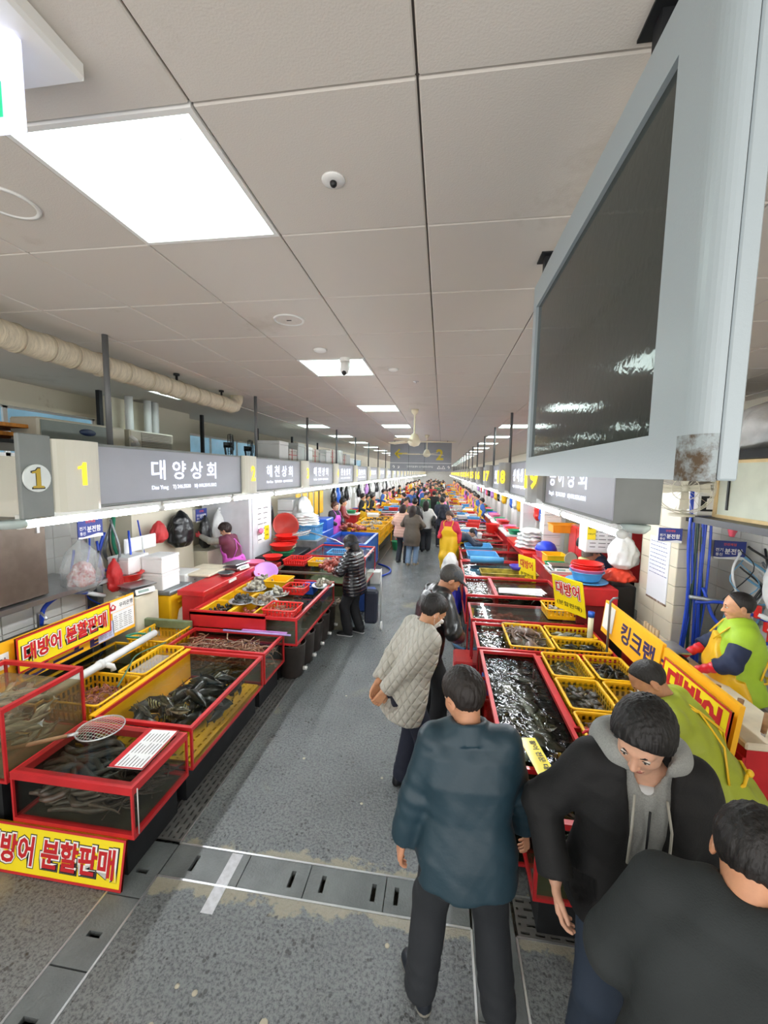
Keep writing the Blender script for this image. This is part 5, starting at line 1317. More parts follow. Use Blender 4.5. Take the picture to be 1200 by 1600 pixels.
solo('tape_wrapping', MB().tube([(-1.79, 2.06, .60), (-1.79, 2.06, .30)], .004, 5), mat('clear_tape', '#d5d5d0', .2), 'clear tape running down the eel tank corner', 'tape')

# big yellow sale board on the floor
M = frame_M((-2.39, 1.985, .145), (1, .0, 0), (0, .22, 1))
price_board('sale_board', 'long yellow board with outlined red lettering leaning at the foot of the eel tank', M, 1.10, .29, [('대방어 분할판매', .02, -.0, .17, RLET, .03, True, .94)], YSIGN, RED)
# king crab board and the sale board on it
M = frame_M((-3.46, 3.04, .93), (.0, 1, 0), (.0, 0, 1))
price_board('crab_board', 'long orange board reading king crab behind the first stall', M, 2.05, .40, [('킹크랩', .18, -.10, .19, mat('letter_navy', '#2a1f55', .5, var=0), .03, False, .95), ], OSIGN, None, th=.02)
t = price_board('bank_label', 'white bank account label on the orange board near the scale', frame_M((-3.455, 3.87, 1.055), (0, 1, 0), (0, 0, 1)), .36, .12, [('우리은행', .07, 0, .05, KLET, .01, False)], WHT, None, th=.003)
pr_ = MB(); Mr = frame_M((0, -.11, 0), (0, 1, 0), (0, 0, 1)); pr_.prism([(-.04, .0), (0, .035), (.04, 0), (.03, -.035), (-.03, -.035)], 0, .001, 0, Mr); pr_.build('emblem', RLET, t); MB().cyl((0, 0, 0), .018, .001, .002, 14, 0, Mr).build('emblem_centre', WHT, t)
price_board('name_label', 'white label with green and black lettering on the orange board', frame_M((-3.455, 2.42, .98), (0, 1, 0), (0, 0, 1)), .56, .13, [('NAVER', -.06, 0, .05, mat('letter_green', '#2f9a3c', .5, var=0), .02, False), ('대방어', .17, 0, .06, KLET, .015, False)], WHT, None, th=.003)
sheet('price_list', 'printed price list below the bank label', frame_M((-3.455, 3.90, .88), (0, 1, 0), (0, 0, 1)), .30, .22, 8, 4, None, None, seed=3)
sheet('price_list', 'bluish printed price list between the crab lettering and the other list', frame_M((-3.455, 3.66, .83), (0, 1, 0), (0, 0, 1)), .20, .18, 8, 3, None, None, seed=4, base=mat('paper_blue', '#c7cce8', .8))
price_board('sale_board', 'yellow board with outlined red lettering fixed over the orange board', frame_M((-3.41, 3.20, .99), (0, 1, 0), (0, 0, 1)), .95, .30, [('대방어 분할판매', 0, 0, .16, RLET, .035, True, .84)], YSIGN, RED, th=.015)
# white drain pipe
t = thing('white_drain_pipe', 'thick white pipe lying over the yellow baskets', 'pipe', (-3.08, 2.66, .72))
MB().tube([(0, 0, 0), (-.05, 1.3, .0)], .036, 14).tube([(-.02, .52, 0), (-.02, .56, 0)], .045, 14).build('pipe', PVC, t); MB().tube([(-.02, .56, 0), (.03, .62, -.05), (.04, .62, -.09)], .026, 10).build('branch', PVC, t)
solo('cable_loop', hose([(-3.2, 3.9, .68), (-3.3, 3.75, .75), (-3.35, 3.95, .70), (-3.28, 4.05, .66), (-3.38, 4.2, .66)], .012), mat('teal_hose', '#1f7a5c', .4), 'green hose coil behind the thick white pipe', 'hose')
# cream box with elbow, scale on top
t = thing('filter_box', 'cream box with a grey pipe elbow, scale on top', 'box', (-3.72, 4.42, 0)); MB().box((-.15, -.18, .0), (.13, .22, 1.0), bev=.012).build('body', CREAM, t)
MB().tube([(.13, .0, .66), (.22, .0, .66), (.26, .0, .63), (.27, 0, .55)], .035, 12).build('pipe_elbow', GALV, t); MB().tube([(.27, 0, .56), (.27, 0, .45)], .03, 12).build('outlet', PVC, t)
scale_('digital scale with a steel tray on the cream box', (-3.72, 4.44, 1.0), math.radians(70))
t = thing('yellow_cooler', 'yellow cooler box with a grey lid beside the cream box', 'cooler', (-3.75, 5.02, 0)); MB().box((-.25, -.22, .0), (.2, .25, .86), bev=.02).build('body', YEL, t); MB().box((-.27, -.24, .86), (.22, .27, .92), bev=.015).build('lid', GALV, t); MB().box((.2, -.08, .72), (.235, .12, .75), bev=.008).build('handle', YEL, t)
k = 0
for (x, y, z, nm) in ((-3.80, 4.98, .92, 'lower'), (-3.80, 4.98, 1.15, 'upper'), (-4.12, 4.78, .92, 'lower'), (-4.12, 4.78, 1.17, 'upper')):
    foam_box(.30, .36, .225, 'foam_box', 'white foam box, %s one of the %s' % (nm, 'pair standing on the yellow cooler' if x > -4 else 'pair behind, against the hoses'), (x, y, z), 0, 'white foam boxes by the cooler')
solo('box_support', MB().box((-.17, -.2, 0), (.17, .2, .92), bev=.01), CREAM, 'cream cabinet carrying the rear pair of foam boxes', 'cabinet', (-4.12, 4.78, 0))
solo('foam_sheet', MB().box((-.03, -.3, 0), (.0, .3, .2), bev=.01), STY, 'long foam sheet standing behind the stacked boxes', 'sheet', (-4.18, 5.1, 1.395), rz=0)
t = thing('drawer_unit', 'small white drawer unit beside the yellow cooler', 'drawers', (-3.95, 5.55, 0)); MB().box((-.2, -.2, .0), (.25, .2, 1.0), bev=.01).build('body', WHT, t)
for z in (.55, .78): d_ = MB().box((.25, -.18, z), (.265, .18, z+.19), bev=.006).build('drawer', WHT, t); MB().ball((.275, 0, z+.1), .015, 8, 6).build('knob', ALU, d_)
t = thing('yellow_bench', 'low yellow bench in front of the vendor in the pink apron', 'bench', (-3.75, 6.1, 0)); MB().box((-.35, -.55, .66), (.35, .85, .72), bev=.01).build('top', mat('bench_yellow', '#d9bb58', .5, var=.1), t)
MB().box((-.32, -.5, 0), (.30, .8, .66), bev=.01).build('body', CREAM, t)
foam_box(.30, .34, .24, 'foam_box', 'open foam box under the cutting board on the yellow bench', (-3.62, 5.75, .72), 0, None, False)
solo('cutting_board', MB().box((-.26, -.34, 0), (.26, .34, .035), bev=.01), BOARD, 'pale cutting board laid on a foam box', 'board', (-3.62, 5.75, .96))
bag('crumpled white sack beside the yellow cooler', (-3.42, 5.02, .0), (.34, .42, .74), BAGW, 3, 'white_sack')
t = thing('glass_panel_cover', 'long green-edged plastic trough cover by the red tray', 'cover', (-3.3, 4.40, .60)); MB().box((-.35, -.03, 0), (.32, .03, .10), bev=.008).build('panel', mat('mossy_plastic', '#6f7c5c', .4, var=.3), t)
# stainless cabinet, tiled shelf, sinks
t = thing('steel_cabinet', 'large brownish steel cabinet hanging beneath number plate 1', 'cabinet', (-4.35, 3.05, 1.22)); MB().box((-.4, -.75, 0), (.30, .55, .80), bev=.01).build('body', mat('brown_steel', '#6f645a', .4, .7, var=.15, vscale=5, bump=.05), t); MB().box((.30, -.74, .01), (.312, .54, .79), bev=.004).build('door', mat('brown_steel', '#6f645a'), t); MB().box((.312, .44, .66), (.33, .47, .72)).build('latch', ALU, t)
solo('wall_shelf', MB().box((XL+.02, 1.6, 1.16), (-3.98, 4.35, 1.215), bev=.004), STL, 'long steel shelf carrying the brownish steel cabinet', 'shelf', (0, 0, 0))
t = thing('low_wall', 'low white tiled wall below the steel shelf', 'wall', (0, 0, 0)); MB().box((XL+.02, 1.7, 0), (-4.30, 4.30, 1.155)).build('core', GROUT, t)
for j in range(8):
    for k in range(4): MB().box((-4.30, 1.71+j*.32, .03+k*.28), (-4.285, 2.02+j*.32, .30+k*.28), bev=.003).build('tile', TILEW, t)
t = thing('sink', 'black-framed steel sink behind the orange board', 'sink', (-3.95, 3.2, .0)); MB().box((-.28, -.45, .0), (.28, .5, .78)).build('stand', DRK, t); 
MB().box((-.30, -.48, .78), (.30, .52, .84), bev=.01).build('rim', BLK, t); MB().box((-.22, -.38, .835), (.22, .3, .845)).build('bowl', STL, t); MB().tube([(-.2, .35, .84), (-.2, .35, 1.02), (-.1, .30, 1.05), (0, .27, 1.0)], .012, 8).build('tap', ALU, t)
solo('hose_loop', hose([(-4.20, 3.62, .86), (-4.18, 3.66, 1.05), (-4.12, 3.85, 1.15), (-4.1, 4.1, 1.08)], .022), HOSE, 'short blue hose arching over the sink', 'hose')
solo('hose_end', hose([(-4.1, 4.1, 1.08), (-4.08, 4.2, 1.03), (-4.08, 4.32, .98)], .026), PVC, 'white hose end joined to the arching blue hose', 'hose')
bag('clear plastic bag of printed wrappers hanging by the steel cabinet', (-4.05, 4.0, 1.12), (.34, .42, .62), FILM, 1, 'clear_bag', True)
bag('bundle of red printed packets inside the hanging clear bag', (-4.05, 4.0, 1.2), (.22, .28, .28), mat('packet_print', '#c9b6b2', .5, col2='#a03038', vscale=25), 5, 'packet_bundle')
bag('thin red plastic bag hanging beside the clear bag', (-3.98, 4.38, 1.02), (.15, .2, .42), FILMR, 2, 'red_bag', True)
solo('wall_post', MB().box((-.05, -.05, 0), (.05, .05, 2.7)), GALV, 'grey post behind the hoses of the first stall', 'post', (-4.45, 4.5, 0))
rs = random.Random(8)
hb = [HOSE, HOSE, mat('dark_hose', '#23262b', .4), PVC, GALV, HOSE, MATS['teal_hose']]
for k in range(13):
    y = 4.30+.07*k; x = (-4.5 if k % 2 else -4.18)+rs.uniform(-.1, .1); m_ = hb[k % len(hb)]; z1 = rs.uniform(1.5, 2.1)
    solo('hanging_hose', hose([(x, y, z1), (x+rs.uniform(-.1, .1), y+rs.uniform(-.2, .2), z1*.75), (x+rs.uniform(-.1, .15), y+rs.uniform(-.1, .25), 1.0), (x+.1, y+rs.uniform(-.2, .3), .6), (x, y, .1)], rs.choice([.010, .014, .022])), m_, '%s hose or pipe in the tangle behind the stacked foam boxes' % ['blue', 'blue', 'black', 'white', 'grey', 'blue', 'green'][k % 7], 'hose', group='hoses and pipes behind the first stall')
basin(.20, .10, REDP, 'red oval basin on the shelf behind the scale', (-4.02, 4.62, 1.10), n=24, sx=1.0)
solo('basin_stand', MB().box((-.12, -.15, 0), (.16, .15, 1.1)), CREAM, 'narrow cream stand under the red oval basin', 'stand', (-4.05, 4.55, 0))
# breaker box signs
def breaker(label, M, flip=1, k=1.0):
    M = M @ Matrix.Scale(k, 4)
    t = price_board('breaker_box_sign', label, M, .34, .24, [('안전제일', 0, .075, .035, mat('letter_orange', '#e8553a', .5, var=0), .01, False), ('전기', -.11, .0, .045, WLET, .01, False), ('통신', -.11, -.06, .04, WLET, .01, False), ('분전함', .045, -.015, .075, WLET, .02, False, .19)], mat('sign_blue', '#2b3a86', .5, var=.03), None, th=.01)
    R3 = M.to_3x3(); Mm = M.copy(); Mm.translation = (0, 0, 0)
    MB().prism([(-.17, -.12), (.17, -.12), (.17, -.085), (.1, -.075), (0, -.09), (-.1, -.10), (-.17, -.095)], .001, .002, 0, Mm).build('lower_wave', WHT, t)
    MB().box((-.16, -.11, -.12), (.16, .11, -.0105), 0, Mm, .01).build('box', WHT, t)
    return t
breaker('blue breaker box sign above the hanging clear bag', frame_M((-4.10, 4.20, 1.84), (0, 1, 0), (0, 0, 1)))
breaker('blue breaker box sign above the black bags', frame_M((-4.40, 6.9, 1.70), (0, 1, 0), (0, 0, 1)))
# overhead rack behind the signs with stored things
t = thing('overhead_rack', 'dark steel rack behind the left signs carrying boxes and cooling units', 'rack', (0, 0, 0))
MB().box((-4.35, 2.0, 2.70), (-2.80, 14.0, 2.725)).build('deck', DRK, t)
for y in (2.05, 4.6, 6.8, 9.0, 11.2, 13.6):
    MB().box((-4.32, y, 2.725), (-4.27, y+.05, CZ)).build('post', DRK, t); MB().box((-4.35, y, 2.64), (-2.80, y+.05, 2.70)).build('beam', DRK, t)
for k in range(3): solo('wooden_plank', MB().box((-.35+.02*k, -.45, .0), (.25, .45, .03)), mat('orange_timber', '#c9822f', .7, var=.2, vscale=9, stretch=(1, 5, 1)), 'orange timber plank %s on the rack above number plate 1' % ('at the bottom', 'in the middle', 'on top')[k], 'plank', (-3.75+.03*k, 2.75, 2.725+.07*k), group='orange planks')
def cool_unit(label, y, w=.75, kind=0):
    t = thing('cooling_unit', label, 'air conditioner', (-3.35, y, 2.725)); MB().box((-.28, -w/2, 0), (.0, w/2, .24), bev=.015).build('case', mat('unit_beige', '#c8c4b2', .5, var=.05), t)
    g = MB()
    if kind:
        for k in range(11): g.box((.001, -w/2+.16, .03+k*.018), (.012, w/2-.06, .038+k*.018))
        g.build('grille', mat('grille_grey', '#8d8a7e', .5), t)['kind'] = 'stuff'; MB().tube([(.0, -w/2+.02, .08), (.07, -w/2+.02, .08), (.08, -w/2-.02, .12), (.04, -w/2-.05, .16)], .022, 8).build('pipe', WHT, t)
    else: MB().box((.0, -w/2+.02, .02), (.006, w/2-.2, .22), bev=.003).build('front_panel', mat('unit_grey_green', '#7d8680', .5), t); MB().lathe([(.09, 0), (.09, .004)], n=24, sx=1, sy=.35, M=frame_M((.007, 0, .15), (0, 1, 0), (0, 0, 1))).build('badge', mat('badge_blue', '#2b3b5c', .4), t)
cool_unit('beige cooling unit with a dark oval badge on the rack over sign 1', 3.45, .95, 0); cool_unit('beige cooling unit with slatted front and white elbow over sign 1', 4.35, .72, 1)
solo('wall_panel', MB().box((-.02, -.5, 0), (.02, .5, .75)), CREAM, 'cream panel standing against the pillar above the cooling units', 'panel', (-4.38, 5.3, 2.73))
for k, y in enumerate((5.0, 5.35, 5.5)): solo('white_riser_pipe', MB().tube([(0, 0, 0), (0, 0, .78)], .05, 12), PVC, 'white vertical pipe behind the cooling units, %s' % ('standing alone', 'one of a close pair', 'other of a close pair')[k], 'pipe', (-4.2, y, 2.725))
def wall_fan(label, loc, rz, r=.17, base=True, m=None):
    t = thing('electric_fan', label, 'fan', loc, rz); m = m or BLK
    g = MB()
    for q, z in ((r, .0), (r*.93, .035), (r*.93, -.035), (r*.45, .05)): g.tube([(q*math.cos(a), z, q*math.sin(a)+r+.03) for a in [2*math.pi*k/24 for k in range(25)]], .004, 5, cap=False)
    for k in range(20): a = 2*math.pi*k/20; g.tube([(.03*math.cos(a), .05, .03*math.sin(a)+r+.03), (r*.93*math.cos(a), .035, r*.93*math.sin(a)+r+.03), (r*math.cos(a), 0, r*math.sin(a)+r+.03), (r*.93*math.cos(a), -.035, r*.93*math.sin(a)+r+.03)], .002, 3)
    g.build('guard', m, t); b = MB().tube([(0, -.10, r+.03), (0, .03, r+.03)], [.045, .04], 10)
    for k in range(4):
        a = k*math.pi/2; R_ = Matrix.Translation((0, .015, r+.03)) @ Matrix.Rotation(a, 4, 'Y'); b.add([R_ @ Vector(v) for v in ((.02, 0, -.03), (r*.8, -.012, -.05), (r*.85, .012, .04), (.02, .01, .02))], [(0, 1, 2, 3)])
    b.build('blades', m, t)
    if base: MB().tube([(0, -.06, .0), (0, -.08, r)], .015, 8).lathe([(.11, 0), (.11, .02), (.02, .03), (0, .03)], (0, -.06, 0), 16).build('stand', m, t)
    return t
wall_fan('small black fan on the rack behind sign 1', (-3.25, 5.9, 2.725), math.radians(-60)); wall_fan('black fan behind the post between signs 1 and 2', (-3.25, 6.55, 2.725), math.radians(-60), .15)
rs = random.Random(12); y = 7.0; k = 0
while y < 13.2:
    w = rs.uniform(.35, .6); h = rs.uniform(.24, .42)
    foam_box(.45, w, h, 'stored_box', ['white foam box', 'pale cardboard box tied with red string', 'grey translucent crate'][k % 3]+' on the rack over sign %d, %s' % (2 if y < 6.7 else 3 if y < 8.8 else 4 if y < 10.9 else 5, 'nearer' if k % 2 else 'farther'), (-3.15, y+w/2, 2.725), rs.uniform(-.1, .1), 'boxes stored on the rack over the signs', m=[STY, mat('pale_card', '#cfc8c0', .7), mat('translucent_crate', '#bfc3c0', .3)][k % 3])
    if k % 3 == 1:
        s_ = MB(); s_.box((-.231, w*-.2, -.002), (.231, w*-.2+.012, h+.004)); s_.box((-.231, -w/2-.005, h*.5), (.231, w/2+.005, h*.5+.012)); 
        so = solo('red_string', s_, RED, 'red string tied round pale stored box number %s along the rack' % ('one', 'two', 'three', 'four', 'five')[k//3], 'string', (-3.15, y+w/2, 2.725))
    y += w+.05; k += 1
# back wall clutter of stall 1-2 (px 180-420)
bag('glossy black plastic bag hanging behind the foam boxes', (-4.3, 6.15, 1.25), (.3, .5, .62), BAGK, 4, 'black_bag', True)
bag('narrow black bag hanging beside the white apron', (-4.3, 6.85, 1.10), (.2, .26, .62), BAGK, 6, 'black_bag', True)
bag('white apron cloth hanging from a hook', (-4.25, 7.2, 1.05), (.2, .34, .75), BAGW, 7, 'white_cloth', True)
bag('small red bag hanging on the post', (-4.25, 5.55, 1.42), (.18, .3, .34), mat('red_cloth', '#b52a2c', .6), 8, 'red_bag', True)
bag('orange and white plastic bag bundle hanging above the vendor', (-4.0, 8.6, 1.25), (.3, .5, .72), mat('orange_bag', '#e2603c', .35, bump=.6, bscale=25), 9, 'orange_bag', True)
bag('black jacket hanging beside the orange bag', (-4.1, 9.1, 1.22), (.25, .35, .75), BAGK, 10, 'black_cloth', True)
t = sheet('wall_calendar', 'white wall calendar hanging above the vendor', frame_M((-4.25, 7.95, 1.68), (0, 1, 0), (0, 0, 1)), .62, .46, 6, 7, None, None, seed=6)
for k, (y, z, w, h) in enumerate(((7.45, 1.66, .3, .3), (8.45, 1.7, .18, .25))): sheet('pinned_note', 'small white note pinned %s the calendar' % ('beside', 'further from')[k], frame_M((-4.3, y, z), (0, 1, 0), (0, 0, 1)), w, h, 5, 1, seed=20+k)
t = thing('pigeonhole_shelf', 'white pigeonhole shelf with coloured packs behind the vendor', 'shelf', (-4.40, 7.5, .98)); b = MB()
for y in (0, .35, .7): b.box((-.15, y-.01, .12), (.15, y+.01, .72))
for z in (.12, .40, .70): b.box((-.15, -.0, z), (.15, .7, z+.02))
b.box((-.16, 0, .12), (-.14, .7, .72)); b.build('frame', WHT, t)
for y in (.02, .36): d_ = MB().box((-.15, y, -.02), (.15, y+.32, .11), bev=.005).build('drawer', WHT, t); MB().ball((.16, y+.16, .05), .014, 8, 6).build('knob', ALU, d_)
rs = random.Random(5)
for k in range(6): solo('stored_pack', MB().box((-.1, -.06, 0), (.1, .06, .05+.02*(k % 3)), bev=.01), [RED, mat('violet_pack', '#6a3a8c', .5), BLU][k % 3], '%s pack in the pigeonhole shelf' % ['red', 'violet', 'blue'][k % 3], 'pack', (-4.38, 7.67+.36*(k // 3), 1.12+.0+.09*(k % 3)+(.0 if k % 3 < 2 else .12)), group='packs in the pigeonholes')
solo('back_counter', MB().box((-.30, -.55, 0), (.3, 1.6, 1.05), bev=.01), CREAM, 'cream counter along the wall behind the vendor', 'counter', (-4.5, 7.3, 0))
# white door-like cabinet with notices
t = thing('white_cabinet', 'tall white cabinet with a taped notice beside the vendor', 'cabinet', (-3.95, 7.4, 0)); MB().box((-.75, -.02, .0), (.25, 1.0, 2.08), bev=.01).build('body', mat('dirty_white', '#d9dbe0', .5, var=.08, vscale=3), t)
MB().box((.25, .08, .2), (.27, .95, 2.02), bev=.006).build('door', mat('dirty_white', '#d9dbe0'), t); sheet('warehouse_notice', 'line-drawn white notice sheet on the tall white cabinet', frame_M((-3.675, 7.95, 1.45), (0, 1, 0), (0, 0, 1)), .55, .8, 7, 2, seed=8)
price_board('yellow_notice', 'small yellow notice taped to the tall white cabinet', frame_M((-3.67, 8.1, 1.23), (0, 1, 0), (0, 0, 1)), .22, .3, [('주의', 0, .06, .05, KLET, .01, False), ('전기위험', 0, -.05, .035, KLET, .01, False)], YSIGN, None, th=.002)
solo('pink_handle_cloth', MB().ball((0, 0, 0), (.03, .09, .06)), PNK, 'pink cloth on the handle of the tall white cabinet', 'cloth', (-3.62, 7.72, 1.32))

# ---- stall 2: big red shellfish tray
S = tank('shellfish_tray', 'large red-rimmed shellfish display with a glass aisle side', -3.05, -1.66, 4.46, 6.15, .46, .80, RED, WATER, .16, .035, bottom=INNER, stand='deep')
MB().box((-.69, -.845, .62-.0), (.30, -.815, .82)).build('near_board', RED, S)
solo('ledge', MB().box((-.28, -.02, 0), (.28, .02, .012)), LIL, 'lilac measuring stick lying on the rim of the shellfish display', 'stick', (-2.05, 4.42, .625), rz=0)
solo('ledge_bar', MB().tube([(-.42, 0, 0), (.42, 0, 0)], .012, 8), mat('pale_violet_rod', '#b9a4e0', .3), 'pale violet rod lying in front of the shellfish display', 'rod', (-2.12, 4.36, .635))
for i, (x0, x1, y0, y1, lab, kind, n) in enumerate(((-3.0, -2.62, 4.52, 5.0, 'dark clams', 'cockle', 80), (-2.60, -2.28, 4.52, 5.0, 'reddish clams', 'squirt', 26), (-3.0, -2.62, 5.03, 5.45, 'dark cockles', 'cockle', 50), (-2.60, -2.28, 5.03, 5.45, 'mixed clams', 'clam', 40), (-3.0, -2.62, 5.48, 6.05, 'pale clams', 'clam', 40))):
    crate('yellow_trough', 'yellow trough of %s in the big shellfish display' % lab, x0, x1, y0, y1, .58, .765, YEL, 'yellow troughs in the shellfish display', 'trough', holes=False, rimw=.03)
    strew(kind, n, (x0+.05, x1-.05, y0+.05, y1-.05, .66, .74), lab[:-1]+' in a yellow trough of the big display', 'shellfish', lab+' in the yellow trough', 30+i, .4, (.8, 1.1) if kind != 'squirt' else (.45, .65))
strew('cockle', 90, (-2.24, -1.75, 4.95, 6.0, .56, .62), 'small dark clam on the wet floor of the big display', 'shellfish', 'clams on the display floor', 41, .4, (.8, 1.1))
for i, (x, y, kind, n, col) in enumerate(((-2.62, 4.98, 'cockle', 26, 'dark'), (-2.32, 5.02, 'clam', 40, 'pinkish'), (-2.30, 5.38, 'oyster', 10, 'grey oyster'), (-2.72, 5.55, 'conch', 22, 'whelk'), (-2.78, 5.95, 'oyster', 12, 'mixed'), (-1.78, 5.92, 'oyster', 12, 'white oyster'))):
    o = basin(.17, .03, ALU, 'steel plate heaped with %s shells on the big display' % col, (x, y, .77), 'steel plates on the display', 'steel_plate', 'plate')
    strew(kind, n, (x-.13, x+.13, y-.13, y+.13, .795, .90), '%s shell heaped on a steel plate' % col, 'shellfish', '%s shells on the plate' % col, 50+i, .5, (.9, 1.2) if kind != 'oyster' else (.7, .9), pile=True)
crate('red_tray', 'red tray of sand eels at the near corner of the big display', -2.13, -1.72, 4.52, 4.86, .74, .86, REDP); strew('worm', 36, (-2.05, -1.8, 4.6, 4.78, .79, .83), 'thin brown eel in the red corner tray', 'eel', 'eels in the red corner tray', 60, .15, (.5, .7))
crate('red_tray', 'red tray of small shells at the far side of the big display', -2.25, -1.92, 5.45, 5.75, .76, .86, REDP); strew('clam', 40, (-2.17, -2.0, 5.5, 5.7, .79, .83), 'small shell in the far red tray', 'shellfish', 'shells in the far red tray', 61, .3, (.6, .8))
crate('yellow_tray', 'yellow tray at the far side of the big display', -2.66, -2.30, 5.72, 6.1, .76, .86, YEL, holes=False); crate('blue_tray', 'blue tray beside the plate of white oysters', -2.1, -1.9, 5.82, 6.08, .66, .78, BLU, holes=False)
t = thing('red_counter', 'raised red counter behind the big shellfish display', 'counter', (-3.25, 5.5, 0)); MB().box((-.18, -.72, .88), (.20, .75, .95), bev=.006).build('top', RED, t); MB().box((-.14, -.68, 0), (.16, .70, .88)).build('body', RED, t); MB().box((.205, -.1, .90), (.22, .1, .94)).build('latch', WHT, t)
scale_('steel scale on the raised red counter', (-3.25, 6.0, .95), math.radians(80)); basin(.12, .05, STL, 'small steel bowl beside the scale on the red counter', (-3.2, 5.62, .95))
# oyster tubs on the drain
for k in range(5):
    y0 = 4.50+.37*k; t = thing('oyster_tub', 'dark plastic tub of oysters beside the aisle, %s from the hagfish tank' % ('first', 'second', 'third', 'fourth', 'fifth')[k], 'tub', (-1.80, y0+.17, 0), 0, 'dark tubs on the drain')
    MB().lathe([(.13, 0), (.145, .02), (.165, .40), (.175, .42), (.16, .42), (.15, .39), (.13, .05), (0, .05)], n=22).build('tub', mat('tub_dark', '#3b3430', .4, var=.2), t)
    MB().tube([(.15, -.02, .10), (.20, -.02, .10)], .024, 10).build('drain_plug', WHT, t)
    MB().lathe([(.148, .30), (0, .30)], n=22).build('water', WATERD, t)
    strew('oyster' if k < 3 else 'clam', 24 if k < 3 else 32, (-1.92, -1.68, y0+.05, y0+.29, .31, .46), 'rough shell heaped in the %s dark tub' % ('first', 'second', 'third', 'fourth', 'fifth')[k], 'shellfish', 'shells in the %s dark tub' % ('first', 'second', 'third', 'fourth', 'fifth')[k], 70+k, .5, (.6, .8) if k < 3 else (1.2, 1.6), pile=True, name=None if k < 3 else 'pale_clam')
t = thing('glass_bin', 'mossy clear bin of clams at the end of the dark tubs', 'bin', (-1.68, 6.35, 0))
for a, b_ in (((-.2, -.2, 0), (.2, -.19, .42)), ((-.2, .19, 0), (.2, .2, .42)), ((-.2, -.19, 0), (-.19, .19, .42)), ((.19, -.19, 0), (.2, .19, .42))): MB().box(a, b_).build('side', mat('mossy_glass', '#7f7a68', .3, var=.3, alpha=.8), t)
MB().box((-.19, -.19, .005), (.19, .19, .33)).build('gravel_bed', INNER, t)
strew('clam', 40, (-1.83, -1.53, 6.2, 6.5, .34, .40), 'clam lying in the mossy clear bin', 'shellfish', 'clams in the mossy bin', 77, .4, (1, 1.4))
tank('fish_tank', 'low tank with a dark front beyond the shellfish display', -2.90, -1.50, 6.62, 7.5, .3, .80, mat('dull_frame', '#6f655c', .4), WATERD, .05, .03, stand='deep')
crate('red_tray', 'red tray beside the pile of sea squirts', -2.88, -2.45, 7.0, 7.45, .80, .90, REDP); crate('yellow_tray', 'shallow yellow tray beside the sea squirts', -2.42, -2.1, 7.05, 7.45, .80, .88, YEL, holes=False)
strew('squirt', 70, (-2.2, -1.6, 6.75, 7.35, .80, .98), 'knobbly sea squirt piled beyond the shellfish display', 'sea squirt', 'sea squirts', 80, .5, (.8, 1.1), pile=True)
strew('oyster', 40, (-2.4, -1.7, 7.1, 7.45, .80, .92), 'pale shell piled with the sea squirts', 'shellfish', 'pale shells by the sea squirts', 81, .5, (.6, .9), pile=True)
tank('fish_tank', 'red-rimmed white tank beyond the sea squirts', -2.75, -1.48, 7.85, 9.1, .25, .84, RED, WATER, .08, .03, bottom=WHT); crate('blue_tray', 'light blue tray floating in the white tank', -2.45, -1.85, 8.4, 8.9, .62, .78, LBL)
strew('clam', 24, (-2.6, -1.6, 7.95, 8.4, .56, .6), 'pale clam in the white tank', 'shellfish', 'clams in the white tank', 82, .4, (1, 1.3))
# side clutter
basin(.17, .10, PNK, 'pink basin on the low red bench', (-3.3, 6.75, .82)); basin(.18, .08, REDP, 'red basin next to the pink basin', (-3.15, 7.2, .86)); basin(.20, .05, LIL, 'lilac basin tilted beside the red bench', (-2.95, 6.45, .80), rot=(.5, .3, 0))
solo('red_bench', MB().box((-.28, -.4, 0), (.28, .55, .80), bev=.01), RED, 'low red bench carrying the pink and red basins', 'bench', (-3.3, 6.75, 0))
for k in range(3): basin(.26, .10, REDP, 'large red oval basin, %s of the stack under the blue crate' % ('lowest', 'middle', 'top')[k], (-3.35+.03*k, 8.3, .9+.08*k), 'stack of red basins', n=26)
basin(.24, .1, MATS['green_plastic'], 'green-rimmed basin under the red ones', (-3.2, 7.8, .82)); basin(.25, .12, REDP, 'red basin standing on the green-rimmed one', (-3.2, 7.8, .93))
solo('basin_table', MB().box((-.35, -.45, 0), (.4, .85, .80), bev=.01), DRK, 'dark table carrying the stacked red basins', 'table', (-3.35, 8.0, 0))
solo('large_red_bowl', MB().lathe([(.12, 0), (.26, .1), (.30, .18), (.28, .18), (.24, .1), (0, .02)], n=24), mat('dull_red', '#a53228', .4), 'big dull red bowl tipped on its side beside the white cabinet', 'bowl', (-3.55, 8.75, 1.25), rz=0).rotation_euler = (1.1, .3, .5)
solo('bowl_shelf', MB().box((-.3, -.3, 0), (.3, .3, 1.02), bev=.01), CREAM, 'cream cupboard under the tipped red bowl', 'cupboard', (-3.6, 8.85, 0))
crate('blue_crate', 'light blue slotted crate with white sacks on top', -3.5, -2.85, 8.95, 9.55, .95, 1.28, LBL); solo('crate_table', MB().box((-.4, -.4, 0), (.4, .4, .95), bev=.01), GALV, 'grey table under the light blue crate', 'table', (-3.2, 9.25, 0))
for k in range(4): bag('folded white sack on the light blue crate, %s of the pile' % ('lowest', 'second', 'third', 'top')[k], (-3.2, 9.25, 1.26+.065*k), (.66-.03*k, .62-.02*k, .10), BAGW, 20+k, 'white_sack', k=.8)
bag('large white plastic bundle piled behind the folded sacks', (-3.5, 9.9, 1.2), (.5, .7, .7), BAGW, 30, 'white_bundle')
solo('bundle_stand', MB().box((-.3, -.4, 0), (.3, .4, 1.2), bev=.01), CREAM, 'cream stand under the large white bundle', 'stand', (-3.5, 9.95, 0))
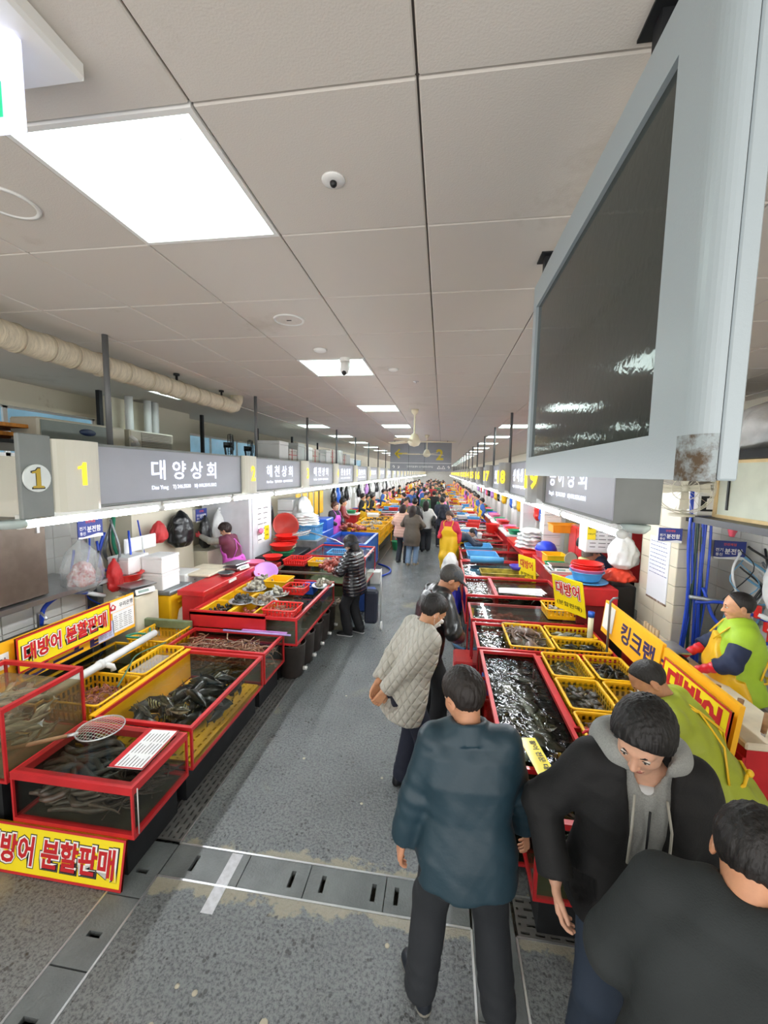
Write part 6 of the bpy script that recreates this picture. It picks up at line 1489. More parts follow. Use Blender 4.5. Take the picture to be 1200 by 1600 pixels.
# long-handled net over the tray
t = thing('landing_net', 'long-handled net stretched above the white tank', 'net', (-2.9, 8.1, 1.25)); 
MB().tube([(.18*math.cos(a), .26*math.sin(a), .05*math.cos(a)) for a in [2*math.pi*k/24 for k in range(25)]], .010, 5, cap=False).build('hoop', ALU, t)
nm = MB()
for k in range(-5, 6):
    h_ = math.sqrt(max(0, 1-(k/6)**2)); nm.tube([(k*.03, -.26*h_, 0), (k*.03, 0, -.06), (k*.03, .26*h_, 0)], .002, 3); nm.tube([(-.18*h_, k*.043, 0), (0, k*.043, -.06), (.18*h_, k*.043, 0)], .002, 3)
nm.build('netting', MATS['net_thread'], t)['kind'] = 'stuff'; MB().tube([(.18, -.05, .03), (.9, -.6, -.02), (1.25, -.85, -.12)], .012, 6).build('handle', ALU, t)
tank('fish_tank', 'bright blue tank with clear top beyond the white tank', -2.9, -1.76, 9.4, 11.3, .05, .82, BLU, WATER, .05, .07, stand=False, bottom=BLU, solidwall=mat('blue_panel', '#3f7ad0', .35))
solo('blue_box_unit', MB().box((-.35, -.7, 0), (.3, .8, .95), bev=.02).box((-.35, .1, .95), (.3, .8, 1.25), bev=.02), BLU, 'tall stepped blue tank unit behind the bright blue tank', 'tank', (-3.35, 10.4, 0))
foam_box(.3, .3, .18, 'foam_tub', 'small white tub on the stepped blue unit', (-3.3, 10.0, .95), 0, None, False)
foam_box(.34, .3, .28, 'foam_box', 'white foam box on the floor beside the bright blue tank', (-1.52, 9.05, 0), .1)
solo('floor_hose', hose([(-1.7, 9.7, .02), (-1.45, 9.55, .02), (-1.25, 10.0, .02), (-1.35, 10.5, .02), (-1.7, 10.9, .02)], .022), HOSE, 'blue hose lying on the floor by the bright blue tank', 'hose')
# yellow stall
for k in range(3): crate('yellow_crate', 'large yellow crate of shellfish in the yellow stall, %s' % ('nearest the blue tank', 'in the middle', 'farthest along')[k], -2.8, -1.75, 11.7+1.1*k, 12.7+1.1*k, .45, .85, YEL, 'large yellow crates')
solo('yellow_table', MB().box((-.55, -1.7, .40), (.5, 1.65, .44)).box((-.5, -1.65, 0), (-.44, -1.6, .4)).box((.42, -1.65, 0), (.47, -1.6, .4)).box((.42, 1.58, 0), (.47, 1.63, .4)).box((-.5, 1.58, 0), (-.44, 1.63, .4)), YEL, 'yellow frame table under the large yellow crates', 'table', (-2.28, 13.3, 0))
for k in range(3): strew(['clam', 'oyster', 'cockle'][k], 36, (-2.65, -1.9, 11.8+1.1*k, 12.6+1.1*k, .78, .88), 'shell lying in a large yellow crate', 'shellfish', 'shells in the large yellow crates', 90+k, .4, (1.3, 1.8) if k != 1 else (.9, 1.1))
strew('squirt', 60, (-3.0, -2.2, 11.2, 12.0, .86, 1.05), 'sea squirt heaped before the vendor in the pink apron', 'sea squirt', 'sea squirts of the yellow stall', 94, .5, (1, 1.3), pile=True)
basin(.16, .16, REDP, 'red bucket on the floor beside the green one', (-1.58, 13.9, 0), name='bucket', cat='bucket'); basin(.2, .28, GRN, 'green bucket at the end of the yellow stall', (-1.42, 13.2, 0), name='bucket', cat='bucket'); basin(.17, .15, REDP, 'red bucket behind the green bucket', (-1.45, 14.4, 0), name='bucket', cat='bucket')
for k in range(5): solo('yellow_apron', MB().box((-.015, -.18, 0), (.015, .18, .75), bev=.012), MATS['yellow_plastic'], 'yellow apron hanging in the row above the yellow stall', 'apron', (-4.0, 10.9+.55*k, 1.15), group='hanging yellow aprons')
for k in range(4): foam_box(.4, .4, .28, 'foam_box', 'white foam box in the stack before the yellow aprons', (-3.9, 9.9+.45*(k % 2), 1.25+.29*(k//2)), 0, 'foam boxes before the yellow aprons')
solo('box_cabinet', MB().box((-.25, -.3, 0), (.25, .75, 1.25), bev=.01), WHT, 'white cabinet under the foam boxes before the yellow aprons', 'cabinet', (-3.9, 9.9, 0))
# ------------------------------------------------------------------ right-hand stalls
tank('fish_tank', 'nearest right-hand tank of black eels with a red lip', .56, 1.30, 2.10, 2.40, .22, .70, RED, WATERD, .06, .035, bottom=INNERG)
strew('eel', 34, (.80, 1.08, 2.18, 2.32, .3, .6), 'black eel in the narrow red-lipped tank', 'eel', 'eels in the narrow tank', 101, .1, (.5, .7), 90, m=FDRK)
BK = mat('dark_tank_bottom', '#2c2c25', .6, var=.5, vscale=4)
tank('fish_tank', 'large right-hand tank of rippling dark water with red rim', .44, 1.00, 2.46, 4.18, .05, .72, RED, WATERB, .04, .03, stand=False, bottom=BK)
crate('submerged_basket', 'yellow basket sunk in the rippling dark tank', .52, .92, 2.55, 3.15, .30, .50, YEL)
strew('flat', 60, (.62, .82, 2.7, 4.0, .40, .62), 'dark flatfish under the rippling water', 'fish', 'flatfish in the large dark tank', 102, .1, (.7, 1.1))
strew('olive', 8, (.62, .84, 2.7, 3.4, .45, .60), 'olive fish near the surface of the rippling water', 'fish', 'olive fish in the large dark tank', 103, .2, (.8, 1.1))
tank('fish_tank', 'red-rimmed tank under the yellow fish baskets', 1.01, 1.84, 2.98, 4.18, .05, .70, RED, WATERD, .10, .03, stand=False, bottom=BK)
bk = ((1.05, 1.40, 3.68, 4.16, 'small grey fish', 'olive', 30, .5), (1.45, 1.80, 3.68, 4.16, 'dark sea cucumbers', 'dark', 30, .6), (1.05, 1.40, 3.16, 3.64, 'black shellfish', 'cockle', 90, 1.3), (1.45, 1.80, 3.16, 3.64, 'pale squid', 'silver', 26, .6), (1.05, 1.40, 2.70, 3.12, 'small octopus', 'octo', 8, .8))
for i, (x0, x1, y0, y1, lab, kind, n, sc) in enumerate(bk):
    crate('yellow_basket', 'yellow basket of %s beside the rippling dark tank' % lab, x0, x1, y0, y1, .58, .745, YEL, 'yellow baskets beside the dark tank', water=WATERD)
    strew(kind, n, (x0+.08, x1-.08, y0+.08, y1-.08, .62, .71), 'one of the %s in the yellow basket' % lab, 'seafood', lab+' in the yellow basket', 110+i, .3, (sc*.85, sc*1.1))
tank('fish_tank', 'small red-rimmed tank under the basket of small octopus', 1.01, 1.44, 2.66, 2.96, .05, .48, RED, 'none', .1, .025, stand=False)
tank('fish_tank', 'red-rimmed tank holding the octopus basket', .42, 1.82, 4.22, 4.98, .05, .72, RED, WATERD, .05, .03, stand=False, bottom=BK)
for i, (x0, x1, y0, y1, lab, kind, n, sc) in enumerate(((.77, 1.22, 4.28, 4.94, 'large brown octopus', 'octo', 8, 1.3), (1.26, 1.76, 4.62, 4.94, 'slender fish', 'silver', 28, .8), (1.26, 1.78, 4.27, 4.58, 'dark red fish', 'dark', 24, .65))):
    crate('yellow_basket', 'yellow basket of %s in the second dark tank' % lab, x0, x1, y0, y1, .58, .74, YEL, 'yellow baskets in the second dark tank', water=WATERD)
    strew(kind, n, (x0+.12, x1-.12, y0+.1, y1-.1, .61, .70), 'one of the %s in the yellow basket' % lab, 'seafood', lab+' in the yellow basket', 120+i, .2, (sc*.8, sc*1.1), 90 if kind != 'octo' else None)
strew('flat', 8, (.55, .62, 4.35, 4.85, .3, .6), 'dark flatfish beside the octopus basket', 'fish', 'flatfish beside the octopus basket', 124, .1, (.7, .8), 0)
tank('fish_tank', 'clear-topped red tank of pale shellfish', .41, 1.80, 5.03, 5.68, .05, .74, RED, WATER, .08, .028, stand=False, lid=True, bottom=INNERG)
strew('clam', 80, (.60, 1.3, 5.15, 5.55, .35, .55), 'pale clam under the clear lid', 'shellfish', 'clams under the clear lid', 125, .4, (1.3, 1.9))
crate('yellow_basket', 'small yellow basket on the clear-topped red tank', 1.34, 1.70, 5.12, 5.5, .76, .88, YEL); strew('oyster', 14, (1.42, 1.62, 5.2, 5.42, .79, .85), 'pale meat in the small yellow basket', 'seafood', 'pale meat in the small basket', 126, .3, (.6, .8))
T = tank('fish_tank', 'divided red-framed tank with notice sheets on top', .40, 1.86, 6.0, 7.1, .3, .76, RED, WATERB, .05, .035, bottom=BK, stand='deep'); MB().box((-.30, -.5, .40), (-.25, .5, .755)).build('divider', RED, T)
strew('dark', 12, (.6, 1.6, 6.2, 6.9, .4, .6), 'dark fish in the divided red tank', 'fish', 'fish in the divided tank', 127, .1); strew('squirt', 24, (.6, 1.2, 5.76, 5.92, .42, .55), 'brown sea squirt on the ledge before the divided tank', 'sea squirt', 'sea squirts on the ledge', 128, .4, (.7, .9))
solo('low_ledge', MB().box((.45, 5.72, 0), (1.85, 5.97, .42)), DRK, 'dark ledge between the clear-topped and the divided tank', 'ledge')
for k in range(3): sheet('price_sheet', 'printed sheet lying on the divided tank, %s' % ('lowest', 'middle', 'topmost')[k], frame_M((1.22+.03*k, 6.25+.02*k, .768+.006*k), (1, .1*k-.1, 0), (0, 1, 0)), .62, .26, 6, 5, None, None, seed=40+k)
tank('fish_tank', 'red-rimmed tank with a mossy yellow tray', .42, 1.90, 7.2, 8.5, .3, .74, RED, WATER, .04, .03, stand='deep', bottom=INNERG); crate('yellow_tray', 'mossy yellow tray in the red-rimmed tank', .75, 1.75, 7.35, 7.75, .60, .76, mat('mossy_yellow', '#a8983a', .5, var=.4, vscale=9), holes=False)
solo('blue_float', MB().tube([(-.33, 0, 0), (.33, 0, 0)], .06, 14), LBL, 'light blue float bar lying on the tank with the mossy tray', 'float', (.95, 8.35, .80))
solo('purple_scoop', MB().lathe([(0, 0), (.10, .02), (.15, .10), (.14, .10), (.09, .03), (0, .01)], n=20), mat('purple_plastic', '#4d3fb0', .35), 'purple net scoop over the mossy yellow tray', 'scoop', (1.42, 7.6, .78))
for k in range(2): tank('fish_tank', ('red-rimmed tank with a light blue lining beyond the mossy tray', 'red-rimmed tank with a blue tray beside the yellow apron vendor')[k], .45, 1.85, 8.6+1.1*k, 9.6+1.1*k, .3, .74, RED, WATER, .05, .03, stand='deep', bottom=LBL); crate('blue_tray', ('light blue tray in the first blue-lined tank', 'light blue tray in the second blue-lined tank')[k], .6, 1.25, 8.75+1.1*k, 9.4+1.1*k, .62, .78, LBL, holes=False)
# counters behind
t = thing('cutting_counter', 'white cutting counter with a red front beside the vendor', 'counter', (2.2, 3.3, 0)); MB().box((-.28, -.64, .86), (.10, 1.2, .91), bev=.01).build('top', BOARD, t); MB().box((-.26, -.62, .0), (.08, 1.15, .86)).build('body', RED, t); MB().box((-.28, -.62, .72), (-.262, 1.1, .80)).build('front_lip', RED, t)
t = thing('drain_elbow', 'white drain pipe elbow under the cutting counter', 'pipe', (1.80, 2.42, .55)); MB().tube([(-.12, .02, 0), (.0, 0, 0), (.04, 0, .01), (.05, .0, .06), (.10, 0, .08)], .026, 10).build('pipe', PVC, t); MB().cyl((.1, 0, .05), .05, 0, .05, 14).build('collar', mat('blue_collar', '#24508f', .4), t)
def pos(px, py, X): v = pix(px, py, 'x', X); return tuple(v)
NAVY = MATS['letter_navy']
price_board('crab_board', 'long orange board reading king crab before the cutting counter', frame_M((1.78, 4.0, 1.04), (0, -1, 0), (.1, 0, 1)), 1.15, .34, [('킹크랩', .18, 0, .19, NAVY, .03, False, .62)], OSIGN, None, th=.03)
price_board('crab_board', 'second orange board, behind the yellow board on the counter edge', frame_M((1.79, 3.0, 1.02), (0, -1, 0), (.1, 0, 1)), .84, .34, [('러시아', -.22, 0, .17, NAVY, .03, False, .42)], OSIGN, None, th=.03)
price_board('white_panel_board', 'white patch on the far end of the orange crab board', frame_M((1.773, 4.42, 1.06), (0, -1, 0), (.1, 0, 1)), .24, .26, [], WHT, None, th=.004)
price_board('sale_board', 'yellow board with tall red lettering on the edge of the cutting counter', frame_M((1.735, 2.93, .97), (0, -1, 0), (.1, 0, 1)), .74, .38, [('대방어', 0, .06, .20, RLET, .05, False, .60), ('(분할판매)', 0, -.13, .085, KLET, .015, False, .62)], YSIGN, RED)
price_board('sale_board', 'tilted yellow board with red lettering below the stacked basins', frame_M((1.55, 5.05, 1.10), (.5, -.85, 0), (-.25, 0, 1)), .46, .44, [('대방어', 0, .07, .17, RLET, .03, True, .36), ('(분할판매)', 0, -.13, .07, KLET, .01, False, .38)], YSIGN, None)
price_board('sale_board', 'small yellow board beyond the kitchen scale', frame_M((1.52, 7.3, .90), (.4, -.9, 0), (-.1, 0, 1)), .48, .42, [('대방어', 0, .07, .15, RLET, .03, False, .36), ('분할판매', 0, -.12, .07, KLET, .01, False, .36)], YSIGN, None)
price_board('price_card', 'narrow yellow and white card at the edge of the dark tank', frame_M((.66, 2.52, .752), (.15, -1, 0), (1, .15, 0)), .42, .11, [('활어 전문 대방어', 0, .02, .04, KLET, .01, False, .36)], YSIGN, None, th=.004)
scale_('large flat scale with a black console on the cutting counter', (2.02, 3.85, .91), math.radians(0), None, 1.0, True)
for k, (x, y) in enumerate(((2.0, 3.1), (2.03, 2.92), (2.08, 2.76))):
    t = thing('knife', 'knife with a wooden handle standing in the counter edge, %s' % ('farthest', 'middle', 'closest')[k], 'knife', (x, y, .91), 0, 'knives in the counter edge'); MB().tube([(0, 0, .02), (.015, 0, .15)], [.015, .019], 10).build('handle', WOOD, t); MB().box((-.002, -.015, 0), (.002, .015, .03)).build('blade', STL, t)
for k in range(5): solo('rack_knife', MB().tube([(0, 0, 0), (0, 0, .15)], [.014, .017], 8), mat('pale_wood', '#c2a680', .6), 'pale wooden handle standing in the knife rack', 'knife', (2.12, 4.15+.06*k, .91), group='knives in the rack')
for k, (r_, m_, z, nm) in enumerate(((.24, LBL, 1.20, 'wide light blue lid'), (.20, LBL, 1.23, 'light blue basin'), (.20, PNK, 1.27, 'pink basin'), (.19, REDP, 1.31, 'red basin'), (.18, REDP, 1.335, 'top red basin'))):
    basin(r_, .03 if k == 0 else .12, m_, '%s in the stack on the red box' % nm, (1.85, 5.35, z), 'basins stacked on the red box')
solo('red_box', MB().box((-.25, -.28, 0), (.27, .36, .22), bev=.01), RED, 'red box under the stacked basins', 'box', (1.85, 5.33, .98))
t = thing('red_counter', 'red counter behind the clear-topped tank', 'counter', (2.05, 5.6, 0)); MB().box((-.25, .12, .90), (.25, 2.6, .98), bev=.01).build('top', RED, t); MB().box((-.2, .16, 0), (.22, 2.5, .90)).build('body', RED, t)
t = thing('pipe_stand', 'white pipe with a blue cap rising beside the yellow boards', 'pipe', (1.72, 4.75, .55)); MB().tube([(0, 0, 0), (0, 0, .42)], .03, 12).build('pipe', mat('stained_pvc', '#d8d6b4', .4, var=.15), t); MB().tube([(0, 0, .40), (0, 0, .46)], .036, 12).build('cap', BLU, t); MB().tube([(0, 0, .02), (.05, -.03, .0), (.12, -.06, -.02)], .03, 12).build('elbow', PVC, t)
solo('box_stand', MB().box((-.2, -.22, 0), (.2, .3, .98)), mat('stand_red', '#7e1d20', .5), 'dark red stand under the red box of basins', 'stand', (1.88, 5.33, 0))
solo('steel_rod', MB().tube([(0, 0, 0), (0, 0, .72), (.02, -.02, .76), (.06, -.03, .77)], .012, 8), GALV, 'thin steel rod beside the king crab board', 'rod', (1.74, 4.32, .55))
scale_('kitchen scale in a white tray on the red counter', (1.92, 6.75, 1.0), math.radians(0)); crate('white_tray', 'white tray under the kitchen scale', 1.72, 2.15, 6.55, 6.98, .985, 1.04, WHT, holes=False)
solo('cream_canister', MB().lathe([(.08, 0), (.085, .02), (.085, .3), (.08, .32), (0, .32)], n=20), mat('canister_cream', '#d9cf94', .4), 'cream canister beside the kitchen scale', 'canister', (2.18, 6.45, .98)); solo('round_plate', MB().lathe([(.0, 0), (.11, .0), (.13, .015), (.11, .008), (0, .008)], n=24), CREAM, 'cream plate standing behind the canister', 'plate', (2.2, 7.15, 1.12)).rotation_euler = (1.4, 0, .3)
crate('yellow_tray', 'yellow tray on the red counter beyond the canister', 1.85, 2.2, 7.3, 7.7, .98, 1.14, YEL, holes=False); crate('green_tray', 'green tray with a red one inside on the counter', 1.8, 2.2, 7.05, 7.28, .98, 1.05, GRN, holes=False)
basin(.20, .14, PNK, 'pink basin under the upturned blue bowl', (2.0, 8.0, .98)); solo('blue_bowl', MB().lathe([(.20, 0), (.19, .05), (.15, .12), (.08, .16), (0, .17)], n=24), mat('bowl_blue', '#2a46d8', .35), 'upturned bright blue bowl on a pink basin', 'bowl', (2.0, 8.0, 1.12))
for k in range(5): bag('folded white sack in the pile beyond the blue bowl', (1.9, 8.9, 1.0+.08*k), (.62-.04*k, .6, .10), BAGW, 40+k, 'white_sack', k=.9, group='folded white sacks beyond the blue bowl')
solo('red_table', MB().box((-.3, -.5, .9), (.3, 1.6, .98)).box((-.28, -.45, 0), (-.24, -.4, .9)).box((.24, -.45, 0), (.28, -.4, .9)).box((-.28, 1.5, 0), (-.24, 1.55, .9)).box((.24, 1.5, 0), (.28, 1.55, .9)), REDP, 'red table under the folded white sacks', 'table', (1.95, 8.8, 0))
t = thing('orange_tray', 'yellow-orange tray on a stack of white boxes', 'tray', (2.35, 8.2, 1.45)); crate('', '', 2.1, 2.6, 8.0, 8.4, 1.45, 1.6, mat('tray_orange', '#f0a52a', .4), holes=False, root=t)
t = thing('red_cupboard', 'dark red cupboard with two doors below the cardboard boxes', 'cupboard', (2.9, 7.6, .0)); MB().box((-.45, -.35, .75), (.45, .5, 1.62), bev=.01).build('body', RED, t); MB().box((-.47, -.33, .80), (-.45, .06, 1.58)).build('door', RED, t); MB().box((-.47, .09, .80), (-.45, .48, 1.58)).build('door', RED, t); MB().box((-.40, -.30, 0), (.4, .45, .75)).build('plinth', DRK, t)
MB().box((-.42, -.37, .80), (.0, -.35, 1.57)).build('end_panel', RED, t)
for k, (y, z) in enumerate(((7.4, 1.62), (7.85, 1.62), (7.6, 1.90))): foam_box(.5, .4, .27, 'cardboard_box', 'brown cardboard box on the dark red cupboard, %s' % ('nearer', 'farther', 'upper')[k], (2.85, y, z), .05*k, 'cardboard boxes', True, CARD)
for k in range(5): foam_box(.34, .3, .2, 'foam_box', 'white foam box in the column beside the red cupboard', (2.25, 8.75, 0.9+.21*k), 0, 'foam box column'); 
solo('column_base', MB().box((-.22, -.2, 0), (.22, .2, .9), bev=.01), WHT, 'white cabinet under the foam box column', 'cabinet', (2.25, 8.75, 0)) if False else None
bag('black bag on top of the dark red cupboard', (3.05, 8.05, 1.62), (.3, .3, .3), BAGK, 50, 'black_bag')
t = sheet('white_case_notice', 'white notice panel with a yellow label above the grey-haired vendor', frame_M((2.30, 5.95, 1.72), (1, 0, 0), (0, 0, 1)), .5, .42, 7, 4, seed=51); price_board('yellow_notice', 'small yellow label at the edge of the white notice panel', frame_M((2.08, 5.93, 1.78), (1, 0, 0), (0, 0, 1)), .11, .24, [('배수구', 0, .04, .03, KLET, .005, False), ('사용금지', 0, -.04, .025, KLET, .005, False)], YSIGN, None, th=.002)
solo('notice_case', MB().box((-.28, 0, 0), (.32, .3, .5), bev=.01), WHT, 'white case behind the notice panel', 'case', (2.30, 5.96, 1.47)); solo('case_post', MB().box((-.03, 0, 0), (.03, .06, 1.47)), WHT, 'white post under the notice case', 'post', (2.5, 6.05, 0))
bag('crumpled white plastic bag hung beside the notice board pillar', (2.30, 5.45, 1.38), (.34, .34, .44), BAGW, 52, 'white_bag', True); bag('red cloth hanging below the white bag', (2.27, 5.45, 1.22), (.36, .3, .16), mat('orange_red_cloth', '#e0452a', .6), 53, 'red_cloth')
solo('black_cabinet', MB().box((-.22, -.3, 0), (.2, .3, 1.18), bev=.02), BLK, 'black cabinet under the hung white bag', 'cabinet', (2.24, 5.62, 0))
# whiteboard on the pillar, breaker boxes, hoses
t = thing('whiteboard', 'long handwritten whiteboard with rusty lower edge on the tiled pillar', 'whiteboard', (2.449, 4.90, 1.15)); MB().box((-.008, -.22, 0), (0, .2, .72)).build('board', mat('board_white', '#dfe3e8', .3, var=.02), t)
w_ = MB(); rs = random.Random(9)
for k in range(9):
    y = .17
    while y > -.16: d_ = rs.uniform(.015, .05); w_.box((-.0095, y-d_, .66-.045*k), (-.0085, y, .667-.045*k)); y -= d_+.012
    if k == 3: pass
w_.build('handwriting', mat('ink_blue', '#3a4a86', .6), t)['kind'] = 'stuff'; MB().box((-.010, -.22, -.01), (.0, .2, .012)).build('rusty_edge', stain_mat('rusty_edge_mat', '#a9a49c', '#6a4a2c', .4, 30), t)
breaker('blue breaker box sign on the tiled pillar above the whiteboard', frame_M((2.34, 4.50, 1.95), (1, -.15, 0), (0, 0, 1)), k=.62)
breaker('blue breaker box sign behind the yellow apron vendor', frame_M((2.98, 4.62, 1.80), (1, -.2, 0), (0, 0, 1)), k=.8)
rs = random.Random(6)
for k in range(9):
    x = 2.48+.023*k; m_ = HOSE if k not in (3, 6) else mat('dark_green_hose', '#1f3c33', .4)
    solo('hanging_hose', hose([(x, 4.46, 2.42), (x+rs.uniform(-.02, .02), 4.44, 1.9), (x+rs.uniform(-.04, .04), 4.42, 1.3), (x+rs.uniform(-.03, .05), 4.44, .7), (x+rs.uniform(-.02, .1), 4.46, .05)], .014 if k % 2 else .012), m_, '%s hose in the bundle hanging on the tiled pillar' % ('blue' if m_ is HOSE else 'dark green'), 'hose', group='hose bundle on the pillar')
for k, pts in enumerate(([(2.55, 4.36, 1.30), (2.75, 4.25, 1.34), (2.95, 4.15, 1.26), (3.05, 4.1, 1.22)], [(2.62, 4.38, 1.45), (2.7, 4.28, 1.15), (2.9, 4.15, 1.0), (3.05, 4.1, 1.02)])): solo('hose_branch', hose(pts, .016), HOSE, '%s curved blue hose branching toward the vendor' % ('upper', 'lower')[k], 'hose')
for k, (x, z) in enumerate(((2.97, 1.27), (3.06, 1.14), (3.10, 1.02))): t = thing('ball_valve', 'white pipe valve with a red lever, %s of the three' % ('upper', 'middle', 'lower')[k], 'valve', (x, 4.12, z), 0); MB().tube([(-.03, 0, .02), (.16, -.02, -.06)], .026, 10).build('pipe', PVC, t); MB().box((-.05, -.02, -.02), (-.0, .02, .10), bev=.008).build('lever', REDP, t)
solo('steel_pipe', MB().tube([(0, 0, 0), (.35, -.05, -.03), (.6, -.1, -.04)], .02, 10), GALV, 'grey steel pipe crossing the hose bundle', 'pipe', (2.48, 4.34, 1.36))
solo('wooden_post', MB().box((-.09, -.03, 0), (.05, .03, .95), 0, Matrix.Rotation(.12, 4, 'Y')).box((-.10, -.045, .80), (.10, -.03, .86), 0, Matrix.Rotation(.3, 4, 'Y')), WOOD, 'brown wooden post leaning beside the hose bundle', 'post', (2.72, 4.22, .1))
bag('pink net bag hanging below the screen case', (2.78, 4.3, 1.98), (.09, .09, .62), mat('pink_net', '#e0586a', .6, alpha=.85), 54, 'pink_net', True)
for k in range(16):
    x = 2.85+rs.uniform(0, .5); m_ = [BLK, GALV, mat('light_blue_cable', '#6ea6c9', .5), PVC][k % 4]; z1 = rs.uniform(1.5, 1.9)
    solo('wall_cable', hose([(x, 4.45, z1), (x+rs.uniform(-.2, .2), 4.35, z1-.2), (x+rs.uniform(-.2, .2), 4.4, 1.2), (x+rs.uniform(-.1, .1), 4.45, .7)], rs.choice([.005, .008, .011])), m_, '%s cable or pipe on the wall behind the vendor' % ('black', 'grey', 'light blue', 'white')[k % 4], 'cable', group='cables behind the vendor')
bag('white cloth hanging beyond the second breaker box', (3.05, 4.1, 1.35), (.14, .2, .55), BAGW, 55, 'white_cloth', True)
# upper right: shelf, framed window panel, wrapped bundles, standing fan, radio
t = thing('high_shelf', 'black-edged high shelf behind the screen case', 'shelf', (0, 0, 0)); MB().box((2.50, 2.6, 2.10), (3.7, 5.4, 2.16)).build('board', BLK, t); MB().box((2.60, 2.6, 2.72), (3.7, 5.4, 2.80)).build('upper_board', BLK, t); 
for y in (2.65, 5.3): MB().box((3.55, y, 0), (3.62, y+.05, 2.8)).build('post', BLK, t)
t = thing('framed_panel', 'pale door panel in a cream frame beside the screen case', 'panel', (2.66, 3.2, 2.165)); MB().box((0, 0, 0), (.03, 1.15, .52)).build('panel', mat('pale_green_panel', '#c3c7b4', .5, var=.05), t); f = MB(); f.box((-.012, -.05, 0), (.04, 0, .55)); f.box((-.012, 1.15, 0), (.04, 1.20, .55)); f.box((-.012, 0, -.002), (.04, 1.15, .03)); f.box((-.012, 0, .52), (.04, 1.15, .55)); f.build('frame', mat('cream_wood', '#d8bd8a', .6, var=.08), t); MB().box((-.014, 1.0, .08), (-.0, 1.02, .46)).build('handle', BLK, t)
for k in range(2): bag('plastic-wrapped white bundle on the upper shelf, %s' % ('nearer', 'farther')[k], (3.05, 3.3+.95*k, 2.80), (.8, .85, .46), BAGW, 60+k, 'wrapped_bundle')
wall_fan('beige slatted fan behind the sign end under the screen case', (2.30, 4.25, 2.17), math.radians(160), .24, True, mat('fan_beige', '#c9c4b0', .5))
t = thing('white_radio', 'small white box with a dark face on the black shelf', 'box', (2.62, 4.5, 2.165)); MB().box((-.12, -.1, 0), (.14, .12, .26), bev=.015).build('case', WHT, t); MB().box((-.08, -.104, .05), (.10, -.10, .20)).build('face', DRK, t); MB().box((-.03, -.108, .07), (.03, -.104, .18)).build('label', WHT, t)
w_ = MB(); 
for k in range(14): w_.box((2.86, 4.92, 2.17+.035*k), (3.5, 4.95, 2.19+.035*k))
w_.build('louvre_slats', CREAM, None); o = bpy.data.objects['louvre_slats']; tag(o, 'weathered slatted vent panel behind the pink net', 'vent')
# small things at the drain
solo('red_crate_low', MB().box((-.12, -.2, 0), (.12, .2, .24), bev=.02), RED, 'red plastic box standing on the drain', 'box', (.33, 5.05, 0)); solo('blue_box_low', MB().box((-.10, -.12, 0), (.12, .12, .2), bev=.02), BLU, 'small blue box behind the red drain box', 'box', (.32, 4.62, 0)); crate('red_basket', 'red slotted basket on the drain beside the dark tank', .21, .42, 3.95, 4.4, 0, .3, REDP)
solo('blue_hose_arc', hose([(.42, 6.5, .03), (.26, 6.45, .03), (.22, 6.1, .03), (.28, 5.8, .03), (.40, 5.7, .03)], .026), mat('grey_blue_hose', '#35608a', .4), 'blue hose curled on the drain by the divided tank', 'hose'); bag('blue plastic bag standing on the drain', (.30, 7.35, 0), (.24, .34, .55), mat('bag_blue', '#2d33b0', .4, bump=.4), 63, 'blue_bag')
bag('tall white knotted plastic bag near the cap wearer', (.22, 8.2, 0.0), (.42, .42, .95), BAGW, 64, 'white_bag'); basin(.17, .3, GRN, 'green bin behind the white knotted bag', (.36, 8.9, 0), name='bin', cat='bin')
crate('white_foam_tray', 'white foam tray stack above the far right stalls', 2.3, 2.7, 12.0, 12.4, 1.45, 1.75, STY, holes=False); solo('tray_column', MB().box((-.18, -.18, 0), (.18, .18, 1.45), bev=.01), WHT, 'white column of boxes under the foam tray', 'boxes', (2.5, 12.2, 0))
basin(.22, .5, REDP, 'tall red bin behind the bending vendor', (1.6, 12.9, .5), name='red_bin', cat='bin'); solo('bin_stand', MB().box((-.25, -.25, 0), (.25, .25, .5)), DRK, 'dark stand under the tall red bin', 'stand', (1.6, 12.9, 0)); solo('blue_box', MB().box((-.2, -.25, .0), (.2, .25, 1.2), bev=.02), BLU, 'tall blue box beside the far red table', 'box', (2.35, 10.2, 0))
# ------------------------------------------------------------------ stalls receding to the far end
rs = random.Random(21)
tp_ = {}
for nm, rim, wat, bot in (('red', RED, WATER, INNERG), ('blue', BLU, WATER, LBL), ('yellow', YEL, WATER, INNERY), ('white', WHT, WATER, WHT)):
    t = tank('fish_tank', nm+'-rimmed seafood tank in the receding stalls', -.62, .62, -.48, .48, .25, .78, rim, wat, .06, .035, stand='deep', bottom=bot)
    t['group'] = nm+'-rimmed tanks of the far stalls'; tp_[nm] = t
def heap_mesh(n, seed, r, sp):
    q = random.Random(seed); mb = MB()
    for i in range(n):
        l = lump_mb(r*q.uniform(.7, 1.3), seed*50+i, (1.3, .9, .6), .25, 6, 4); ox, oy, oz = q.uniform(-sp[0], sp[0]), q.uniform(-sp[1], sp[1]), q.uniform(0, .05)
        b = len(mb.v); mb.v += [(x+ox, y+oy, z+oz) for x, y, z in l.v]; mb.f += [tuple(k+b for k in f) for f in l.f]; mb.mi += [0]*len(l.f); mb.sm += [True]*len(l.f)
    return mb
heaps = []
for nm, m_ in (('pale', CLAM), ('grey', OYST), ('reddish', SQUIRT), ('dark', CLAMD), ('silver', FSIL)):
    o = heap_mesh(60, len(heaps)+1, .05, (.5, .35)).build('seafood_heap', m_); o['kind'] = 'stuff'; tag(o, 'heap of %s seafood on the receding stalls' % nm, 'seafood'); heaps.append(o)
trays = {}
